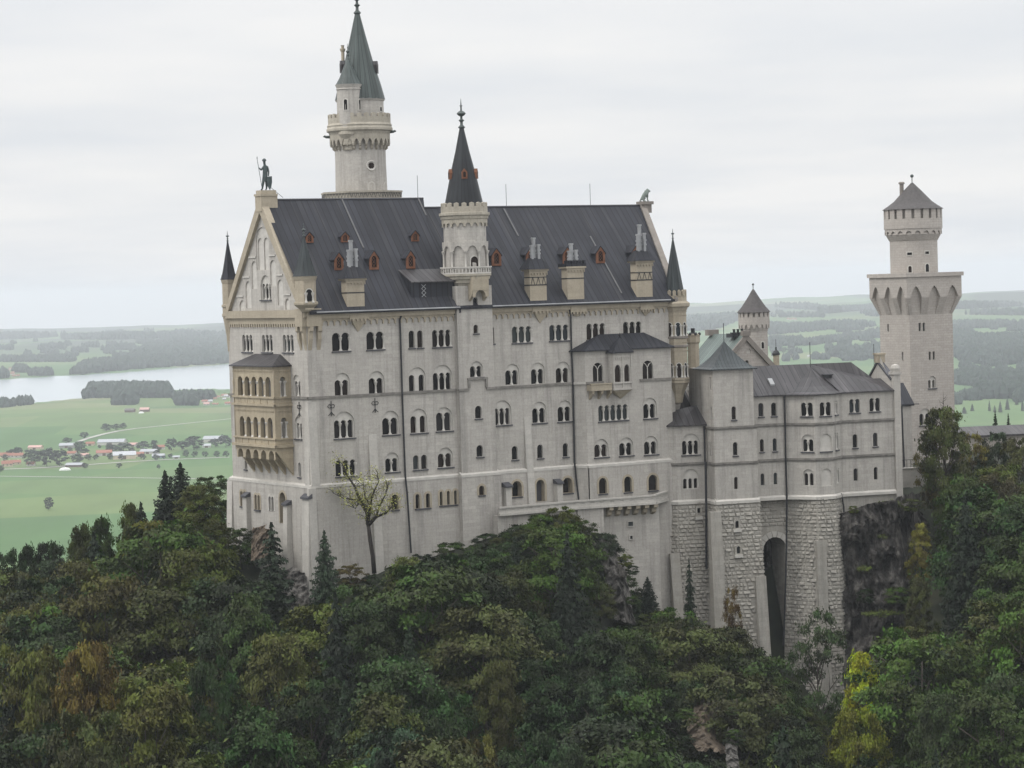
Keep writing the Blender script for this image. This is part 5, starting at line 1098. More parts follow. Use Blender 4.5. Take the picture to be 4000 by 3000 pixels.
# end gable with stepped coping
gz0 = EV - .2; m = MB(); gx = lambda x, y, d: K(e1, KF.px(*z4(x, y), d)[1], d)
zt_ = KF.px(*z4(1740, 772), eD - 4.2)[1]; zl_ = KF.px(*z4(1690, 830), eD - 6)[1]
m.extr([K(e1 - .1, EV + 1.2, eD - .4), K(e1 - .1, zt_, eD - 4.4), K(e1 - .1, EV, eD - 8.6), K(e1 - .1, EV - 1, eD - 8.6), K(e1 - .1, EV - .6, eD - .4)], K(.55, 0, 0) - K(0, 0, 0)); m.build('end_gable', M['wall'], wing)
m = MB()
for (pa, pb) in (((eD - .4, EV + 1.25), (eD - 4.4, zt_ + .05)), ((eD - 4.4, zt_ + .05), (eD - 8.7, EV + .05))):
    m.hexa([K(e1 - .25, pa[1], pa[0]), K(e1 + .6, pa[1], pa[0]), K(e1 + .6, pb[1], pb[0]), K(e1 - .25, pb[1], pb[0])], [K(e1 - .25, pa[1] + .3, pa[0]), K(e1 + .6, pa[1] + .3, pa[0]), K(e1 + .6, pb[1] + .3, pb[0]), K(e1 - .25, pb[1] + .3, pb[0])])
m.build('gable_coping', M['slate'], wing)
m = MB(); m.box(KF, e1 - .35, e1 + .75, zt_ + .1, zt_ + 1.1, eD - 5.0, eD - 3.9); m.box(KF, e1 - .45, e1 + .85, zt_ + 1.1, zt_ + 1.35, eD - 5.1, eD - 3.8); m.build('gable_block', M['beige'], wing); rod(wing, K(e1 - .6, zt_ - .5, eD - 4.4), KF.px(*z4(1711, 605), eD - 4.4)[1] - zt_, .04)
for (px, py, r_) in ((946, 910, .32), (1350, 866, .5)):
    pass
m = MB(); uu, zz_ = KF.px(*z4(946, 912), cD - 1.6); m.hexa([K(uu - .3, zz_ - .35, cD - 1.2), K(uu + .3, zz_ - .35, cD - 1.2), K(uu + .3, zz_ + .35, cD - 2.1), K(uu - .3, zz_ + .35, cD - 2.1)], [K(uu - .3, zz_ - .15, cD - 1.2), K(uu + .3, zz_ - .15, cD - 1.2), K(uu + .3, zz_ + .55, cD - 2.1), K(uu - .3, zz_ + .55, cD - 2.1)]); m.build('roof_hatch', M['lead'], wing)
m = MB(); uu, zz_ = KF.px(*z4(1350, 868), eD - 2.6); m.box(KF, uu - .55, uu + .55, zz_ - .5, zz_ + .15, eD - 3.3, eD - 2.4); m.box(KF, uu - .65, uu + .65, zz_ + .15, zz_ + .3, eD - 3.4, eD - 2.2); m.build('roof_vent', M['iron'], wing)
# rough block base
zbo = 141.0; bat = 1.35
def low(p, q_):                                          # corner at the top and its battered foot
    n2 = Vector(q_).normalized(); return (K(p[0], BT_ - .02, p[1]) + (KF.u * n2.x + KF.n * n2.y).to_3d() * .12, K(p[0], zbo, p[1]) + (KF.u * n2.x + KF.n * n2.y).to_3d() * bat)
c_a0, c_a1, c_a2 = low(a0, (-.9, .4)), low((a1, aF), (-.4, .9)), low((b0, aF), (0, 1))
c_b0, c_b1 = low((b0, bF), (-.5, .85)), low((b1, bF), (.6, .8)); c_bi, c_br = low((b0, aF), (-1, 0)), low((b1, cD - 1.2), (1, 0))
c_d0, c_d1, c_d2, c_d3 = low((d0 + .1, cD - 1.2), (-.9, .4)), low(d1, (-.3, 1)), low(d2, (.45, .9)), low((d3[0] + .3, eD - 1.0), (1, .2))
def rustq(p, q, seed, skip=(), nm='rough_block_base'): return rust(wing, p[1], q[1], q[0], p[0], .82, .50, skip, seed=seed, name=nm)
def strip(fr_px, d_, zf):                                # smooth strips interrupt the blocks
    return None
def inpx(x0, y0, x1, y1): return lambda p: (lambda q: x0 < q[0] < x1 and y0 < q[1] < y1)(proj(p))
def z7b(x0, y0, x1, y1): a, b = z7(x0, y0), z7(x1, y1); return inpx(a[0], a[1], b[0], b[1])
rustq(c_a0, c_a1, 1, [z7b(230, 925, 312, 1400)]); rustq(c_a1, c_a2, 2, [z7b(230, 925, 312, 1400), z7b(450, 565, 482, 640)])
skb = [z7b(548, 600, 640, 1500), z7b(745, 660, 785, 745), z7b(752, 860, 795, 940), z7b(900, 1105, 1010, 1800)]
rustq(c_bi, c_b0, 3, [z7b(548, 600, 640, 1500)]); rustq(c_b0, c_b1, 4, skb); rustq(c_b1, c_br, 5)
skd = [z7b(1385, 820, 1462, 1420)]
rustq(c_d0, c_d1, 6, skd); rustq(c_d1, c_d2, 7, skd); rustq(c_d2, c_d3, 8)
# recessed link with the tall arch
fcb, lcb = wall_between((b1 - .3, cD - .9), (d0 + .6, cD - .9))
az0 = fcb.px(*z7(1055, 800))[1]; au0, au1 = fcb.px(*z7(966, 900))[0], fcb.px(*z7(1150, 900))[0]
hl = arch(au0, au1, 140, az0, 12); m = MB(); m.face(fcb, [(-.5, 140.01), (lcb + .5, 140.01), (lcb + .5, BT_), (-.5, BT_)], [[(u, max(z, 140.02)) for u, z in hl]], 0); m.reveal(fcb, hl, 0, -5); m.build('arch_wall', M['rust'], wing)
rm_ = rust(wing, fcb.P(0, az0 + 1.4, .01), fcb.P(lcb, az0 + 1.4, .01), fcb.P(lcb, BT_, .01), fcb.P(0, BT_, .01), 1.0, .5, [z7b(1065, 540, 1105, 615)], seed=9, name='rough_block_base')
m = MB(); uo = (au0 + au1) / 2; ra_ = (au1 - au0) / 2
for i in range(9):
    t0, t1 = math.pi * i / 9 + .02, math.pi * (i + 1) / 9 - .02; zs_ = az0 - ra_
    q = [(uo + math.cos(t) * rr, zs_ + math.sin(t) * rr) for t, rr in ((t0, ra_), (t1, ra_), (t1, ra_ + .75), (t0, ra_ + .75))]; m.extr([fcb.P(u, z, .0) for u, z in q], fcb.P(0, 0, .1) - fcb.P(0, 0, 0))
m.build('arch_voussoirs', M['white'], wing)
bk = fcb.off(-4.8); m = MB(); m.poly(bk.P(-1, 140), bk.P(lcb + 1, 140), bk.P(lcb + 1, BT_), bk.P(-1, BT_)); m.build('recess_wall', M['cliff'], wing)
# small openings of the base
def pxq(zf, x0, y0, x1, y1, c0, c1):
    a, b = c0, c1; ax = b[0] - a[0]; f = Frame(a[0][:2], math.atan2(ax.y, ax.x)); return f, f.box(*zf(x0, y0), *zf(x1, y1), .5)
for (x0, y0, x1, y1), c0, c1, ar in (((455, 572, 480, 632), c_a1, c_a2, 0), ((752, 672, 780, 730), c_b0, c_b1, 1), ((760, 872, 788, 930), c_b0, c_b1, 1)):
    f, (u0, u1, za, zb2) = pxq(z7, x0, y0, x1, y1, c0, c1); dd = .12 + (BT_ - (za + zb2) / 2) / (BT_ - zbo) * (bat - .12) + .16
    h = arch(u0, u1, za, zb2, 5) if ar else [(u0, za), (u1, za), (u1, zb2), (u0, zb2)]; m = MB(); g = arch(u0 - .22, u1 + .22, za - .15, zb2 + .22, 5) if ar else [(u0 - .2, za - .15), (u1 + .2, za - .15), (u1 + .2, zb2 + .2), (u0 - .2, zb2 + .2)]
    m.face(f, g, [h], dd); m.reveal(f, g, dd, dd - .5); m.reveal(f, h, dd, dd - .3); w_ = m.build('window', M['rust'], wing); MB().poly(*[f.P(u, z, dd - .28) for u, z in h]).build('pane', M['pane'], w_)
    m = MB(); m.box(f, u0 - .3, u1 + .3, za - .5, za - .15, dd - .4, dd + .15); m.build('sill', M['white'], w_)
# smooth battered strips on the base
def bstrip(zf, x0, x1, yt, c0, c1, zb2=141, out=.5):
    ax = c1[0] - c0[0]; f = Frame(c0[0][:2], math.atan2(ax.y, ax.x)); u0, z = f.px(*zf(x0, yt), .4); u1 = f.px(*zf(x1, yt), .4)[0]
    dt = .12 + (BT_ - z) / (BT_ - zbo) * (bat - .12); db = bat - .1; m = MB(); P = f.P
    m.hexa([P(u0, zb2, db - .4), P(u1, zb2, db - .4), P(u1, zb2, db + out), P(u0, zb2, db + out)], [P(u0, z, dt - .4), P(u1, z, dt - .4), P(u1, z, dt + .1), P(u0, z, dt + .1)]); return m.build('smooth_buttress', M['smooth_base'], wing)
bstrip(z7, 1385, 1460, 830, c_d1, c_d2, out=.3); bstrip(z7, 903, 985, 1110, c_b0, c_b1, out=1.5); bstrip(z7, 236, 310, 930, c_a1, c_a2, 152, .8)
f = Frame(c_bi[0][:2], KF.a); m = MB(); u0, z = KF.px(*z7(552, 605), bF + .5); u1 = KF.px(*z7(636, 605), bF + .5)[0]; m.hexa([K(u0 - .3, 146, bF + .3), K(u1 + .1, 146, bF + .3), K(u1 + .1, 146, bF + 2.2), K(u0 - .3, 146, bF + 2.2)], [K(u0, z, bF - .3), K(u1, z, bF - .3), K(u1, z, bF + .55), K(u0, z, bF + .55)]); m.build('smooth_buttress', M['smooth_base'], wing)
# smooth wall below the right end, on the cliff
fe2 = fe.off(-.15); m = MB(); m.box(fe2, -.2, le + .6, 160, BT_ - .3, -3, .1); m.build('foundation', M['smooth_base'], wing)
def kpipe(pts, d, r=.11): return MB().tube([KF.P(*KF.px(*p, d), d) for p in pts], r, 6).build('downpipe', M['iron'], wing)
kpipe([z4(463, 1225), z4(468, 1480), z7(515, 210)], aF + .45, .13); kpipe([z7(515, 210), z7(520, 540), z7(522, 1050)], aF + 1.6, .16)
kpipe([z4(1040, 1000), z4(1047, 1300), z7(1145, 190), z7(1153, 480)], cD + .25, .13); kpipe([z7(1153, 480), z7(1150, 900), z7(1140, 1300), z7(1128, 1650)], cD + 1.2, .13)
kpipe([z7(1582, 458), z7(1600, 560), z7(1618, 1000), z7(1640, 1415)], eD + .9, .10)
kpipe([z4(130, 1225), z4(143, 1480)], aF - 1.5, .05)

# ------------------------------------------------------------ terrace in front of the palace
ter = thing('terrace', 'long stone terrace with low parapet on brackets along the foot of the palace', 'terrace', Fa.P(36, 168, 3))
T1 = Fa.off(2.6); tu0 = T1.px(*z6(552, 1500))[0]; tu1 = T1.px(*z6(1232, 1460))[0]; ztop_ = (T1.px(*z6(700, 1483))[1] + T1.px(*z6(1200, 1462))[1]) / 2; zbo_ = (T1.px(*z6(700, 1565))[1] + T1.px(*z6(1200, 1535))[1]) / 2
q1 = T1.P(tu1, 0); T2s = Fa.off(4.6); q2 = T2s.P(T2s.px(*z6(1905, 1418))[0], 0); q3 = at(*z6(2006, 1372), 325.5)
m = MB(); pt = MB()
for p, q in ((T1.P(tu0, 0), q1), (q1, q2), (q2, q3)):
    u = (q - p).to_2d(); f = Frame(p[:2], math.atan2(u.y, u.x)); l = u.length
    za, zb2 = (ztop_, f.px(*z6(1905, 1408))[1]) if p == q1 else ((ztop_, ztop_) if p != q2 else (ztop_ + .15, f.px(*z6(2000, 1366))[1]))
    if p == q1: zb2 = ztop_ + .1
    n = max(2, int(l / 1.2)); hs = [[(l * (i + .28) / n, zbo_ + .75), (l * (i + .72) / n, zbo_ + .75), (l * (i + .72) / n, ztop_ - .42), (l * (i + .28) / n, ztop_ - .42)] for i in range(n)]
    m.face(f, [(0, zbo_ + .3), (l, zbo_ + .3), (l, zb2 - .2), (0, za - .2)], hs, 0); m.face(f, [(0, zbo_ + .3), (l, zbo_ + .3), (l, zb2 - .2), (0, za - .2)], [], -.14)
    for h in hs: m.reveal(f, h, 0, -.13)
    m.hexa([f.P(0, za - .2, .12), f.P(l, zb2 - .2, .12), f.P(l, zb2 - .2, -.25), f.P(0, za - .2, -.25)], [f.P(0, za, .12), f.P(l, zb2, .12), f.P(l, zb2, -.25), f.P(0, za, -.25)])
    m.box(f, 0, l, zbo_, zbo_ + .298, -.2, .15)
m.build('parapet', M['plinth'], ter)
m = MB(); m.extr([T1.P(tu0, zbo_ + .05, 0), Vector((q1.x, q1.y, zbo_ + .05)), Vector((q2.x, q2.y, zbo_ + .05)), Vector((q3.x, q3.y, zbo_ + .05)), Fa.P(52, zbo_ + .05, .2), Fa.P(25.5, zbo_ + .05, .2)], (0, 0, .2)); m.build('floor', M['plinth'], ter)
T2 = Frame(q1[:2], math.atan2((q2 - q1).y, (q2 - q1).x)); l2 = (q2 - q1).to_2d().length
for i in range(6):
    u = l2 * (.40 + i * .115); c = MB(); c.extr([T2.P(u, zbo_, -1.2), T2.P(u, zbo_, .05), T2.P(u, zbo_ - .4, 0), T2.P(u, zbo_ - .55, -.5), T2.P(u, zbo_ - 1.0, -.6), T2.P(u, zbo_ - 1.3, -1.2)], T2.P(u + .55, 0) - T2.P(u, 0)); c.build('bracket', M['beige'], ter)
m = MB(); m.box(T1, tu0, tu1, 155, zbo_ - .002, -1.5, -.35); m.box(T2, 0, l2 * .33, 155, zbo_ - .002, -1.5, -.15); m.box(T2, l2 * .33, l2 + 1.0, 150, zbo_ - .003, -3, -1.25); m.build('retaining_wall', M['wall'], ter)
for x0, y0, x1, y1 in ((2453, 2038, 2472, 2055), (2460, 2093, 2470, 2105)):
    f2 = T2.off(-1.2); u0, u1, za, zb2 = f2.box(x0, y0, x1, y1); m = MB(); g = .12; m.box(f2, u0 - g, u0, za - g, zb2 + g, -.05, .1); m.box(f2, u1, u1 + g, za - g, zb2 + g, -.05, .1); m.box(f2, u0, u1, zb2, zb2 + g, -.05, .1); m.box(f2, u0, u1, za - g, za, -.05, .1); w_ = m.build('window', M['plinth'], ter); MB().poly(f2.P(u0, za, .02), f2.P(u1, za, .02), f2.P(u1, zb2, .02), f2.P(u0, zb2, .02)).build('pane', M['pane'], w_)

# ------------------------------------------------------------ green roofed house behind, link, gatehouse range
HF = Frame(at(*z4(760, 760), 350)[:2], R(24)); ho = thing('green_roofed_house', 'house with green copper roof and sandstone gable in the inner courtyard', 'castle building', HF.P(0, 165, -5))
ha = HF.px(*z4(757, 580)); hr = HF.px(*z4(942, 782)); sl = (ha[1] - hr[1]) / (hr[0] - ha[0]); hw = (ha[1] - 181.5) / sl; HL = 9.5
m = MB(); h_ = []; window(ho, HF, w4((757, 750, 783, 800)), 'a', 1, sill=False); window(ho, HF, w4((768, 670, 800, 700)), 'b', 0, sill=False)
m.face(HF, [(ha[0] - hw, 160), (ha[0] + hw, 160), (ha[0] + hw, 181.5), ha, (ha[0] - hw, 181.5)], HF.holes); m.poly(HF.P(ha[0] - hw, 160), HF.P(ha[0] - hw, 160, -HL), HF.P(ha[0] - hw, 181.5, -HL), HF.P(ha[0] - hw, 181.5)); m.poly(HF.P(ha[0] - hw, 160, -HL), HF.P(ha[0] + hw, 160, -HL), HF.P(ha[0] + hw, 181.5, -HL), HF.P(ha[0], ha[1], -HL), HF.P(ha[0] - hw, 181.5, -HL)); m.build('wall', M['tower_stone'], ho)
for fu, za in ((ha[0] - hw * .55, 0),): pass
m = MB(); 
for s in (-1, 1): m.extr([HF.P(ha[0], ha[1] + .1, .12), HF.P(ha[0] + s * (hw + .5), 181.5 - .5 * sl + .1, .12), HF.P(ha[0] + s * (hw + .5), 181.5 - .5 * sl + .32, .12), HF.P(ha[0], ha[1] + .32, .12)], HF.P(0, 0, -HL - .3) - HF.P(0, 0, 0))
m.build('roof', M['house_copper'], ho)
m = MB()
for s in (-1, 1): m.extr([HF.P(ha[0], ha[1] + .45, .1), HF.P(ha[0] + s * hw, 181.5 + .45, .1), HF.P(ha[0] + s * hw, 181.5 - .45, .1), HF.P(ha[0], ha[1] - .5, .1)], HF.P(0, 0, .3) - HF.P(0, 0, 0))
m.box(HF, ha[0] - .6, ha[0] + .6, ha[1] + .1, ha[1] + .8, -.2, .5); m.box(HF, ha[0] - .8, ha[0] + .8, ha[1] + .1, ha[1] + .9, -HL - .5, -HL + .6); m.build('gable_coping', M['grey_brown'], ho)
x = at(*z4(703, 570), 352); m = MB(); f = Frame(x[:2], R(24)); zz_ = lambda y: f.px(*z4(703, y))[1]; m.box(f, -1.35, 1.35, zz_(585), zz_(556), -.8, .8)
for i in range(6): m.box(f, -1.4 + i * .5, -1.15 + i * .5, zz_(556), zz_(548), .4, .85)
for i in range(3): m.lathe(f.P(-.55 + i * .62, 0), [(.17, zz_(556)), (.17, zz_(532)), (.22, zz_(530)), (.22, zz_(526))], 8)
m.build('chimney', M['iron'], ho)
A = Axis(*z4(383, 640), 344); ch = thing('octagonal_chimney', 'big octagonal sandstone chimney with black pot beside the palace corner turret', 'chimney', (A.x, A.y, 175)); y_ = lambda y: A.z(z4(0, y)[1]); r = A.w
m = MB().lathe(A.c, [(r(24), 176), (r(24), y_(640)), (r(24), y_(632)), (r(29), y_(620)), (r(29), y_(578)), (r(31), y_(572)), (r(31), y_(562)), (r(26), y_(560))], 8, .3); m.build('shaft', M['beige'], ch)
m = MB()
for k in range(8): a = .3 + k * math.pi / 4; m.ball((A.x + r(27) * math.cos(a), A.y + r(27) * math.sin(a), y_(562)), .22)
m.lathe(A.c, [(r(18), y_(562)), (r(10), y_(552)), (r(8), y_(550)), (r(8), y_(522)), (r(9), y_(520))], 10); m.build('chimney_pot', M['iron'], ch)
A = Axis(*z4(981, 740), 352); ch = thing('small_chimney', 'small sandstone chimney with dark onion cap behind the wing roof', 'chimney', (A.x, A.y, 180)); y_ = lambda y: A.z(z4(0, y)[1]); r = A.w
MB().lathe(A.c, [(r(12), 178), (r(12), y_(712)), (r(14), y_(709))], 8).build('shaft', M['beige'], ch); MB().lathe(A.c, [(r(16), y_(712)), (r(15), y_(700)), (r(9), y_(683)), (r(3), y_(676)), (r(3), y_(662)), (r(4.5), y_(658)), (.05, y_(655))], 10).build('cap', M['iron'], ch); rod(ch, (A.x, A.y, y_(657)), y_(600) - y_(657), .04)
# courtyard front seen in the gap, with balustrade
CF = Frame(at(*z4(410, 960), 341)[:2], R(17)); cw = thing('courtyard_range', 'narrow grey courtyard front with small balustrade between palace turret and stair block', 'castle building', CF.P(0, 160, -1)); u0, u1 = CF.px(*z4(325, 950))[0] - 2, CF.px(*z4(495, 950))[0] + 3; zt_ = CF.px(*z4(400, 935))[1]
window(cw, CF, w4((455, 990, 470, 1060)), 'a', 1); m = MB().face(CF, [(u0, 155), (u1, 155), (u1, zt_), (u0, zt_)], CF.holes); m.box(CF, u0, u1, 155, zt_ - .2, -4, -.7); m.build('wall', M['wall'], cw)
m = MB(); zq_ = CF.px(*z4(400, 885))[1]; n = 12
for i in range(n): c = u0 + (u1 - u0) * (i + .5) / n; m.box(CF, c - .12, c + .12, zt_ + .15, zq_ - .15, -.1, .1)
m.box(CF, u0, u1, zt_, zt_ + .15, -.2, .2); m.box(CF, u0, u1, zq_ - .15, zq_, -.2, .2); arcade(m, CF, u0, u1, 16, zt_ - .8, zt_ - .7, zt_ - .1, .6, .1, .1); m.build('balustrade', M['white'], cw)
# link building between wing and square tower
LF = Frame(at(*zg(700, 1000), 352)[:2], R(17)); lk = thing('link_building', 'small link building with dark hipped roof and downpipe between the wing and the square tower', 'castle building', LF.P(0, 165, -2)); u0, u1 = LF.px(*zg(620, 1050))[0], LF.px(*zg(748, 1050))[0]; ze_, zr_ = LF.px(*zg(700, 992))[1], LF.px(*zg(675, 850))[1]
m = MB(); m.box(LF, u0 - 3, u1, 160, ze_, -6, 0); m.build('wall', M['wall'], lk)
m = MB(); tu = LF.px(*zg(682, 850), -2.5)[0]; m.poly(LF.P(u0 - 3, ze_, .3), LF.P(u1 + .3, ze_, .3), LF.P(tu, zr_ + .4, -2.5), LF.P(u0 - 3, zr_ + .4, -2.5)); m.poly(LF.P(u1 + .3, ze_, .3), LF.P(u1 + .3, ze_, -6), LF.P(tu, zr_ + .4, -2.5)); m.poly(LF.P(u0 - 3, ze_, .3), LF.P(u1 + .3, ze_, .3), LF.P(u1 + .3, ze_ - .25, .3), LF.P(u0 - 3, ze_ - .25, .3)); m.build('roof', M['roof'], lk)
MB().tube([LF.P(*LF.px(*p, .2), .2) for p in (zg(668, 1000), zg(678, 1250), zg(690, 1500))], .12, 6).build('downpipe', M['iron'], lk)
MB().tube([LF.P(u1, ze_ - .05, .1), LF.P(u1 + 1.1, ze_ - .05, .1)], .07, 6).build('gutter', M['iron'], lk)
# gatehouse range to the right
GF = Frame(at(*zg(1300, 1240), 392)[:2], R(8)); gh = thing('gatehouse_range', 'low long range with dark sheet roof at the right edge behind the trees', 'castle building', GF.P(8, 165, -3)); u0, u1 = GF.px(*zg(1120, 1240))[0], GF.px(*zg(1659, 1215))[0] + 14; ze_ = GF.px(*zg(1300, 1244))[1]; zr_ = GF.px(*zg(1300, 1176), -4)[1]
m = MB(); m.box(GF, u0, u1, 160, ze_, -8, 0); m.build('wall', M['tower_stone'], gh)
m = MB(); m.extr([GF.P(u0 - .3, ze_, .5), GF.P(u0 - .3, zr_ + .1, -4), GF.P(u0 - .3, ze_, -8.5), GF.P(u0 - .3, ze_ - .25, -8.5), GF.P(u0 - .3, ze_ - .25, .5)], GF.P(u1 - u0 + .6, 0, 0) - GF.P(0, 0, 0)); m.build('roof', M['roof_low'], gh)
# low garden wall with railing on the rock beside the wing
RF = Frame(at(*zg(740, 1560), 345)[:2], R(17)); gwl = thing('garden_wall', 'low pale wall with thin iron railing beside the wing', 'wall', RF.P(0, 168, 0)); u0, u1 = RF.px(*zg(625, 1550))[0], RF.px(*zg(1000, 1550))[0]; zt_, zb2 = RF.px(*zg(740, 1515))[1], RF.px(*zg(740, 1605))[1]
m = MB(); m.box(RF, u0, u1, zb2 - 1, zt_, -.5, 0); m.box(RF, u0, u1, zt_, zt_ + .12, -.6, .1); m.build('wall', M['plinth'], gwl)
m = MB()
for i in range(13): c = u0 + (u1 - u0) * i / 12; m.tube([RF.P(c, zt_ + .12, -.25), RF.P(c, zt_ + 1.2, -.25)], .035, 5)
m.tube([RF.P(u0, zt_ + 1.2, -.25), RF.P(u1, zt_ + 1.2, -.25)], .035, 5); m.build('railing', M['iron'], gwl)
# ------------------------------------------------------------ ground: castle rock and slope, valley, lake, hills
COLS = [-2600, -600, 300, 900, 1200, 1600, 1900, 2200, 2450, 2700, 3000, 3250, 3450, 3650, 4000, 4600, 6600]
ROWS = [60, 150, 215, 250, 280, 300, 318, 328, 335, 360, 400, 460, 560, 700]
GT = {  # column px: heights at the ROWS distances
 -2600: [95, 128, 138, 140, 144, 148, 148, 147.5, 147, 143, 132, 110, 60, 0],
 -600: [95, 128, 139, 141, 145, 149, 150, 149.5, 149, 145, 134, 112, 60, 0],
 300: [95, 128, 139, 141, 146, 150, 151, 150.5, 150, 146, 136, 114, 60, 0],
 900: [95, 128, 139, 142, 151, 162, 169, 169.5, 170, 166, 150, 122, 62, 0],
 1200: [95, 128, 139, 144, 154, 163, 168, 169, 170, 168, 156, 126, 64, 0],
 1600: [95, 128, 139, 145, 156, 166, 169, 169.5, 170, 169, 160, 130, 66, 0],
 1900: [95, 128, 139, 144, 156, 167, 170, 170, 170, 169, 162, 132, 66, 0],
 2200: [95, 128, 138, 143, 155, 168, 172, 171, 170, 169, 163, 134, 66, 0],
 2450: [95, 128, 137, 141, 146, 153, 159, 161, 166, 168, 164, 135, 66, 0],
 2700: [95, 128, 137, 140, 144.5, 149, 153, 156, 165, 169, 166, 138, 68, 0],
 3000: [95, 126, 135, 137, 141, 143.5, 146, 146, 164, 170, 168, 140, 70, 0],
 3250: [95, 124, 134, 136, 139, 141, 142, 142, 165, 171, 170, 144, 72, 0],
 3450: [95, 124, 134, 136, 140, 145, 148, 149, 168, 172, 171, 148, 74, 0],
 3650: [95, 124, 134, 137, 143, 150, 156, 158, 164, 172, 172, 152, 78, 0],
 4000: [95, 124, 134, 137, 145, 153, 158, 161, 164, 170, 172, 156, 82, 0],
 4600: [95, 124, 134, 137, 145, 153, 158, 160.5, 163, 168, 170, 156, 84, 0],
 6600: [95, 124, 132, 134, 139, 144, 146, 147, 148, 148, 146, 130, 70, 0]}
def lerp_i(xs, x):
    if x <= xs[0]: return 0, 0.0
    for i in range(len(xs) - 1):
        if x <= xs[i + 1]: return i, (x - xs[i]) / (xs[i + 1] - xs[i])
    return len(xs) - 2, 1.0
def nz2(x, y, s, oct=4): return noise.fractal(Vector((x / s, y / s, 3.3)), 1.0, 2.0, oct)
def hill_h(x, y):
    px = 2000 + F * x / max(y, 1); i, a = lerp_i(COLS, px); j, b = lerp_i(ROWS, y); a = a * a * (3 - 2 * a)
    c0, c1 = GT[COLS[i]], GT[COLS[i + 1]]; z = (c0[j] * (1 - b) + c0[j + 1] * b) * (1 - a) + (c1[j] * (1 - b) + c1[j + 1] * b) * a
    return z
def ramp01(x, a, b): t = max(0, min(1, (x - a) / (b - a))); return t * t * (3 - 2 * t)
LAKE = [(-4200, 5900), (-1612, 6200), (-1278, 6390), (-1029, 6640), (-789, 7170), (-365, 7300), (200, 7300), (200, 5400), (-265, 5300), (-577, 5250), (-690, 5330), (-800, 5330), (-850, 5090), (-957, 4785), (-1150, 4500), (-4200, 3900)]
def inpoly(x, y, P_):
    c = False; n = len(P_)
    for i in range(n):
        (x0, y0), (x1, y1) = P_[i], P_[i - 1]
        if (y0 > y) != (y1 > y) and x < (x1 - x0) * (y - y0) / (y1 - y0) + x0: c = not c
    return c
def far_h(x, y):
    px = 2000 + F * x / y; z = 2.0 * nz2(x, y, 600)
    w = ramp01(y, 7300, 14500)
    left = 5 * w + w * 26 * nz2(x, y, 1500, 5) + 6 * w * nz2(x + 900, y, 520)
    wr = ramp01(y, 2600, 12500)
    right = 34 * wr + wr * 42 * nz2(x + 3000, y, 1500, 5) + 16 * ramp01(px, 2950, 4000) * wr
    m = ramp01(px, 1500, 2900); zz = left * (1 - m) + right * m
    zz *= 1 - ramp01(y, 15500, 20000) * .8
    z += zz
    return z - 300 * max(0, (y - 15500) / 14500) ** 1.25
def ground_h(x, y):
    if y < 700: return hill_h(x, y)
    z = far_h(x, y); t = ramp01(y, 700, 1000); z = z * t
    if 3800 < y < 7400 and inpoly(x, y, LAKE): z = min(z, -6)
    return z
ds = [60 + 5 * i for i in range(70)] + [410 + 15 * i for i in range(20)]
d = ds[-1]
while d < 30000: d *= 1.0125; ds.append(d)
angs = [math.tan(R(-24 + 48 * i / 260)) for i in range(261)]
gv, gf = [], []
for dd in ds:
    for t in angs:
        x = t * dd; z = ground_h(x, dd)
        if dd < 700: z += .7 * nz2(x, dd, 9)
        gv.append((x, dd, z))
nA = len(angs)
for i in range(len(ds) - 1):
    for j in range(nA - 1): gf.append((i * nA + j, i * nA + j + 1, (i + 1) * nA + j + 1, (i + 1) * nA + j))
# an apron behind the camera keeps the sheet going
gm = MB(); gm.v = gv; gm.f = gf
m, nt, b = mat('ground'); t = N(nt, 'ShaderNodeTexCoord'); ob = t.outputs['Object']; sp = N(nt, 'ShaderNodeSeparateXYZ'); L(nt, ob, sp.inputs[0])
vor = N(nt, 'ShaderNodeTexVoronoi', {'Scale': 1 / 420, 'Randomness': .9}); L(nt, mapp(nt, ob, (1, 1.5, 0)), vor.inputs['Vector'])
sv = N(nt, 'ShaderNodeSeparateXYZ'); L(nt, vor.outputs['Color'], sv.inputs[0])
fld = rampn(nt, sv.outputs[0], [(0, (.046, .104, .026)), (.35, (.058, .118, .030)), (.6, (.072, .125, .036)), (.8, (.090, .135, .040)), (1, (.13, .145, .066))])
sp2 = mixc(nt, .35, fld.outputs[0], rampn(nt, noise_(nt, mapp(nt, ob, (1, .25, 0)), 1 / 60, 6), [(.3, (.3, .3, .3)), (.7, (.7, .7, .7))]).outputs[0], 'OVERLAY')
wood = noise_(nt, mapp(nt, ob, (1, .45, 0)), 1 / 1100, 8, .62)
wmask = N(nt, 'ShaderNodeMapRange', {'From Min': .44, 'From Max': .5}); L(nt, wood, wmask.inputs[0])
far = N(nt, 'ShaderNodeMapRange', {'From Min': 8200, 'From Max': 10500}); L(nt, sp.outputs[1], far.inputs[0])
wf = N(nt, 'ShaderNodeMath', operation='MULTIPLY'); L(nt, wmask.outputs[0], wf.inputs[0]); L(nt, far.outputs[0], wf.inputs[1])
c_far = mixc(nt, wf.outputs[0], sp2, (.028, .042, .024))
near = N(nt, 'ShaderNodeMath', operation='LESS_THAN'); L(nt, sp.outputs[1], near.inputs[0]); near.inputs[1].default_value = 900
soil = rampn(nt, noise_(nt, ob, .3, 6), [(.35, (.007, .009, .005)), (.55, (.014, .018, .008)), (.75, (.030, .028, .016))])
cc_ = mixc(nt, near.outputs[0], c_far, soil.outputs[0]); L(nt, cc_, b.inputs['Base Color']); b.inputs['Roughness'].default_value = .95
tag(gm.build('ground', m, smooth=180), kind='structure')
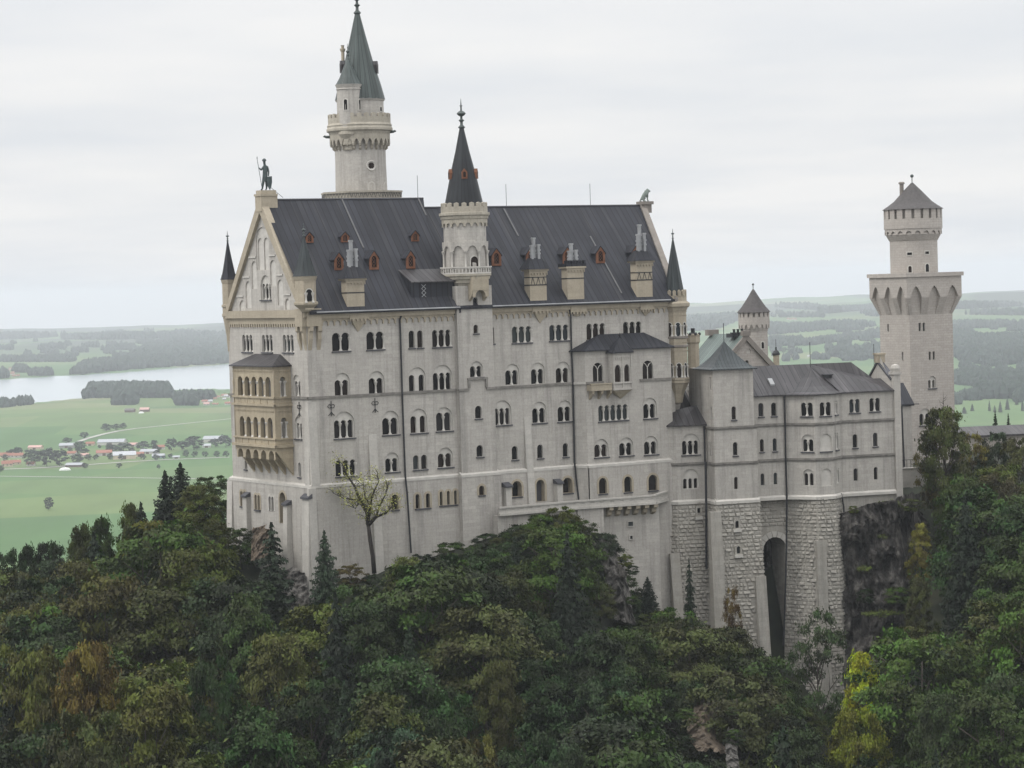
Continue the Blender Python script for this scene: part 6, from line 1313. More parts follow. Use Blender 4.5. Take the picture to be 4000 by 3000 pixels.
wm, nt, b = mat('lake water'); b.inputs['Base Color'].default_value = (.32, .36, .38, 1); b.inputs['Roughness'].default_value = .2; b.inputs['Specular IOR Level'].default_value = .6; b.inputs['IOR'].default_value = 1.33
n2 = noise_(nt, mapp(nt, N(nt, 'ShaderNodeTexCoord').outputs['Object'], (.02, .02, 1)), 3.0, 4); bp = N(nt, 'ShaderNodeBump', {'Strength': .08, 'Distance': .3}); L(nt, n2, bp.inputs['Height']); L(nt, bp.outputs[0], b.inputs['Normal'])
lm = MB(); lm.poly(*[(x, y, -3.0) for x, y in [(-5200, 3800), (900, 3800), (900, 7600), (-5200, 7600)]]); tag(lm.build('lake', wm), kind='structure')
from mathutils.bvhtree import BVHTree
BV = BVHTree.FromPolygons([Vector(v) for v in gv], gf)
def ghit(px, py):
    r = ray(px, py).normalized(); h = BV.ray_cast(Vector((0, 0, ZC)) + r * 62, r); return h[0]
def on_valley(px, py): return ghit(px, py) or at(px, py, 6000)
def gz_(x, y):
    h = BV.ray_cast(Vector((x, y, 900)), Vector((0, 0, -1))); return h[0].z if h[0] else 0.0
# field roads
rm_ = plain('pale gravel road', (.34, .33, .30), .9)
def road(name, pts, w):
    P3 = [on_valley(*p) for p in pts]; mb = MB(); L_ = []
    for i, p in enumerate(P3):
        t = (P3[min(i + 1, len(P3) - 1)] - P3[max(i - 1, 0)]).normalized(); s = Vector((-t.y, t.x, 0)) * w / 2
        L_ += [p + s + Vector((0, 0, .6)), p - s + Vector((0, 0, .6))]
    mb.v = [tuple(v) for v in L_]; mb.f = [(2 * i, 2 * i + 1, 2 * i + 3, 2 * i + 2) for i in range(len(P3) - 1)]; return tag(mb.build(name, rm_), kind='structure')
za_ = zm(0, 1200, .48216)
road('road', [za_(-40, 1372), za_(400, 1378), za_(900, 1384), za_(1400, 1390), za_(1860, 1398)], 5)
road('road', [za_(640, 1090), za_(720, 1062), za_(850, 1028), za_(960, 1005), za_(1100, 985), za_(1400, 955), za_(1880, 905)], 8)
road('road', [za_(-20, 1318), za_(300, 1306), za_(700, 1280), za_(1000, 1258), za_(1300, 1240), za_(1860, 1218)], 9)
# ------------------------------------------------------------ trees
class LeafMB(MB):
    def __init__(s): super().__init__(); s.t = []
    def leaf(s, c, nrm, size, tone, rnd):
        a = nrm.cross(Vector((rnd.uniform(-1, 1), rnd.uniform(-1, 1), rnd.uniform(-.3, .3))))
        if a.length < 1e-3: a = Vector((1, 0, 0))
        a.normalize(); b = nrm.cross(a); w = size * rnd.uniform(.45, .7); l = size * rnd.uniform(.8, 1.2)
        s.add([c - a * l, c + b * w + nrm * w * .2, c + a * l, c - b * w + nrm * w * .2], [(0, 1, 2, 3)]); s.t.append(tone)
    def mesh(s, name, mat_):
        me = bpy.data.meshes.new(name); me.from_pydata(s.v, [], s.f); me.update(); at_ = me.attributes.new('tone', 'FLOAT', 'FACE'); at_.data.foreach_set('value', s.t); me.materials.append(mat_); return me
def meshof(mb, name, mat_, smooth=60):
    me = bpy.data.meshes.new(name); me.from_pydata(mb.v, [], mb.f); me.update(); me.materials.append(mat_); me.shade_smooth(); return me
def broadleaf(seed, shape='dome', npuff=88, nleaf=200, leaf=.0185, open_=0.0):
    """unit-height tree (1 m, crown about 1 m wide before scaling): trunk mesh, crown mesh"""
    rnd = random.Random(seed); tr = MB(); cr = LeafMB(); lobes = []
    tr.tube([(0, 0, -.06), (.004, .003, .2), (-.006, .01, .5), (0, 0, .82)], .022, 7, .004)
    for k in range(11):
        a = k * 2.4 + rnd.uniform(-.4, .4); z0 = rnd.uniform(.22, .6); rr = rnd.uniform(.22, .42) * (1.15 - z0 * .5); z1 = z0 + rnd.uniform(.12, .3)
        p0, p1, p2 = Vector((0, 0, z0)), Vector((math.cos(a) * rr * .5, math.sin(a) * rr * .5, z0 + (z1 - z0) * .65)), Vector((math.cos(a) * rr, math.sin(a) * rr, z1))
        tr.tube([p0, p1, p2], .009, 5, .002)
        q = p1 + Vector((rnd.uniform(-.1, .1), rnd.uniform(-.1, .1), .12)); tr.tube([p1, q], .005, 4, .001)
    for i in range(npuff):
        a = rnd.uniform(0, 2 * math.pi); t = rnd.random() ** .8
        z = .16 + .80 * t
        if shape == 'dome': R_ = .50 * math.sqrt(max(0, 1 - ((z - .45) / .56) ** 2)) if z > .45 else .50 * (.55 + .45 * (z - .16) / .29)
        elif shape == 'spire': R_ = .48 * (1 - (z - .1) ** 1.3) + .03
        else: R_ = .5 * math.sin(math.pi * min(1, max(.06, (z - .05) / .98))) ** .7
        R_ *= 1 + .28 * noise.noise(Vector((math.cos(a) * 1.6 + seed * 7, math.sin(a) * 1.6, z * 4.5)))
        rr = R_ * (rnd.random() ** .38); c = Vector((math.cos(a) * rr, math.sin(a) * rr, z)); out = Vector((math.cos(a) * .6, math.sin(a) * .6, .75 + (z - .4))).normalized()
        pr = rnd.uniform(.055, .115) * (1 - .3 * z); pt = rnd.uniform(.05, .95); n = int(nleaf * rnd.uniform(.6, 1.3) * (1 - open_))
        tilt = Vector((math.cos(a), math.sin(a), -.35)).normalized()
        for _ in range(n):
            v = Vector((rnd.gauss(0, 1), rnd.gauss(0, 1), rnd.gauss(0, .42))) * pr * .62; v = v + tilt * abs(rnd.gauss(0, .5)) * pr
            nn = (out + Vector((rnd.gauss(0, .5), rnd.gauss(0, .5), rnd.gauss(0, .35)))).normalized()
            cr.leaf(c + v, nn, leaf * rnd.uniform(.65, 1.15), min(1, max(0, pt + rnd.gauss(0, .14))), rnd)
    return meshof(tr, 'trunk', M['bark']), cr.mesh('crown', M['leaf'])
def conifer(seed, tiers=30, droop=.5, leaf=.021, width=.5):
    rnd = random.Random(seed); tr = MB(); cr = LeafMB(); tr.tube([(0, 0, -.06), (0, 0, .5), (0, 0, .985)], .016, 7, .002)
    for k in range(tiers):
        t = k / (tiers - 1); z = .10 + .88 * t; L_ = width * (1 - t) ** .62 * rnd.uniform(.75, 1.12) + .012; nb = 9 if t < .7 else 6; a0 = rnd.uniform(0, 6)
        for i in range(nb):
            a = a0 + 2 * math.pi * i / nb + rnd.uniform(-.3, .3); l = L_ * rnd.uniform(.7, 1.15); d = Vector((math.cos(a), math.sin(a), 0)); s = Vector((-d.y, d.x, 0)); pt = rnd.uniform(.3, .7); ns = max(3, int(l / .022))
            for j in range(ns):
                q = (j + .5) / ns; p = d * l * q + Vector((0, 0, z - droop * l * q + droop * .55 * l * q * q)); w = .045 * (1 - q * .6) * (.4 + l * 1.6)
                for m_ in (-1, 0, 1):
                    c = p + s * (m_ * w * rnd.uniform(.5, 1.2)) + Vector((0, 0, rnd.gauss(0, .006) - abs(m_) * w * .35)); nn = (Vector((0, 0, 1)) + d * .45 + s * m_ * .5 + Vector((rnd.gauss(0, .3), rnd.gauss(0, .3), 0))).normalized()
                    cr.leaf(c, nn, leaf * rnd.uniform(.8, 1.5), min(1, max(0, pt + rnd.gauss(0, .15))), rnd)
    return meshof(tr, 'trunk', M['bark']), cr.mesh('crown', M['leaf'])
PB = [broadleaf(11), broadleaf(12, 'egg'), broadleaf(13, 'dome', 100, 190), broadleaf(14, 'spire'), broadleaf(15, 'egg', 80, 200)]
PO = [broadleaf(21, 'egg', 75, 120, .017, .0)]             # airy crown
PC = [conifer(31), conifer(32, 26, .75), conifer(33, 34, .35, .021, .42)]
PS = [broadleaf(41, 'dome', 60, 130, .03), broadleaf(42, 'egg', 60, 130, .03)]
GREEN, DARK, TEAL, YEL, ORA, LIME, OLIVE, BROWN, CON = (.042, .074, .007), (.019, .036, .006), (.024, .052, .009), (.100, .098, .008), (.13, .080, .009), (.110, .150, .008), (.062, .076, .007), (.042, .046, .008), (.011, .023, .008)
TREE_N = [0]
def tree(name, label, pr, x, y, h, w, col, group=None, z=None, rot=None, cat='tree'):
    tr, cr = pr; z = gz_(x, y) if z is None else z
    t = thing(name, label, cat, (x, y, z), group); TREE_N[0] += 1
    rr = random.uniform(0, 6.28) if rot is None else rot
    t.rotation_euler = (0, 0, rr); t.scale = (w, w, h)
    a = bpy.data.objects.new('trunk', tr); C.objects.link(a); a.parent = t
    b = bpy.data.objects.new('crown', cr); C.objects.link(b); b.parent = t
    k = random.uniform(.44, .92); b.color = (col[0] * k, col[1] * k, col[2] * k, 1); return t
def tree_px(name, label, pr, px, py, D, wpx, col, hmin=3, group=None, base=None):
    p = at(px, py, D); z = gz_(p.x, p.y) if base is None else at(px, base, D).z
    h = max(hmin, p.z - z); z = p.z - h
    return tree(name, label, pr, p.x, p.y, h / .98, wpx * D / F, col, group, z=z)
PLACED = []
def T(*a, **k): o = tree_px(*a, **k); PLACED.append((o.location.x, o.location.y, 3.2)); return o
# trees one can tell apart
T('spruce', 'tall dark spruce, taller of the pair left of the gable', PC[0], 704, 1815, 338, 300, CON)
T('spruce', 'slim dark spruce, left and lower of the pair beside the gable', PC[2], 644, 1848, 334, 270, CON)
T('spruce', 'dark spruce standing apart left of the spruce pair', PC[2], 550, 1972, 330, 200, CON)
T('spruce', 'dark spruce low on the left slope below the spruce pair', PC[0], 655, 2085, 318, 230, CON)
T('spruce', 'dark spruce below the gable edge beeches', PC[1], 800, 2105, 312, 230, CON)
T('spruce', 'narrow dark spruce between beeches under the gable', PC[2], 895, 2180, 300, 190, CON)
T('spruce', 'dark spruce left on the slope under the standalone spruce', PC[0], 560, 2225, 305, 210, CON)
T('spruce', 'dark ragged spruce in front of the gable corner', PC[1], 1060, 2050, 290, 330, (.024, .040, .019))
T('spruce', 'small pointed spruce in front of the bright corner buttress', PC[0], 1266, 2078, 292, 190, (.024, .042, .020))
T('spruce', 'small dark spruce before the rough block base', PC[1], 2691, 2188, 312, 100, CON, hmin=6)
T('spruce', 'rounded dark conifer at the foot of the plain terrace wall', PC[2], 2529, 2258, 313, 150, CON, hmin=6)
T('beech', 'dark green beech touching the left edge of the gable', PB[0], 832, 1862, 335, 190, GREEN)
T('beech', 'dark green tree covering the foot of the gable wall', PB[0], 935, 2062, 311, 190, GREEN)
T('beech', 'dull green beech between spruce pair and gable', PB[1], 775, 1895, 331, 190, OLIVE)
T('beech', 'yellowish tree top left of the standalone spruce', PB[3], 508, 1968, 334, 170, OLIVE)
T('beech', 'green tree with spiky top on the left skyline', PB[3], 394, 2024, 333, 180, GREEN)
T('beech', 'olive tree with thin top further left on the skyline', PB[3], 315, 2052, 331, 190, OLIVE)
T('beech', 'dark green tree on the skyline against the field', PB[1], 195, 2122, 335, 170, DARK)
T('beech', 'dark tree left of it on the skyline near the edge', PB[3], 105, 2132, 334, 150, DARK)
T('beech', 'dark tree cut by the left picture edge on the skyline', PB[0], 10, 2145, 333, 180, DARK)
T('beech', 'wide yellow beech on the left slope', PB[2], 405, 2232, 285, 430, (.086, .082, .013))
T('beech', 'orange tinted beech at lower left', PB[1], 340, 2520, 250, 330, (.108, .078, .012))
T('beech', 'yellow green beech left of the orange one', PB[0], 110, 2520, 252, 360, (.080, .084, .012))
T('beech', 'broad olive yellow beech below the orange one', PB[2], 560, 2655, 240, 460, (.074, .078, .011))
T('beech', 'green and yellow beech at the bottom left', PB[0], 330, 2790, 228, 430, (.060, .072, .016))
T('beech', 'bright green beech on the slope below the gable', PB[3], 962, 2322, 270, 330, (.062, .098, .020))
T('beech', 'yellow green beech right of the bright green one', PB[1], 1080, 2480, 262, 330, (.082, .092, .018))
T('beech', 'bluish green tree between the yellow trees', PB[2], 820, 2560, 255, 260, TEAL)
T('maple', 'yellow green maple below the bare limbed tree', PB[3], 1590, 2176, 292, 240, (.085, .108, .018))
T('maple', 'second yellow green maple crown under the first one', PB[1], 1600, 2400, 280, 260, (.070, .086, .018))
T('beech', 'bluish green tree at the bottom below the maple', PB[2], 1550, 2835, 232, 420, (.032, .066, .028))
T('beech', 'rounded blue green tree at the bottom centre', PB[0], 1736, 2718, 245, 330, TEAL)
T('beech', 'yellow green small tree in the dark middle slope', PB[1], 1942, 2585, 255, 200, (.075, .082, .018))
T('beech', 'yellowish round tree at the bottom edge', PB[0], 1869, 2885, 228, 230, (.090, .080, .020))
T('beech', 'green round tree right of the yellowish one at the bottom', PB[2], 2190, 2885, 228, 260, (.036, .062, .024))
T('beech', 'mid green broad tree on the lower slope below the terrace', PB[2], 2360, 2640, 258, 300, (.034, .064, .022))
T('beech', 'dark green tree at the mouth of the tall arch', PB[3], 3055, 2660, 303, 190, GREEN, hmin=6)
T('beech', 'olive tree below the mouth of the tall arch', PB[1], 3130, 2770, 298, 200, OLIVE, hmin=6)
T('beech', 'dark tree left of the airy ash at the foot of the round base', PB[0], 2985, 2600, 306, 150, DARK, hmin=6)
T('rowan', 'thin rust coloured small tree before the stair block base', PO[0], 2857, 2290, 309, 95, (.12, .075, .02), hmin=8)
T('ash', 'airy green ash in front of the round stone base', PO[0], 3189, 2378, 305, 250, (.060, .095, .028))
T('maple', 'brightest lime yellow maple right of the round base', PB[3], 3365, 2550, 284, 215, (.30, .33, .012))
T('maple', 'lime yellow lower maple under the brightest one', PB[1], 3350, 2775, 268, 270, (.17, .19, .010))
T('larch', 'yellow pointed larch beside the dark cliff', PB[3], 3593, 2044, 322, 120, (.14, .125, .02), base=2300)
T('larch', 'olive young larch below the yellow one', PB[3], 3590, 2255, 312, 150, (.068, .074, .018))
T('maple', 'small yellow green tree on the dark right slope', PB[0], 3695, 2520, 300, 100, (.11, .125, .018), hmin=5)
T('maple', 'yellow tree high on the right slope', PB[0], 3945, 2180, 325, 120, (.13, .11, .02), hmin=6)
T('beech', 'dark green beech on the lower right slope', PB[1], 3673, 2705, 262, 260, (.044, .072, .018))
T('beech', 'green beech near the lower right corner', PB[2], 3905, 2615, 272, 260, (.042, .068, .022))
T('maple', 'tall yellow green maple in front of the square tower', PB[1], 3687, 1596, 338, 205, (.088, .105, .020))
T('maple', 'golden thin tree behind the tall maple', PO[0], 3640, 1655, 341, 150, (.17, .135, .03))
T('maple', 'golden tree right of the tall maple', PO[0], 3790, 1690, 341, 160, (.15, .125, .025))
T('beech', 'grey green tree in front of the gatehouse roof', PB[0], 3885, 1690, 342, 140, (.045, .068, .030))
T('beech', 'yellow olive tree at the right picture edge', PB[2], 3975, 1705, 340, 170, (.075, .078, .020))
T('beech', 'dark leafy tree below the tall maple', PB[2], 3760, 1850, 328, 230, GREEN)
T('beech', 'rust tinged tree on the right slope under the gatehouse', PB[0], 3900, 1850, 328, 230, (.066, .060, .020))
T('spruce', 'small dark spruce behind the gatehouse roof, larger one', PC[0], 3887, 1608, 425, 65, CON, hmin=8)
T('spruce', 'small dark spruce behind the gatehouse roof, smaller one', PC[2], 3938, 1619, 425, 55, CON, hmin=8)
T('bush', 'tallest green bush with yellowish top against the terrace parapet', PB[0], 2195, 1982, 308.5, 170, OLIVE, base=2200)
T('bush', 'dense dark green bush left of the tallest terrace bush', PB[1], 2110, 2012, 308.5, 180, GREEN, base=2220)
T('bush', 'dark bush spreading under the left half of the terrace parapet', PB[2], 2025, 2050, 309, 180, DARK, base=2230)
T('bush', 'dark bush right of the tallest terrace bush above the rock', PB[0], 2275, 2030, 309, 150, GREEN, base=2230)
T('bush', 'drooping bush at the corner of the plain terrace wall', PB[1], 2360, 2085, 308, 150, DARK, base=2300)
T('bush', 'round bush at the foot of the south wall', PS[0], 1760, 2120, 303, 150, GREEN, base=2200)
T('bush', 'small dark bush left of the stair tower foot', PS[1], 1650, 2165, 302, 130, DARK, base=2240)
T('bush', 'yellow orange bush beside the wall foot', PS[1], 1370, 2205, 297, 120, (.11, .085, .022), base=2290)
T('bush', 'dark bush under the stair tower', PS[0], 1900, 2085, 306, 120, DARK, base=2180)
# the nearly bare tree in front of the south wall: limbs first, then thin leaves
rb = random.Random(5); bt_ = thing('half_bare_tree', 'half bare tree with dark crooked limbs and thin yellow leaves before the south wall', 'tree', (0, 0, 0))
pb = lambda X, Y, D=299.5: at(*z5(X, Y), D)
base_ = at(1458, 2195, 299.5); bt_.location = base_; bo = Vector(base_); wd = MB(); lf = LeafMB(); tips = []
def limb(pts, r0, r1): wd.tube([p - bo for p in pts], r0, 6, r1)
limb([at(1462, 2240, 299.5), at(1456, 2170, 299.5), at(1446, 2110, 299.5), at(1438, 2045, 299.5)], .30, .24)
LIMBS = [([(1412, 1660), (1400, 1540), (1340, 1440), (1290, 1320), (1230, 1230), (1180, 1120)], .25), ([(1400, 1560), (1330, 1445), (1200, 1430), (1110, 1385)], .12), ([(1416, 1660), (1480, 1590), (1560, 1560), (1620, 1500), (1640, 1420)], .22), ([(1412, 1650), (1430, 1500), (1450, 1400), (1500, 1290), (1490, 1200)], .15), ([(1480, 1590), (1510, 1500), (1560, 1400), (1590, 1280)], .12), ([(1340, 1450), (1300, 1520), (1260, 1480)], .06), ([(1430, 1500), (1380, 1400), (1370, 1290)], .08)]
for l, r0 in LIMBS:
    D_ = 299.5 + rb.uniform(-2.2, 1.5); pts = [pb(x, y, 299.5 + (D_ - 299.5) * i / len(l)) for i, (x, y) in enumerate(l)]; limb(pts, r0 * 1.15, .035)
    for i in range(1, len(pts)):
        for _ in range(7):
            t = rb.random(); p = pts[i - 1].lerp(pts[i], t); q = p + Vector((rb.gauss(0, .7), rb.gauss(0, .7), rb.uniform(.2, 1.3))); limb([p, p.lerp(q, .5) + Vector((rb.gauss(0, .1), 0, .1)), q], .03, .012); tips.append((p, q))
for p, q in tips:
    for _ in range(17): c = p.lerp(q, rb.uniform(.4, 1.3)) + Vector((rb.gauss(0, .3), rb.gauss(0, .3), rb.gauss(0, .26))) - bo; lf.leaf(c, Vector((rb.gauss(0, .6), rb.gauss(0, .6), 1)).normalized(), .12, rb.random(), rb)
a = bpy.data.objects.new('trunk', meshof(wd, 'trunk', M['bark_dark'])); C.objects.link(a); a.parent = bt_
a = bpy.data.objects.new('crown', lf.mesh('crown', M['leaf'])); C.objects.link(a); a.parent = bt_; a.color = (.26, .26, .075, 1)
# leafless tree above the tall maple, dead trunk on the right slope
def twig(name, label, x, y, z, h, spread, seed, n=26):
    r_ = random.Random(seed); m = MB(); m.tube([(0, 0, 0), (.03, 0, h * .5), (0, .02, h)], h * .012, 5, .012)
    for i in range(n): a = r_.uniform(0, 6.28); z0 = h * r_.uniform(.25, .95); l = spread * (1.05 - z0 / h) + .3; m.tube([(0, 0, z0), (math.cos(a) * l * .6, math.sin(a) * l * .6, z0 + l * .35), (math.cos(a) * l, math.sin(a) * l, z0 + l * .9)], .03, 4, .008)
    o = m.build(name, M['bark']); o.location = (x, y, z); return tag(o, label, 'tree')
p = at(3685, 1530, 343); twig('leafless_tree', 'leafless grey tree rising above the tall maple', p.x, p.y, gz_(p.x, p.y), p.z - gz_(p.x, p.y), 3.0, 3, 40)
dt_ = MB(); a, b = at(3720, 2750, 288), at(3768, 2520, 290); dt_.tube([a - a, (b - a) * .5 + Vector((.1, 0, 0)), b - a], .12, 6, .04); o = dt_.build('dead_trunk', M['grey_brown']); o.location = a; tag(o, 'pale bare leaning trunk on the dark right slope', 'tree trunk')
# the rest of the forest on the slope
SKY = [(-400, 2170), (0, 2170), (300, 2130), (400, 2060), (560, 2010), (640, 1960), (860, 1960), (885, 2085), (970, 2095), (1030, 2160), (1060, 2270), (1150, 2420), (1230, 2420), (1290, 2290), (1400, 2235), (1520, 2225), (1600, 2200), (1750, 2160), (1900, 2120), (1960, 2060), (2180, 2020), (2300, 2050), (2400, 2130), (2450, 2300), (2600, 2330), (2700, 2400), (2760, 2440), (2900, 2440), (2960, 2560), (3050, 2780), (3300, 2800), (3350, 2720), (3420, 2760), (3540, 2680), (3580, 2320), (3640, 1950), (3700, 1760), (3780, 1760), (4000, 1760), (4600, 1760)]
def skyl(px):
    i, t = lerp_i([s[0] for s in SKY], px); return SKY[i][1] * (1 - t) + SKY[i + 1][1] * t
def zone(px, py):
    if px < 700: k = 'left'
    elif px < 1700: k = 'mid'
    elif px < 3000: k = 'dark'
    else: k = 'right'
    return k
PAL = {'left': [(GREEN, 3), (YEL, .8), (OLIVE, 3), (DARK, 2.5), ((.070, .074, .010), 1.2)], 'mid': [(GREEN, 3), (DARK, 3), (OLIVE, 3.2), (TEAL, .7), (BROWN, .5)], 'dark': [(DARK, 4), (GREEN, 2.6), (TEAL, .8), ((.044, .050, .010), 2.4), (BROWN, .6)], 'right': [(DARK, 4), (GREEN, 3), (OLIVE, 2.6), (TEAL, .6), ((.066, .070, .010), .6)]}
BARE = [(2330, 2470, 2410, 306), (2680, 2810, 2910, 270), (2830, 2890, 3000, 265), (3270, 3460, 2960, 292), (3130, 3250, 2760, 303)]     # rock faces that stay free of trees in front
rf_ = random.Random(77); cnt = 0; tries = 0
GRP = {'left': ('yellowing broadleaf tree in the forest at the lower left', 'forest trees at the lower left'), 'mid': ('green broadleaf tree in the forest below the gable and south wall', 'forest trees below the palace'), 'dark': ('dark broadleaf tree on the steep slope below terrace and wing', 'forest trees below the terrace'), 'right': ('dark broadleaf tree on the wooded slope at the right', 'forest trees on the right slope')}
while tries < 16000 and cnt < 285:
    tries += 1; D = 352 - 150 * rf_.random() ** .75; px = rf_.uniform(-300, 4300)
    if tries > 9000: D = rf_.uniform(262, 322); px = rf_.uniform(2150, 3650)
    p = at(px, 2000, D); x, y = p.x, p.y
    if D > 345 and px < 3600: continue
    sp = 6.2 + 2.2 * rf_.random()
    if any((x - a) ** 2 + (y - b) ** 2 < (sp * .5 + r_ * .8) ** 2 for a, b, r_ in PLACED): continue
    z = gz_(x, y); px0, py0 = proj((x, y, z)); lim = skyl(px0)
    for a_, b_, y1_, dr_ in BARE:
        if D < dr_ and a_ - 90 < px0 < b_ + 90: lim = max(lim, y1_)
    zl = at(px0, lim + rf_.uniform(5, 60), D).z - z
    h = min(rf_.uniform(13, 21), zl)
    if h < 2.2: continue
    if px0 > 880 and px0 < 3560 and D > 322: continue
    k = zone(px0, py0); cs = PAL[k]; tot = sum(c[1] for c in cs); q = rf_.random() * tot
    for c, wgt in cs:
        q -= wgt
        if q <= 0: break
    if h < 5: tree('bush', 'low dark bush on the slope at the castle foot', rf_.choice(PS), x, y, h, rf_.uniform(3.5, 6), rf_.choice([DARK, GREEN, OLIVE, BROWN]), 'bushes on the slope below the castle', z=z - .3, cat='bush')
    elif rf_.random() < .17: tree('spruce', 'dark spruce among the broadleaf trees of the castle slope', rf_.choice(PC), x, y, min(h * 1.12, zl), h * rf_.uniform(.42, .55), CON, 'spruces in the forest on the slope', z=z)
    else: tree('forest_tree', GRP[k][0], rf_.choice(PB), x, y, h, h * rf_.uniform(.55, .8), c, GRP[k][1], z=z)
    PLACED.append((x, y, 3.0)); cnt += 1

# undergrowth along the wall feet
nb = 0; tries = 0
while nb < 95 and tries < 4000:
    tries += 1; px, D = (rf_.uniform(2380, 3010), rf_.uniform(298, 321)) if rf_.random() < .55 else (rf_.uniform(1230, 1960), rf_.uniform(288, 308)) if rf_.random() < .6 else (rf_.uniform(1950, 2420), rf_.uniform(288, 308))
    p = at(px, 2000, D); x, y = p.x, p.y; z = gz_(x, y); px0, py0 = proj((x, y, z)); h = min(rf_.uniform(2.2, 5.2), at(px0, skyl(px0) + rf_.uniform(-10, 40), D).z - z)
    if h < 1.5 or any((x - a) ** 2 + (y - b) ** 2 < 2.0 ** 2 for a, b, r_ in PLACED): continue
    tree('bush', 'low dark bush in the undergrowth at the foot of the castle walls', rf_.choice(PS + PB[:3]), x, y, h, h * rf_.uniform(.8, 1.3), rf_.choice([DARK, GREEN, OLIVE, DARK, BROWN]), 'undergrowth at the wall feet', z=z - .2, cat='bush'); PLACED.append((x, y, 1.5)); nb += 1
# ------------------------------------------------------------ valley: houses, barns, field trees, woods
WALLS = {'white': plain('white plaster', (.48, .46, .43), .8), 'brown': plain('brown boards', (.12, .08, .06), .8), 'grey': plain('grey boards', (.30, .29, .28), .8), 'cream': plain('cream plaster', (.55, .46, .36), .8), 'blue': plain('blue grey boards', (.20, .27, .34), .8)}
RFS = {'orange': plain('orange roof tiles', (.25, .11, .075), .8), 'red': plain('red brown roof tiles', (.26, .11, .08), .8), 'grey': plain('pale grey roof', (.30, .31, .33), .6), 'white': plain('white metal roof', (.36, .37, .39), .5), 'dark': plain('dark roof', (.10, .085, .08), .8), 'pink': plain('faded pink tiles', (.45, .28, .25), .8)}
vw = plain('far window glass', (.05, .055, .06), .4)
def house(x0, y0, x1, y1, roof, wall, label, zf=None, group=None, name='house', long=.6, name_cat=None, rotd=None):
    (ax, ay), (bx, by) = (zf(x0, y0), zf(x1, y1)) if zf else ((x0, y0), (x1, y1))
    p = ghit((ax + bx) / 2, by)
    if p is None: return
    D = p.y; w = (bx - ax) * D / F; h = (by - ay) * D / F; rot = random.uniform(-.25, .25) if rotd is None else rotd; f0 = Frame((p.x, p.y), rot); dp = max(6, w * long); f = f0
    barn = 'barn' in label or 'hall' in label; he = h * (.5 if not barn else .55); t = thing(name, label, name_cat or ('barn' if barn else 'house'), (p.x, p.y, p.z), group)
    zb_ = p.z - 1; ze = p.z + he; zr = p.z + h
    m = MB(); m.box(f, -w / 2, w / 2, zb_, ze, -dp, 0)
    for u in (-w / 2, w / 2): m.poly(f.P(u, ze, 0), f.P(u, ze, -dp), f.P(u, zr, -dp / 2))
    m.build('wall', WALLS[wall], t); o = .5
    m = MB()
    for s in (0, 1):
        d0 = o if s == 0 else -dp - o
        m.hexa([f.P(-w / 2 - o, ze - .2, d0), f.P(w / 2 + o, ze - .2, d0), f.P(w / 2 + o, zr, -dp / 2), f.P(-w / 2 - o, zr, -dp / 2)], [f.P(-w / 2 - o, ze + .1, d0), f.P(w / 2 + o, ze + .1, d0), f.P(w / 2 + o, zr + .35, -dp / 2), f.P(-w / 2 - o, zr + .35, -dp / 2)])
    m.build('roof', RFS[roof], t)
    if not barn:
        n = max(2, int(w / 4))
        for i in range(n):
            u = -w / 2 + w * (i + .5) / n; m = MB(); m.box(f, u - .6, u + .6, p.z + he * .4, p.z + he * .8, -.05, .06); m.build('window', vw, t)
        m = MB(); m.box(f, w * .2, w * .2 + .8, zr - .8, zr + 1.2, -dp / 2 - .5, -dp / 2 + .4); m.build('chimney', WALLS['cream'], t)
    else:
        m = MB(); m.box(f, -2, 2, zb_ + 1, p.z + he * .85, -.05, .08); m.build('door', WALLS['brown'], t)
    return t
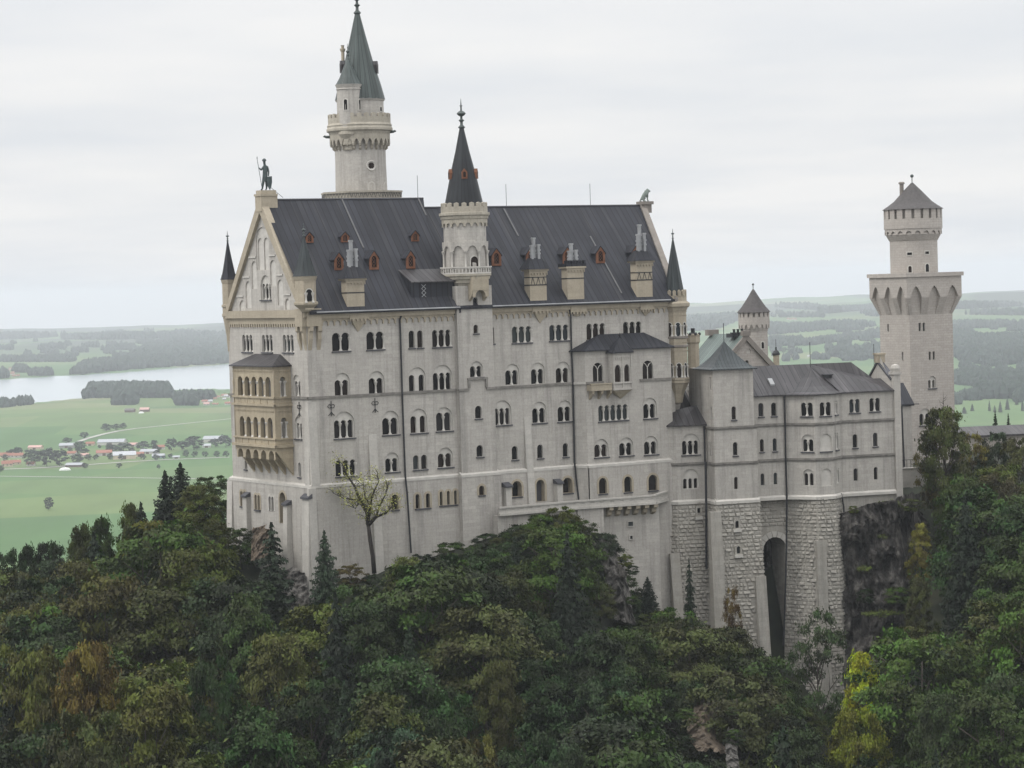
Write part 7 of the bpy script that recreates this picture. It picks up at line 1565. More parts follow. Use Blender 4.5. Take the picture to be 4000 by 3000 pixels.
hv = [(785, 1073, 1003, 1118, 'grey', 'white', 'long pale barn with white roof behind the village'), (478, 1103, 595, 1142, 'grey', 'grey', 'grey roofed barn at the left of the long pale barn'), (918, 1172, 1100, 1232, 'white', 'cream', 'big white roofed hall in the middle of the village'), (1128, 1153, 1262, 1190, 'grey', 'white', 'pale grey roofed hall right of the big white roofed hall'),
      (692, 1092, 762, 1122, 'orange', 'cream', 'orange roofed house beside the long pale barn'), (782, 1160, 905, 1204, 'red', 'white', 'wide house with red brown roof left of the big hall'), (1096, 1174, 1162, 1212, 'orange', 'cream', 'orange house between the two pale halls'), (538, 1168, 612, 1200, 'orange', 'white', 'orange roofed house right of the dark tree clump'), (524, 1264, 660, 1296, 'grey', 'brown', 'low grey roofed barn at the village edge above the white mound'),
      (-5, 1180, 56, 1222, 'orange', 'cream', 'orange roofed house cut by the left edge, upper'), (60, 1183, 112, 1220, 'red', 'white', 'small red roofed house second from the left edge'), (112, 1183, 190, 1220, 'orange', 'white', 'orange roofed house left of the dark tree clump'), (14, 1245, 104, 1292, 'orange', 'cream', 'large orange roofed house nearest the left edge, lower'), (92, 1240, 170, 1276, 'red', 'cream', 'red roofed house right of the large orange one'), (216, 1252, 276, 1288, 'orange', 'white', 'small orange roofed house in front of the dark tree clump'), (222, 1122, 332, 1152, 'pink', 'cream', 'low pink roofed barn at the upper left of the village'),
      (1640, 1046, 1792, 1096, 'grey', 'white', 'large pale barn near the castle edge'), (1640, 1108, 1706, 1138, 'white', 'white', 'small white shed house below the large pale barn'), (1258, 1118, 1335, 1152, 'orange', 'white', 'orange roofed house right of the pale halls'), (1232, 1190, 1330, 1222, 'grey', 'blue', 'blue grey barn at the right end of the village'),
      (1008, 822, 1086, 852, 'dark', 'brown', 'brown barn alone in the far meadow'), (1132, 814, 1205, 848, 'pink', 'brown', 'pinkish barn beside the brown barn in the far meadow'), (650, 1186, 715, 1212, 'pink', 'white', 'pink roofed house left of the red brown roof'), (1040, 1100, 1110, 1130, 'pink', 'white', 'small pale house right of the long pale barn'), (1400, 1205, 1455, 1226, 'grey', 'white', 'tiny pale house right of the blue barn')]
for q in hv: house(*q[:4], q[4], q[5], q[6], za_)
rv_ = random.Random(9)
for i in range(15): x = rv_.uniform(1600, 1880); y = rv_.uniform(715, 800); w = rv_.uniform(26, 48); house(x, y - w * .5, x + w, y, rv_.choice(['orange', 'red', 'white', 'pink']), rv_.choice(['white', 'cream']), 'small house in the lakeside hamlet at the castle edge', za_, 'hamlet houses by the lake')
for i in range(12): x = rv_.uniform(-10, 260); y = rv_.uniform(480, 565); w = rv_.uniform(22, 40); house(x, y - w * .5, x + w, y, rv_.choice(['orange', 'white', 'pink']), 'white', 'tiny hazy house in the village across the lake', za_, 'village houses across the lake')
for i in range(6): x = 1210 + i * 22 + rv_.uniform(-5, 5); house(x, 715 + i, x + 18, 728 + i, 'white', 'white', 'tiny white house in the valley right of the round tower', z4, 'white farm houses in the right valley')
house(1128, 903, 1262, 952, 'orange', 'white', 'large white house with orange roof right of the square tower', zg)
house(8, 600, 42, 626, 'white', 'white', 'tiny white barn left of the square tower in the right valley', zg)
for i in range(4): x = 1060 + i * 18; house(x, 446 + (i % 2) * 4, x + 15, 458 + (i % 2) * 4, 'orange', 'white', 'tiny hazy farm house on the far ridge slope', z4, 'far ridge farm houses')
# white rounded mound by the barn, and a smaller one far off
for (x0, y0, x1, y1), lb in (((478, 1292, 575, 1322), 'white rounded mound lying in the field by the grey barn'), ((1122, 842, 1168, 860), 'small white mound in front of the pinkish barn')):
    a = ghit(*za_((x0 + x1) / 2, y1)); w = (x1 - x0) * .48216 * a.y / F / 2; h = (y1 - y0) * .48216 * a.y / F * .8; m = MB(); n = 10
    for i in range(n):
        for j in range(6):
            def q(i, j): u = -1 + 2 * i / n; v = math.pi * j / 6; s = max(0.02, 1 - abs(u) ** 2.2) ** .5; return (a.x + u * w, a.y - math.cos(v) * w * .35 * s, a.z + math.sin(v) * h * s)
            m.poly(q(i, j), q(i + 1, j), q(i + 1, j + 1), q(i, j + 1))
    o = m.build('white_mound', plain('white sheeting', (.72, .72, .71), .5), loc=a, smooth=60); tag(o, lb, 'mound')
# field trees
PV = [broadleaf(51, 'egg', 60, 60, .05), broadleaf(52, 'dome', 60, 60, .05)]; VG = (.026, .042, .022)
def vtree(x0, y0, x1, y1, label, zf=za_, group=None, col=VG, pr=None, name='field_tree'):
    (ax, ay), (bx, by) = zf(x0, y0), zf(x1, y1); p = ghit((ax + bx) / 2, by)
    if p is None: return
    tree(name, label, pr or rv_.choice(PV), p.x, p.y, (by - ay) * p.y / F, (bx - ax) * p.y / F * 1.1, col, group, z=p.z)
vtree(360, 1538, 430, 1642, 'single dark round tree standing alone in the near meadow', col=(.016, .026, .018))
for i, q in enumerate([(825, 942, 905, 1003), (912, 945, 968, 995), (972, 936, 1022, 986)]): vtree(*q, ('widest of the three trees along the field lane', 'middle one of the three trees along the field lane', 'right one of the three trees along the field lane')[i])
vtree(652, 1008, 716, 1066, 'tree beside the lane bend above the village'); vtree(512, 1055, 580, 1102, 'dark tree above the grey roofed barn'); vtree(145, 1132, 182, 1185, 'narrow tree at the left end of the village')
vtree(1345, 1058, 1432, 1162, 'big round tree right of the village'); vtree(1500, 1045, 1645, 1155, 'widest tree left of the large pale barn'); vtree(1435, 1080, 1515, 1155, 'lower tree between the big round tree and the widest tree'); vtree(1780, 1030, 1880, 1135, 'dark tree at the castle edge right of the large pale barn')
for i, x in enumerate((1508, 1578, 1662, 1758, 1832)): vtree(x - 24, 1165 - (i == 0) * 5, x + 24, 1215, 'small round tree in the row along the field road', group='row of small trees by the field road')
vtree(945, 1262, 988, 1306, 'small tree in the meadow below the big hall'); vtree(1272, 1274, 1300, 1310, 'tiny tree in the meadow below the blue barn')
for i, (a, b, c, d) in enumerate([(190, 1150, 312, 1285), (320, 1140, 440, 1290), (420, 1148, 545, 1288), (578, 1185, 672, 1268), (660, 1140, 720, 1200), (690, 1190, 745, 1240), (755, 1190, 800, 1240), (860, 1110, 960, 1165), (940, 1095, 1060, 1165), (870, 1180, 915, 1235), (962, 1188, 1000, 1242), (1135, 1182, 1180, 1240), (1240, 1190, 1285, 1240), (1362, 1185, 1400, 1222), (1225, 1075, 1265, 1155), (1110, 1085, 1210, 1160), (600, 1085, 690, 1160), (665, 1262, 715, 1305), (-15, 1280, 30, 1335), (20, 1190, 60, 1250), (1700, 1062, 1790, 1130), (1310, 1200, 1340, 1232)]): vtree(a, b, c, d, 'dark bushy tree between the village houses', group='trees between the village houses')
for q in ((1018, 655, 1060, 700), (1060, 655, 1085, 700), (1062, 680, 1108, 738), (1390, 655, 1430, 735), (1590, 660, 1630, 715)): vtree(*q, 'lone dark tree on the right valley meadows', z4, 'lone trees in the right valley')
for q in ((335, 540, 375, 610), (425, 540, 455, 570), (190, 380, 235, 440), (140, 420, 160, 460)): vtree(*q, 'hazy dark tree on the meadow left of the square tower', zg, 'meadow trees left of the square tower')
for q in ((1445, 965, 1490, 1060), (1500, 945, 1550, 1040), (1405, 1000, 1440, 1060), (1365, 960, 1395, 1050), (1150, 1010, 1200, 1070), (1630, 960, 1665, 1050), (1580, 930, 1620, 1000), (1220, 985, 1260, 1050)): vtree(*q, 'bluish tree on the plain right of the square tower', zg, 'plain trees right of the square tower', pr=rv_.choice(PC))
for i in range(22):
    x, y = rv_.uniform(-5, 1300), 0; y = 1290 - x * .075 + rv_.uniform(-95, 5); w = rv_.uniform(26, 58); vtree(x - w / 2, y - w * rv_.uniform(.8, 1.2), x + w / 2, y, 'dark bushy tree between the village houses', group='trees between the village houses')
# woods that read as one mass
def wood(label, polys, size, n, seed, col=(.020, .034, .022), con=.5):
    r_ = random.Random(seed); m = MB(); areas = []
    for P_ in polys:
        xs = [p[0] for p in P_]; ys = [p[1] for p in P_]; areas.append((max(xs) - min(xs)) * (max(ys) - min(ys)))
    first = None
    for P_, A_ in zip(polys, areas):
        xs = [p[0] for p in P_]; ys = [p[1] for p in P_]; k = int(n * A_ / sum(areas)); got = 0; tr_ = 0
        while got < k and tr_ < k * 7:
            tr_ += 1; px, py = r_.uniform(min(xs), max(xs)), r_.uniform(min(ys), max(ys))
            if not inpoly(px, py, P_): continue
            p = ghit(px, py)
            if p is None or p.z < -2.5: continue
            h = size * r_.uniform(.65, 1.25); hp = h * F / p.y; H_ = max(ys) - min(ys)
            if H_ > 1.6 * hp:
                if not inpoly(px, py - .75 * hp, P_): continue
            elif py < max(ys) - .4 * H_: continue
            first = first or p; got += 1; w = h * r_.uniform(.22, .42); a0 = r_.uniform(0, 6); vs = []; q = 7
            isc = r_.random() < con
            prof = ((.05, .7), (.35, 1.0), (.62, .62), (.85, .3)) if isc else ((.02, .75), (.35, 1.1), (.7, 1.0), (.92, .5))
            for zz_, rr in prof:
                for i in range(q): a = a0 + 2 * math.pi * i / q; j = r_.uniform(.7, 1.25); vs.append((p.x + math.cos(a) * w * rr * j, p.y + math.sin(a) * w * rr * j, p.z - 1 + h * zz_ + r_.uniform(-.04, .04) * h))
            vs.append((p.x, p.y, p.z + h)); fs = []
            for l in range(3):
                for i in range(q): fs.append((l * q + i, l * q + (i + 1) % q, (l + 1) * q + (i + 1) % q, (l + 1) * q + i))
            for i in range(q): fs.append((3 * q + i, 3 * q + (i + 1) % q, 4 * q))
            m.add(vs, fs)
    if first is None: return
    o = m.build('wood', plain('wood foliage', col, .9, .35, .15)); tag(o, label, 'wood', kind='stuff')
def zp(zf, *pts): return [zf(*p) for p in pts]
wood('dark wood on the near lake shore', [zp(za_, (715, 735), (730, 700), (1370, 690), (1385, 735)), zp(za_, (930, 760), (1095, 760), (1095, 792), (930, 792))], 27, 520, 1)
wood('thin line of trees along the near lake shore', [zp(za_, (0, 800), (660, 728), (660, 742), (0, 818)), zp(za_, (665, 735), (720, 730), (720, 742), (665, 745)), zp(za_, (1400, 735), (1870, 715), (1880, 740), (1420, 760)), zp(za_, (1420, 770), (1600, 790), (1600, 800), (1420, 795))], 17, 420, 2)
wood('big hazy wood on the far lake shore', [zp(za_, (530, 545), (600, 480), (720, 420), (1000, 400), (1180, 300), (1330, 245), (1870, 215), (1870, 455), (1300, 490), (900, 520), (640, 550)), zp(za_, (0, 570), (60, 530), (60, 575), (0, 580))], 24, 2600, 3)
wood('wooded ridge line behind the lake at the left', [zp(za_, (-40, 235), (120, 195), (300, 205), (500, 225), (800, 225), (900, 200), (1100, 195), (1300, 215), (1870, 200), (1870, 240), (900, 265), (400, 262), (0, 262))], 26, 1700, 4)
wood('scattered groves on the hazy slope across the lake', [zp(za_, (45, 320), (100, 315), (100, 350), (45, 350)), zp(za_, (310, 320), (405, 320), (405, 345), (310, 345)), zp(za_, (495, 310), (525, 310), (525, 345), (495, 345)), zp(za_, (210, 375), (255, 375), (255, 395), (210, 395)), zp(za_, (580, 345), (710, 345), (710, 368), (580, 368)), zp(za_, (0, 425), (300, 420), (480, 430), (600, 420), (600, 445), (300, 445), (0, 445)), zp(za_, (120, 500), (200, 490), (220, 530), (120, 530)), zp(za_, (740, 290), (800, 290), (800, 330), (740, 330)), zp(za_, (230, 540), (420, 545), (420, 558), (230, 556)), zp(za_, (940, 310), (1090, 300), (1090, 345), (940, 350)), zp(za_, (0, 320), (30, 320), (30, 345), (0, 345))], 20, 620, 5)
wood('wooded ridge at the far right', [zp(zg, (1090, 205), (1180, 180), (1340, 170), (1670, 165), (1670, 200), (1340, 215), (1090, 225)), zp(z4, (1290, 400), (1400, 370), (1690, 345), (1690, 385), (1400, 410), (1290, 420))], 24, 900, 6)
wood('broad dark wood right of the square tower', [zp(zg, (1085, 385), (1230, 375), (1250, 420), (1670, 420), (1670, 660), (1400, 690), (1140, 640), (1085, 600))], 26, 1500, 7)
wood('wood bands between the meadows right of the square tower', [zp(zg, (1090, 370), (1300, 360), (1560, 330), (1670, 335), (1670, 365), (1400, 375), (1090, 385)), zp(zg, (1090, 740), (1670, 740), (1670, 845), (1300, 855), (1090, 830)), zp(zg, (1180, 255), (1670, 265), (1670, 275), (1180, 268)), zp(zg, (1280, 890), (1670, 880), (1670, 950), (1280, 950))], 22, 1100, 8)
wood('wood bands between the meadows left of the square tower', [zp(z4, (930, 470), (1150, 480), (1480, 455), (1700, 470), (1700, 510), (1300, 540), (930, 570)), zp(z4, (930, 575), (1240, 590), (1480, 560), (1730, 530), (1730, 590), (1500, 610), (1240, 645), (930, 650)), zp(z4, (1350, 690), (1560, 640), (1730, 650), (1730, 745), (1560, 735), (1350, 725)), zp(z4, (950, 420), (1330, 430), (1330, 445), (950, 440))], 22, 1300, 9)
wood('faint hazy woods behind the round tower', [zp(z4, (330, 430), (700, 400), (700, 470), (520, 540), (330, 540)), zp(z4, (330, 350), (700, 335), (1300, 380), (1300, 395), (700, 350), (330, 365))], 26, 800, 10)

def groves(label, zf, x0, x1, y0, y1, n, seed, size, per, tilt=0.0):
    r_ = random.Random(seed); ps = []
    for i in range(n):
        y = y0 + (y1 - y0) * r_.random() ** .8; x = r_.uniform(x0, x1); w = r_.uniform(18, 85); h = r_.uniform(8, 16); ps.append([zf(x + math.cos(a) * w * r_.uniform(.7, 1.2), y + tilt * (x - x0) + math.sin(a) * h) for a in [k * math.pi / 5 for k in range(10)]])
    wood(label, ps, size, n * per, seed)
groves('scattered hedgerow groves on the meadows across the lake', za_, 0, 1870, 215, 440, 46, 21, 17, 22, -.03)
groves('scattered groves and hedges in the right valley beyond the wing', z4, 940, 1730, 400, 760, 40, 22, 16, 18)
groves('scattered groves and hedges right of the square tower', zg, 1090, 1670, 200, 1000, 34, 23, 16, 18)
# ------------------------------------------------------------ cliff and rock outcrops
def patch(name, label, rows, matn, cat='rock', amp=.9, seed=1, n=56, scale=3.0):
    """a displaced rock face through a grid of control points (rows of (x, y, z) from top to bottom)"""
    rows = [[Vector(p) for p in r] for r in rows]; R_ = len(rows); m = MB(); G = []
    for j in range(n + 1):
        t = j / n * (R_ - 1); a = min(int(t), R_ - 2); ft = t - a; line = []
        for i in range(n + 1):
            s = i / n * (len(rows[0]) - 1); b = min(int(s), len(rows[0]) - 2); fs = s - b
            p = (rows[a][b] * (1 - fs) + rows[a][b + 1] * fs) * (1 - ft) + (rows[a + 1][b] * (1 - fs) + rows[a + 1][b + 1] * fs) * ft
            q = Vector((p.x / scale + seed * 9, p.y / scale, p.z / (scale * 1.7))); k = noise.fractal(q, .75, 2.2, 7) - .9 * abs(noise.noise(q * 1.3 + Vector((5, 1, 2)))) - .5 * abs(noise.noise(Vector((q.x * 2.6, q.y * 2.6, q.z * .5)))); st = abs((p.z * .22 + noise.noise(q) * .8) % 1 - .5)
            line.append(p + Vector((.25 * k, -1, .15 * k)) * (amp * (k + st * .8)))
        G.append(line)
    for j in range(n):
        for i in range(n): m.poly(G[j][i], G[j][i + 1], G[j + 1][i + 1], G[j + 1][i])
    # weld
    bmx = bmesh.new(); me = bpy.data.meshes.new(name); me.from_pydata([v for r in G for v in r], [], [(j * (n + 1) + i, j * (n + 1) + i + 1, (j + 1) * (n + 1) + i + 1, (j + 1) * (n + 1) + i) for j in range(n) for i in range(n)])
    me.materials.append(M[matn]); me.shade_flat(); bmx.free()
    o = bpy.data.objects.new(name, me); C.objects.link(o); return tag(o, label, cat)
A_ = lambda px, py, D: at(px, py, D)
patch('cliff', 'dark wet cliff with mossy ledges under the right end of the wing', [
    [A_(3268, 2010, 328.8), A_(3340, 1985, 329.1), A_(3420, 1962, 329.8), A_(3500, 1948, 330.3), A_(3560, 1930, 332.8), A_(3590, 2000, 344.8)],
    [A_(3275, 2080, 329), A_(3340, 2080, 329), A_(3425, 2080, 329.5), A_(3510, 2070, 330), A_(3590, 2080, 334.8), A_(3640, 2100, 344.8)],
    [A_(3285, 2280, 328.8), A_(3350, 2280, 328.8), A_(3430, 2280, 328.8), A_(3520, 2280, 329.3), A_(3610, 2280, 334.12), A_(3680, 2280, 344.12)],
    [A_(3290, 2480, 327.8), A_(3355, 2480, 327.8), A_(3440, 2480, 327.8), A_(3530, 2480, 327.8), A_(3630, 2480, 332.52), A_(3720, 2480, 343.52)],
    [A_(3290, 2760, 326), A_(3360, 2760, 325), A_(3450, 2760, 324), A_(3550, 2760, 325), A_(3660, 2760, 330), A_(3760, 2700, 342)],
    [A_(3290, 2900, 322), A_(3360, 2900, 321), A_(3450, 2900, 320), A_(3550, 2900, 321), A_(3660, 2900, 326), A_(3760, 2900, 340)]], 'cliff', 'cliff', 2.0, 3, 130, 2.9)
patch('rock_outcrop', 'light grey slanting rock face on the slope below the terrace', [
    [A_(2290, 2080, 309), A_(2340, 2090, 308), A_(2390, 2130, 309)], [A_(2350, 2200, 306), A_(2390, 2200, 305), A_(2440, 2220, 307)], [A_(2370, 2300, 304), A_(2420, 2300, 303), A_(2460, 2320, 306)], [A_(2400, 2420, 301), A_(2440, 2430, 300), A_(2480, 2440, 304)]], 'rock', 'rock', 1.5, 5, 80, 1.3)
patch('rock_outcrop', 'ochre coloured crag low on the dark slope', [
    [A_(2730, 2735, 272), A_(2765, 2725, 271), A_(2810, 2745, 273)], [A_(2690, 2800, 269), A_(2750, 2800, 267.5), A_(2800, 2800, 270)], [A_(2680, 2870, 266), A_(2750, 2870, 265), A_(2800, 2880, 268)], [A_(2720, 2930, 263), A_(2800, 2940, 262), A_(2850, 2950, 265)]], 'rock_orange', 'rock', 1.5, 8, 80, 1.3)
patch('rock_outcrop', 'narrow pale rock right below the ochre crag', [[A_(2840, 2850, 266), A_(2860, 2850, 265.5), A_(2880, 2860, 266)], [A_(2830, 2930, 262), A_(2850, 2930, 261.5), A_(2880, 2940, 262)], [A_(2840, 3010, 258), A_(2870, 3010, 258), A_(2890, 3010, 259)]], 'rock', 'rock', 1.1, 9, 60, 1.1)
patch('rock_outcrop', 'pale rock under the bright corner buttress of the gable', [[A_(1090, 2230, 299.5), A_(1140, 2220, 298.7), A_(1190, 2235, 298.4)], [A_(1080, 2300, 298), A_(1140, 2290, 297), A_(1200, 2300, 296.8)], [A_(1070, 2400, 296), A_(1140, 2400, 295), A_(1215, 2380, 295.2)]], 'rock', 'rock', 1.0, 11, 60, 1.1)
patch('rock_outcrop', 'reddish rock edge at the foot of the gable wall', [[A_(985, 2062, 306), A_(1020, 2058, 304), A_(1060, 2070, 302)], [A_(980, 2120, 304), A_(1020, 2120, 302), A_(1065, 2130, 300)], [A_(980, 2190, 302), A_(1025, 2190, 300), A_(1070, 2200, 298)]], 'rock_orange', 'rock', .8, 12, 60, .9)
# grassy tufts on the cliff ledges
for (px, py, w_, D), lb in (((3435, 2095, 75, 330.5), 'bright green grass tuft on the upper cliff ledge'), ((3450, 2395, 170, 326.5), 'long green grass ledge across the cliff'), ((3470, 2505, 95, 325), 'mossy grass ledge low on the cliff'), ((3375, 2220, 55, 329), 'small grass tuft left on the cliff'), ((3475, 1965, 90, 332), 'olive grass cushion at the top of the cliff')):
    p = at(px, py, D); m = LeafMB(); r_ = random.Random(int(px + py)); w = w_ * D / F / 2
    for i in range(int(260 * w_ / 90)):
        u = r_.uniform(-1, 1); c = Vector((p.x + u * w, p.y + r_.gauss(-.3, .4), p.z + r_.gauss(0, .14) * (1.6 - abs(u)))); m.leaf(c, Vector((r_.gauss(0, .4), -.4 + r_.gauss(0, .3), 1)).normalized(), .16, r_.random(), r_)
    me = m.mesh('grass_tuft', M['leaf']); o = bpy.data.objects.new('grass_tuft', me); C.objects.link(o); o.color = (.075, .095, .02, 1); tag(o, lb, 'grass', kind='stuff')

for (px, py, D, w, h, c), lb in (((3560, 1975, 331, 90, 2.0, OLIVE), 'olive bush hanging at the upper right of the cliff'), ((3380, 2330, 327, 70, 2.2, DARK), 'dark bush in a cleft low on the cliff'), ((3500, 2330, 327, 110, 2.6, GREEN), 'green bush on the middle cliff ledge'), ((3440, 2640, 323, 120, 3.2, DARK), 'dark bush at the foot of the cliff'), ((3330, 1992, 329, 45, 1.2, OLIVE), 'tiny bush under the wing plinth'), ((3550, 2520, 325, 140, 4.0, GREEN), 'leafy bush right of the mossy ledge')):
    p = at(px, py, D); tree('bush', lb, PS[0], p.x, p.y - .6, h, w * D / F, c, z=p.z - h * .5, cat='bush')

rk_ = random.Random(4)
for px0_, px1_, py0_, py1_, D in ((2300, 2480, 2090, 2420, 303), (2680, 2880, 2720, 2960, 265)):
    for i in range(5):
        e = rk_.random(); px = px0_ + (px1_ - px0_) * (e if rk_.random() < .4 else rk_.choice([rk_.uniform(-.05, .12), rk_.uniform(.85, 1.05)])); py = rk_.uniform(py0_, py1_); p = at(px, py, D + rk_.uniform(-1.5, .5)); h = rk_.uniform(.8, 2.2)
        tree('bush', 'small bush growing on the pale rock faces', rk_.choice(PS), p.x, p.y, h, h * rk_.uniform(.9, 1.6), rk_.choice([DARK, GREEN, OLIVE]), 'small bushes on the pale rock faces', z=p.z - h * .5, cat='bush')

for px, py, D, w, c, lb in ((3420, 2600, 318, 120, DARK, 'dark young tree covering the lower left of the cliff'), (3500, 2560, 318, 130, GREEN, 'green young tree in front of the lower cliff'), (3560, 2440, 321, 110, DARK, 'dark young tree at the right edge of the cliff')): T('beech', lb, PB[3], px, py, D, w, c, hmin=5)
# ------------------------------------------------------------ statues and visitors: one skinned body each
def skin_mesh(name, pts, edges, mat_, sub=2):
    """pts: list of (position, radius); grows one continuous surface over the edges"""
    me = bpy.data.meshes.new(name); bmx = bmesh.new(); lay = bmx.verts.layers.skin.verify(); vs = [bmx.verts.new(p) for p, r in pts]
    for v, (p, r) in zip(vs, pts): v[lay].radius = (r, r); v[lay].use_root = False
    vs[0][lay].use_root = True
    for a, b in edges: bmx.edges.new((vs[a], vs[b]))
    bmx.to_mesh(me); bmx.free(); o = bpy.data.objects.new('tmp', me); C.objects.link(o)
    sk = o.modifiers.new('Skin', 'SKIN'); sk.use_smooth_shade = True; sb = o.modifiers.new('Sub', 'SUBSURF'); sb.levels = sub; sb.render_levels = sub
    dg = bpy.context.evaluated_depsgraph_get(); m2 = bpy.data.meshes.new_from_object(o.evaluated_get(dg)); m2.name = name; bpy.data.objects.remove(o); m2.materials.clear(); m2.materials.append(mat_); return m2
def link(me, name, parent, loc=None):
    o = bpy.data.objects.new(name, me); C.objects.link(o); o.parent = parent
    if loc is not None: o.location = loc
    return o
M['bronze_fig'] = plain('green black statue bronze', (.045, .062, .062), .55, .4, 2.0)
def facing(o, p):                                        # turn a figure built in the x-z plane towards the camera
    o.rotation_euler = (0, 0, -math.atan2(p.x, p.y))
# standing warrior on the west gable
sp_ = Ga.P(-WID / 2 + .02, ZR1 + 1.15, -.5); st_ = thing('warrior_statue', 'bronze warrior statue with spear and shield standing on the gable peak', 'statue', sp_); facing(st_, sp_)
U = lambda X, Y, y=0.0: Vector(((X - 403) * .0167, y, (1377 - Y) * .0167))
k = .0167
pts = [(U(402, 1282), 17 * k), (U(405, 1255), 15 * k), (U(408, 1222), 19 * k), (U(405, 1196), 8 * k), (U(403, 1182), 10 * k), (U(402, 1166), 13 * k), (U(402, 1154), 9 * k),
       (U(392, 1210, .05), 9 * k), (U(379, 1232, -.15), 7 * k), (U(366, 1214, -.3), 5 * k), (U(424, 1210), 9 * k), (U(431, 1245), 7 * k), (U(428, 1277, -.2), 5.5 * k),
       (U(393, 1305), 12 * k), (U(386, 1340, -.12), 9 * k), (U(382, 1366), 6 * k), (U(372, 1374, -.25), 5 * k), (U(412, 1305), 12 * k), (U(414, 1340), 9 * k), (U(412, 1366, .1), 6 * k), (U(405, 1374, -.15), 5 * k), (U(398, 1168, -.15), 6 * k)]
ed = [(0, 1), (1, 2), (2, 3), (3, 4), (4, 5), (5, 6), (2, 7), (7, 8), (8, 9), (2, 10), (10, 11), (11, 12), (0, 13), (13, 14), (14, 15), (15, 16), (0, 17), (17, 18), (18, 19), (19, 20), (5, 21)]
for i, dz in enumerate((-3, -1, 1, 3)): pts.append((U(361, 1214 + dz, -.33), 1.6 * k)); ed.append((9, len(pts) - 1))
link(skin_mesh('body', pts, ed, M['bronze_fig']), 'body', st_)
def fig_part(mb, name, mname, par): me = bpy.data.meshes.new(name); me.from_pydata(mb.v, [], mb.f); me.update(); me.materials.append(M[mname]); me.shade_smooth(); me.set_sharp_from_angle(angle=R(35)); return link(me, name, par)
m = MB(); m.tube([U(382, 1376, -.33), U(352, 1150, -.33)], 2.2 * k, 6); m.lathe(U(352, 1150, -.33), [(.2 * k, U(0, 1152).z), (4 * k, U(0, 1146).z), (.2 * k, U(0, 1130).z)], 6); fig_part(m, 'spear', 'bronze_fig', st_)
m = MB(); so = [(415, 1280), (454, 1277), (454, 1320), (447, 1355), (436, 1378), (422, 1352), (416, 1320)]; m.extr([U(a, b, -.32 - .004 * abs(a - 435)) for a, b in so], (0, .14, 0)); fig_part(m, 'shield', 'bronze_fig', st_)
m = MB(); m.lathe(U(402, 1150), [(15 * k, U(0, 1166).z), (15.5 * k, U(0, 1162).z), (13 * k, U(0, 1154).z), (7 * k, U(0, 1149).z), (.02, U(0, 1146).z)], 12); fig_part(m, 'helmet', 'bronze_fig', st_)
m = MB(); m.lathe(U(403, 1300), [(21 * k, U(0, 1312).z), (18 * k, U(0, 1295).z), (15 * k, U(0, 1272).z)], 12, cap=False); fig_part(m, 'tunic', 'bronze_fig', st_)
w_ = MB().tube([U(440, 1355), U(528, 1432)], .03, 5); fig_part(w_, 'stay', 'iron', st_)
# seated lion on the east gable
lp_ = Fa.P(lu - .1, lz, -WID / 2); ls = thing('lion_statue', 'green grey stone lion sitting on the east gable end looking right', 'statue', lp_); facing(ls, lp_)
k = .0167; V = lambda X, Y, y=0.0: Vector(((X - 1848) * k, y, (156 - Y) * k))
pts = [(V(1828, 130), 19 * k), (V(1842, 104), 17 * k), (V(1860, 90), 17 * k), (V(1868, 76), 16 * k), (V(1874, 68), 14 * k), (V(1888, 76), 8 * k), (V(1893, 80), 6 * k)]
ed = [(0, 1), (1, 2), (2, 3), (3, 4), (4, 5), (5, 6)]
for s in (-1, 1):
    b = len(pts); pts += [(V(1866, 110, s * .14), 8 * k), (V(1869, 135, s * .15), 6 * k), (V(1870, 151, s * .15), 6 * k), (V(1880, 153, s * .15), 5.5 * k)]; ed += [(2, b), (b, b + 1), (b + 1, b + 2), (b + 2, b + 3)]
    b = len(pts); pts += [(V(1842, 138, s * .2), 11 * k), (V(1836, 150, s * .22), 7 * k), (V(1856, 153, s * .22), 6 * k)]; ed += [(0, b), (b, b + 1), (b + 1, b + 2)]
    b = len(pts); pts += [(V(1868, 56, s * .12), 3.5 * k)]; ed += [(4, b)]
b = len(pts); pts += [(V(1812, 145), 4 * k), (V(1806, 152, .15), 3 * k), (V(1822, 154, .3), 4 * k)]; ed += [(0, b), (b, b + 1), (b + 1, b + 2)]
link(skin_mesh('body', pts, ed, M['lion_stone']), 'body', ls)
pts = [(V(1864, 98), 15 * k), (V(1858, 80), 18 * k), (V(1864, 66), 14 * k)]; link(skin_mesh('mane', pts, [(0, 1), (1, 2)], M['lion_stone']), 'mane', ls)
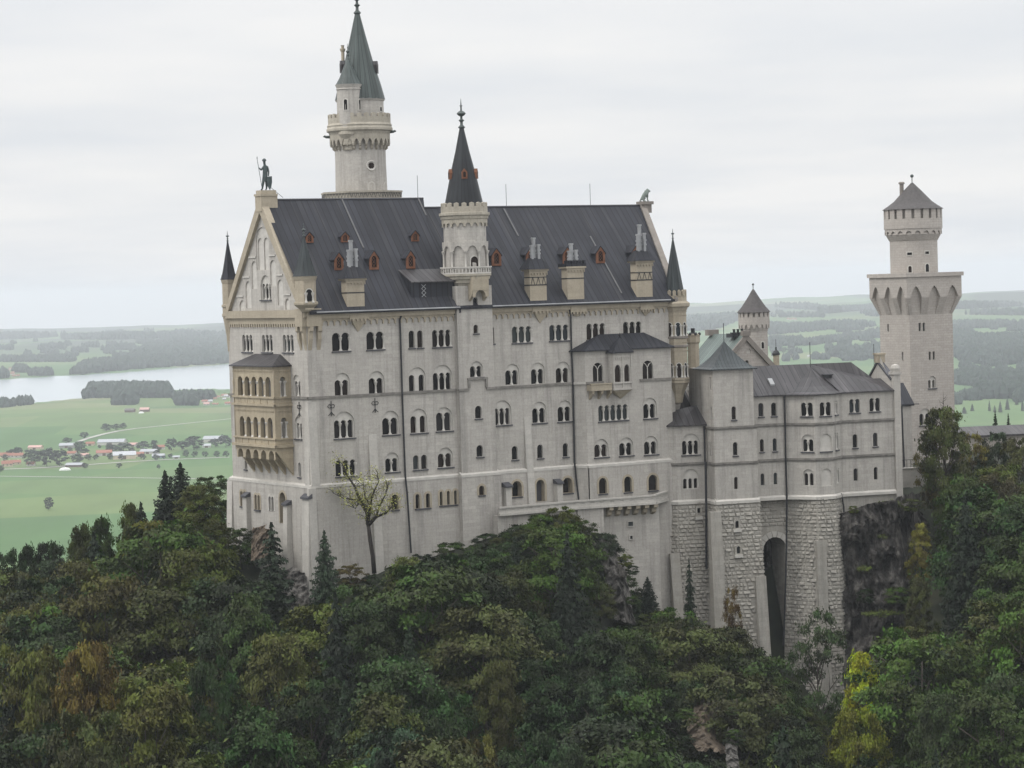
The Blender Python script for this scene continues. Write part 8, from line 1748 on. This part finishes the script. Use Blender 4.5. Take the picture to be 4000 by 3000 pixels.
# visitors in the lower loggia
SKIN = plain('skin', (.42, .27, .20), .6, .05)
def person(label, p, face_a, h, top, legs, hair, lean=0.0, arm=0):
    t = thing('person', label, 'person', p); t.rotation_euler = (0, 0, face_a); q = h / 1.75
    X = lambda x, y, z: Vector((x * q, y * q, z * q)); H = []
    pts = [(X(0, 0, .95), .13), (X(0, 0, 1.15), .13), (X(0, -lean * .5, 1.36), .15), (X(0, -lean, 1.48), .06), (X(0, -lean - .01, 1.58), .085), (X(0, -lean - .02, 1.68), .085), (X(0, -lean - .11, 1.60), .022)]; ed = [(0, 1), (1, 2), (2, 3), (3, 4), (4, 5), (4, 6)]
    jk = [(X(0, 0, .92), .15), (X(0, 0, 1.15), .15), (X(0, -lean * .5, 1.38), .165)]; je = [(0, 1), (1, 2)]; tr = [(X(0, 0, .97), .145)]; te = []
    for s in (-1, 1):
        sh, el, ha = X(s * .2, -lean * .6, 1.40), X(s * .27, -.12 - lean * .5, 1.15), X(s * .16, -.36 - lean * .3, 1.08 + arm * .25)
        b = len(pts); pts += [(sh, .06), (el, .045), (ha, .034)]; ed += [(2, b), (b, b + 1), (b + 1, b + 2)]
        for i in range(4): f = len(pts); pts += [(ha + X(s * (.015 - .022 * i), -.07, -.005), .010), (ha + X(s * (.013 - .022 * i), -.10 - (.012 if i in (1, 2) else 0), -.03), .008)]; ed += [(b + 2, f), (f, f + 1)]
        f = len(pts); pts += [(ha + X(-s * .045, -.035, .01), .010)]; ed += [(b + 2, f)]
        j = len(jk); jk += [(sh, .078), (el, .062), (el.lerp(ha, .85), .050)]; je += [(2, j), (j, j + 1), (j + 1, j + 2)]
        b = len(pts); pts += [(X(s * .10, 0, .82), .085), (X(s * .11, -.02, .48), .055), (X(s * .11, .02, .10), .04), (X(s * .12, -.12, .04), .035)]; ed += [(0, b), (b, b + 1), (b + 1, b + 2), (b + 2, b + 3)]
        j = len(tr); tr += [(X(s * .10, 0, .80), .105), (X(s * .11, -.02, .48), .075), (X(s * .11, .02, .12), .065)]; te += [(0, j), (j, j + 1), (j + 1, j + 2)]
    sc_ = lambda L_: [(a, r * q) for a, r in L_]
    B = link(skin_mesh('body', sc_(pts), ed, SKIN), 'body', t); link(skin_mesh('jacket', sc_(jk), je, plain('jacket cloth', top, .8, .1)), 'jacket', t); link(skin_mesh('trousers', sc_(tr), te, plain('trouser cloth', legs, .8, .1)), 'trousers', t)
    hp = [(X(0, -lean + .02, 1.70), .095 * q), (X(0, -lean + .05, 1.60), .08 * q)]; link(skin_mesh('hair', hp, [(0, 1)], plain('hair', hair, .7, .1)), 'hair', t)
    for s in (-1, 1): m = MB(); m.ball(X(s * .032, -lean - .088, 1.625), .012 * q); me = bpy.data.meshes.new('eye'); me.from_pydata(m.v, [], m.f); me.materials.append(M['iron']); link(me, 'eye', t)
    return t
ga_ = math.atan2(Ga.n.y, Ga.n.x) + math.pi / 2; zf_ = ZO[1] - .95
for x, lb, h, top, hair, ln in ((252, 'visitor in a dark red top leaning out of the first arch of the loggia', 1.66, (.22, .03, .04), (.02, .015, .01), .2), (322, 'visitor in a white top at the second arch of the lower loggia', 1.7, (.6, .6, .6), (.015, .012, .01), .15), (400, 'visitor in a pink top at the third arch of the lower loggia', 1.62, (.45, .2, .22), (.05, .03, .015), .25), (478, 'visitor in black at the fourth arch of the lower loggia', 1.78, (.015, .015, .02), (.012, .01, .008), .15)):
    u = GL.px(*zb(x, 1080))[0]; person(lb, GL.P(u, zf_, -.62), ga_, h, top, (.03, .03, .05), hair, ln, .1)
u = SL.px(*zb(672, 1090))[0]; person('visitor in a dark jacket at the side arch of the lower loggia', SL.P(u, zf_, -.62), math.atan2(SL.n.y, SL.n.x) + math.pi / 2, 1.72, (.03, .02, .03), (.02, .02, .03), (.03, .02, .012), .15, .1)
# ------------------------------------------------------------ haze: one closed box of even air round the camera and everything built
hz = MB(); x0, x1, y0, y1, zlo, zhi = -15500, 15500, -60, 30500, -330, 262
hz.add([(x0, y0, zlo), (x1, y0, zlo), (x1, y1, zlo), (x0, y1, zlo), (x0, y0, zhi), (x1, y0, zhi), (x1, y1, zhi), (x0, y1, zhi)], [(0, 3, 2, 1), (4, 5, 6, 7), (0, 1, 5, 4), (1, 2, 6, 5), (2, 3, 7, 6), (3, 0, 4, 7)])
hm_ = bpy.data.materials.new('haze air'); hm_.use_nodes = True; hn = hm_.node_tree; hn.nodes.clear()
pv = hn.nodes.new('ShaderNodeVolumePrincipled'); pv.inputs['Color'].default_value = (.90, .955, 1.0, 1); pv.inputs['Density'].default_value = HAZE; pv.inputs['Anisotropy'].default_value = .0
ho_ = hn.nodes.new('ShaderNodeOutputMaterial'); hn.links.new(pv.outputs[0], ho_.inputs['Volume'])
tag(hz.build('haze', hm_), kind='stuff')
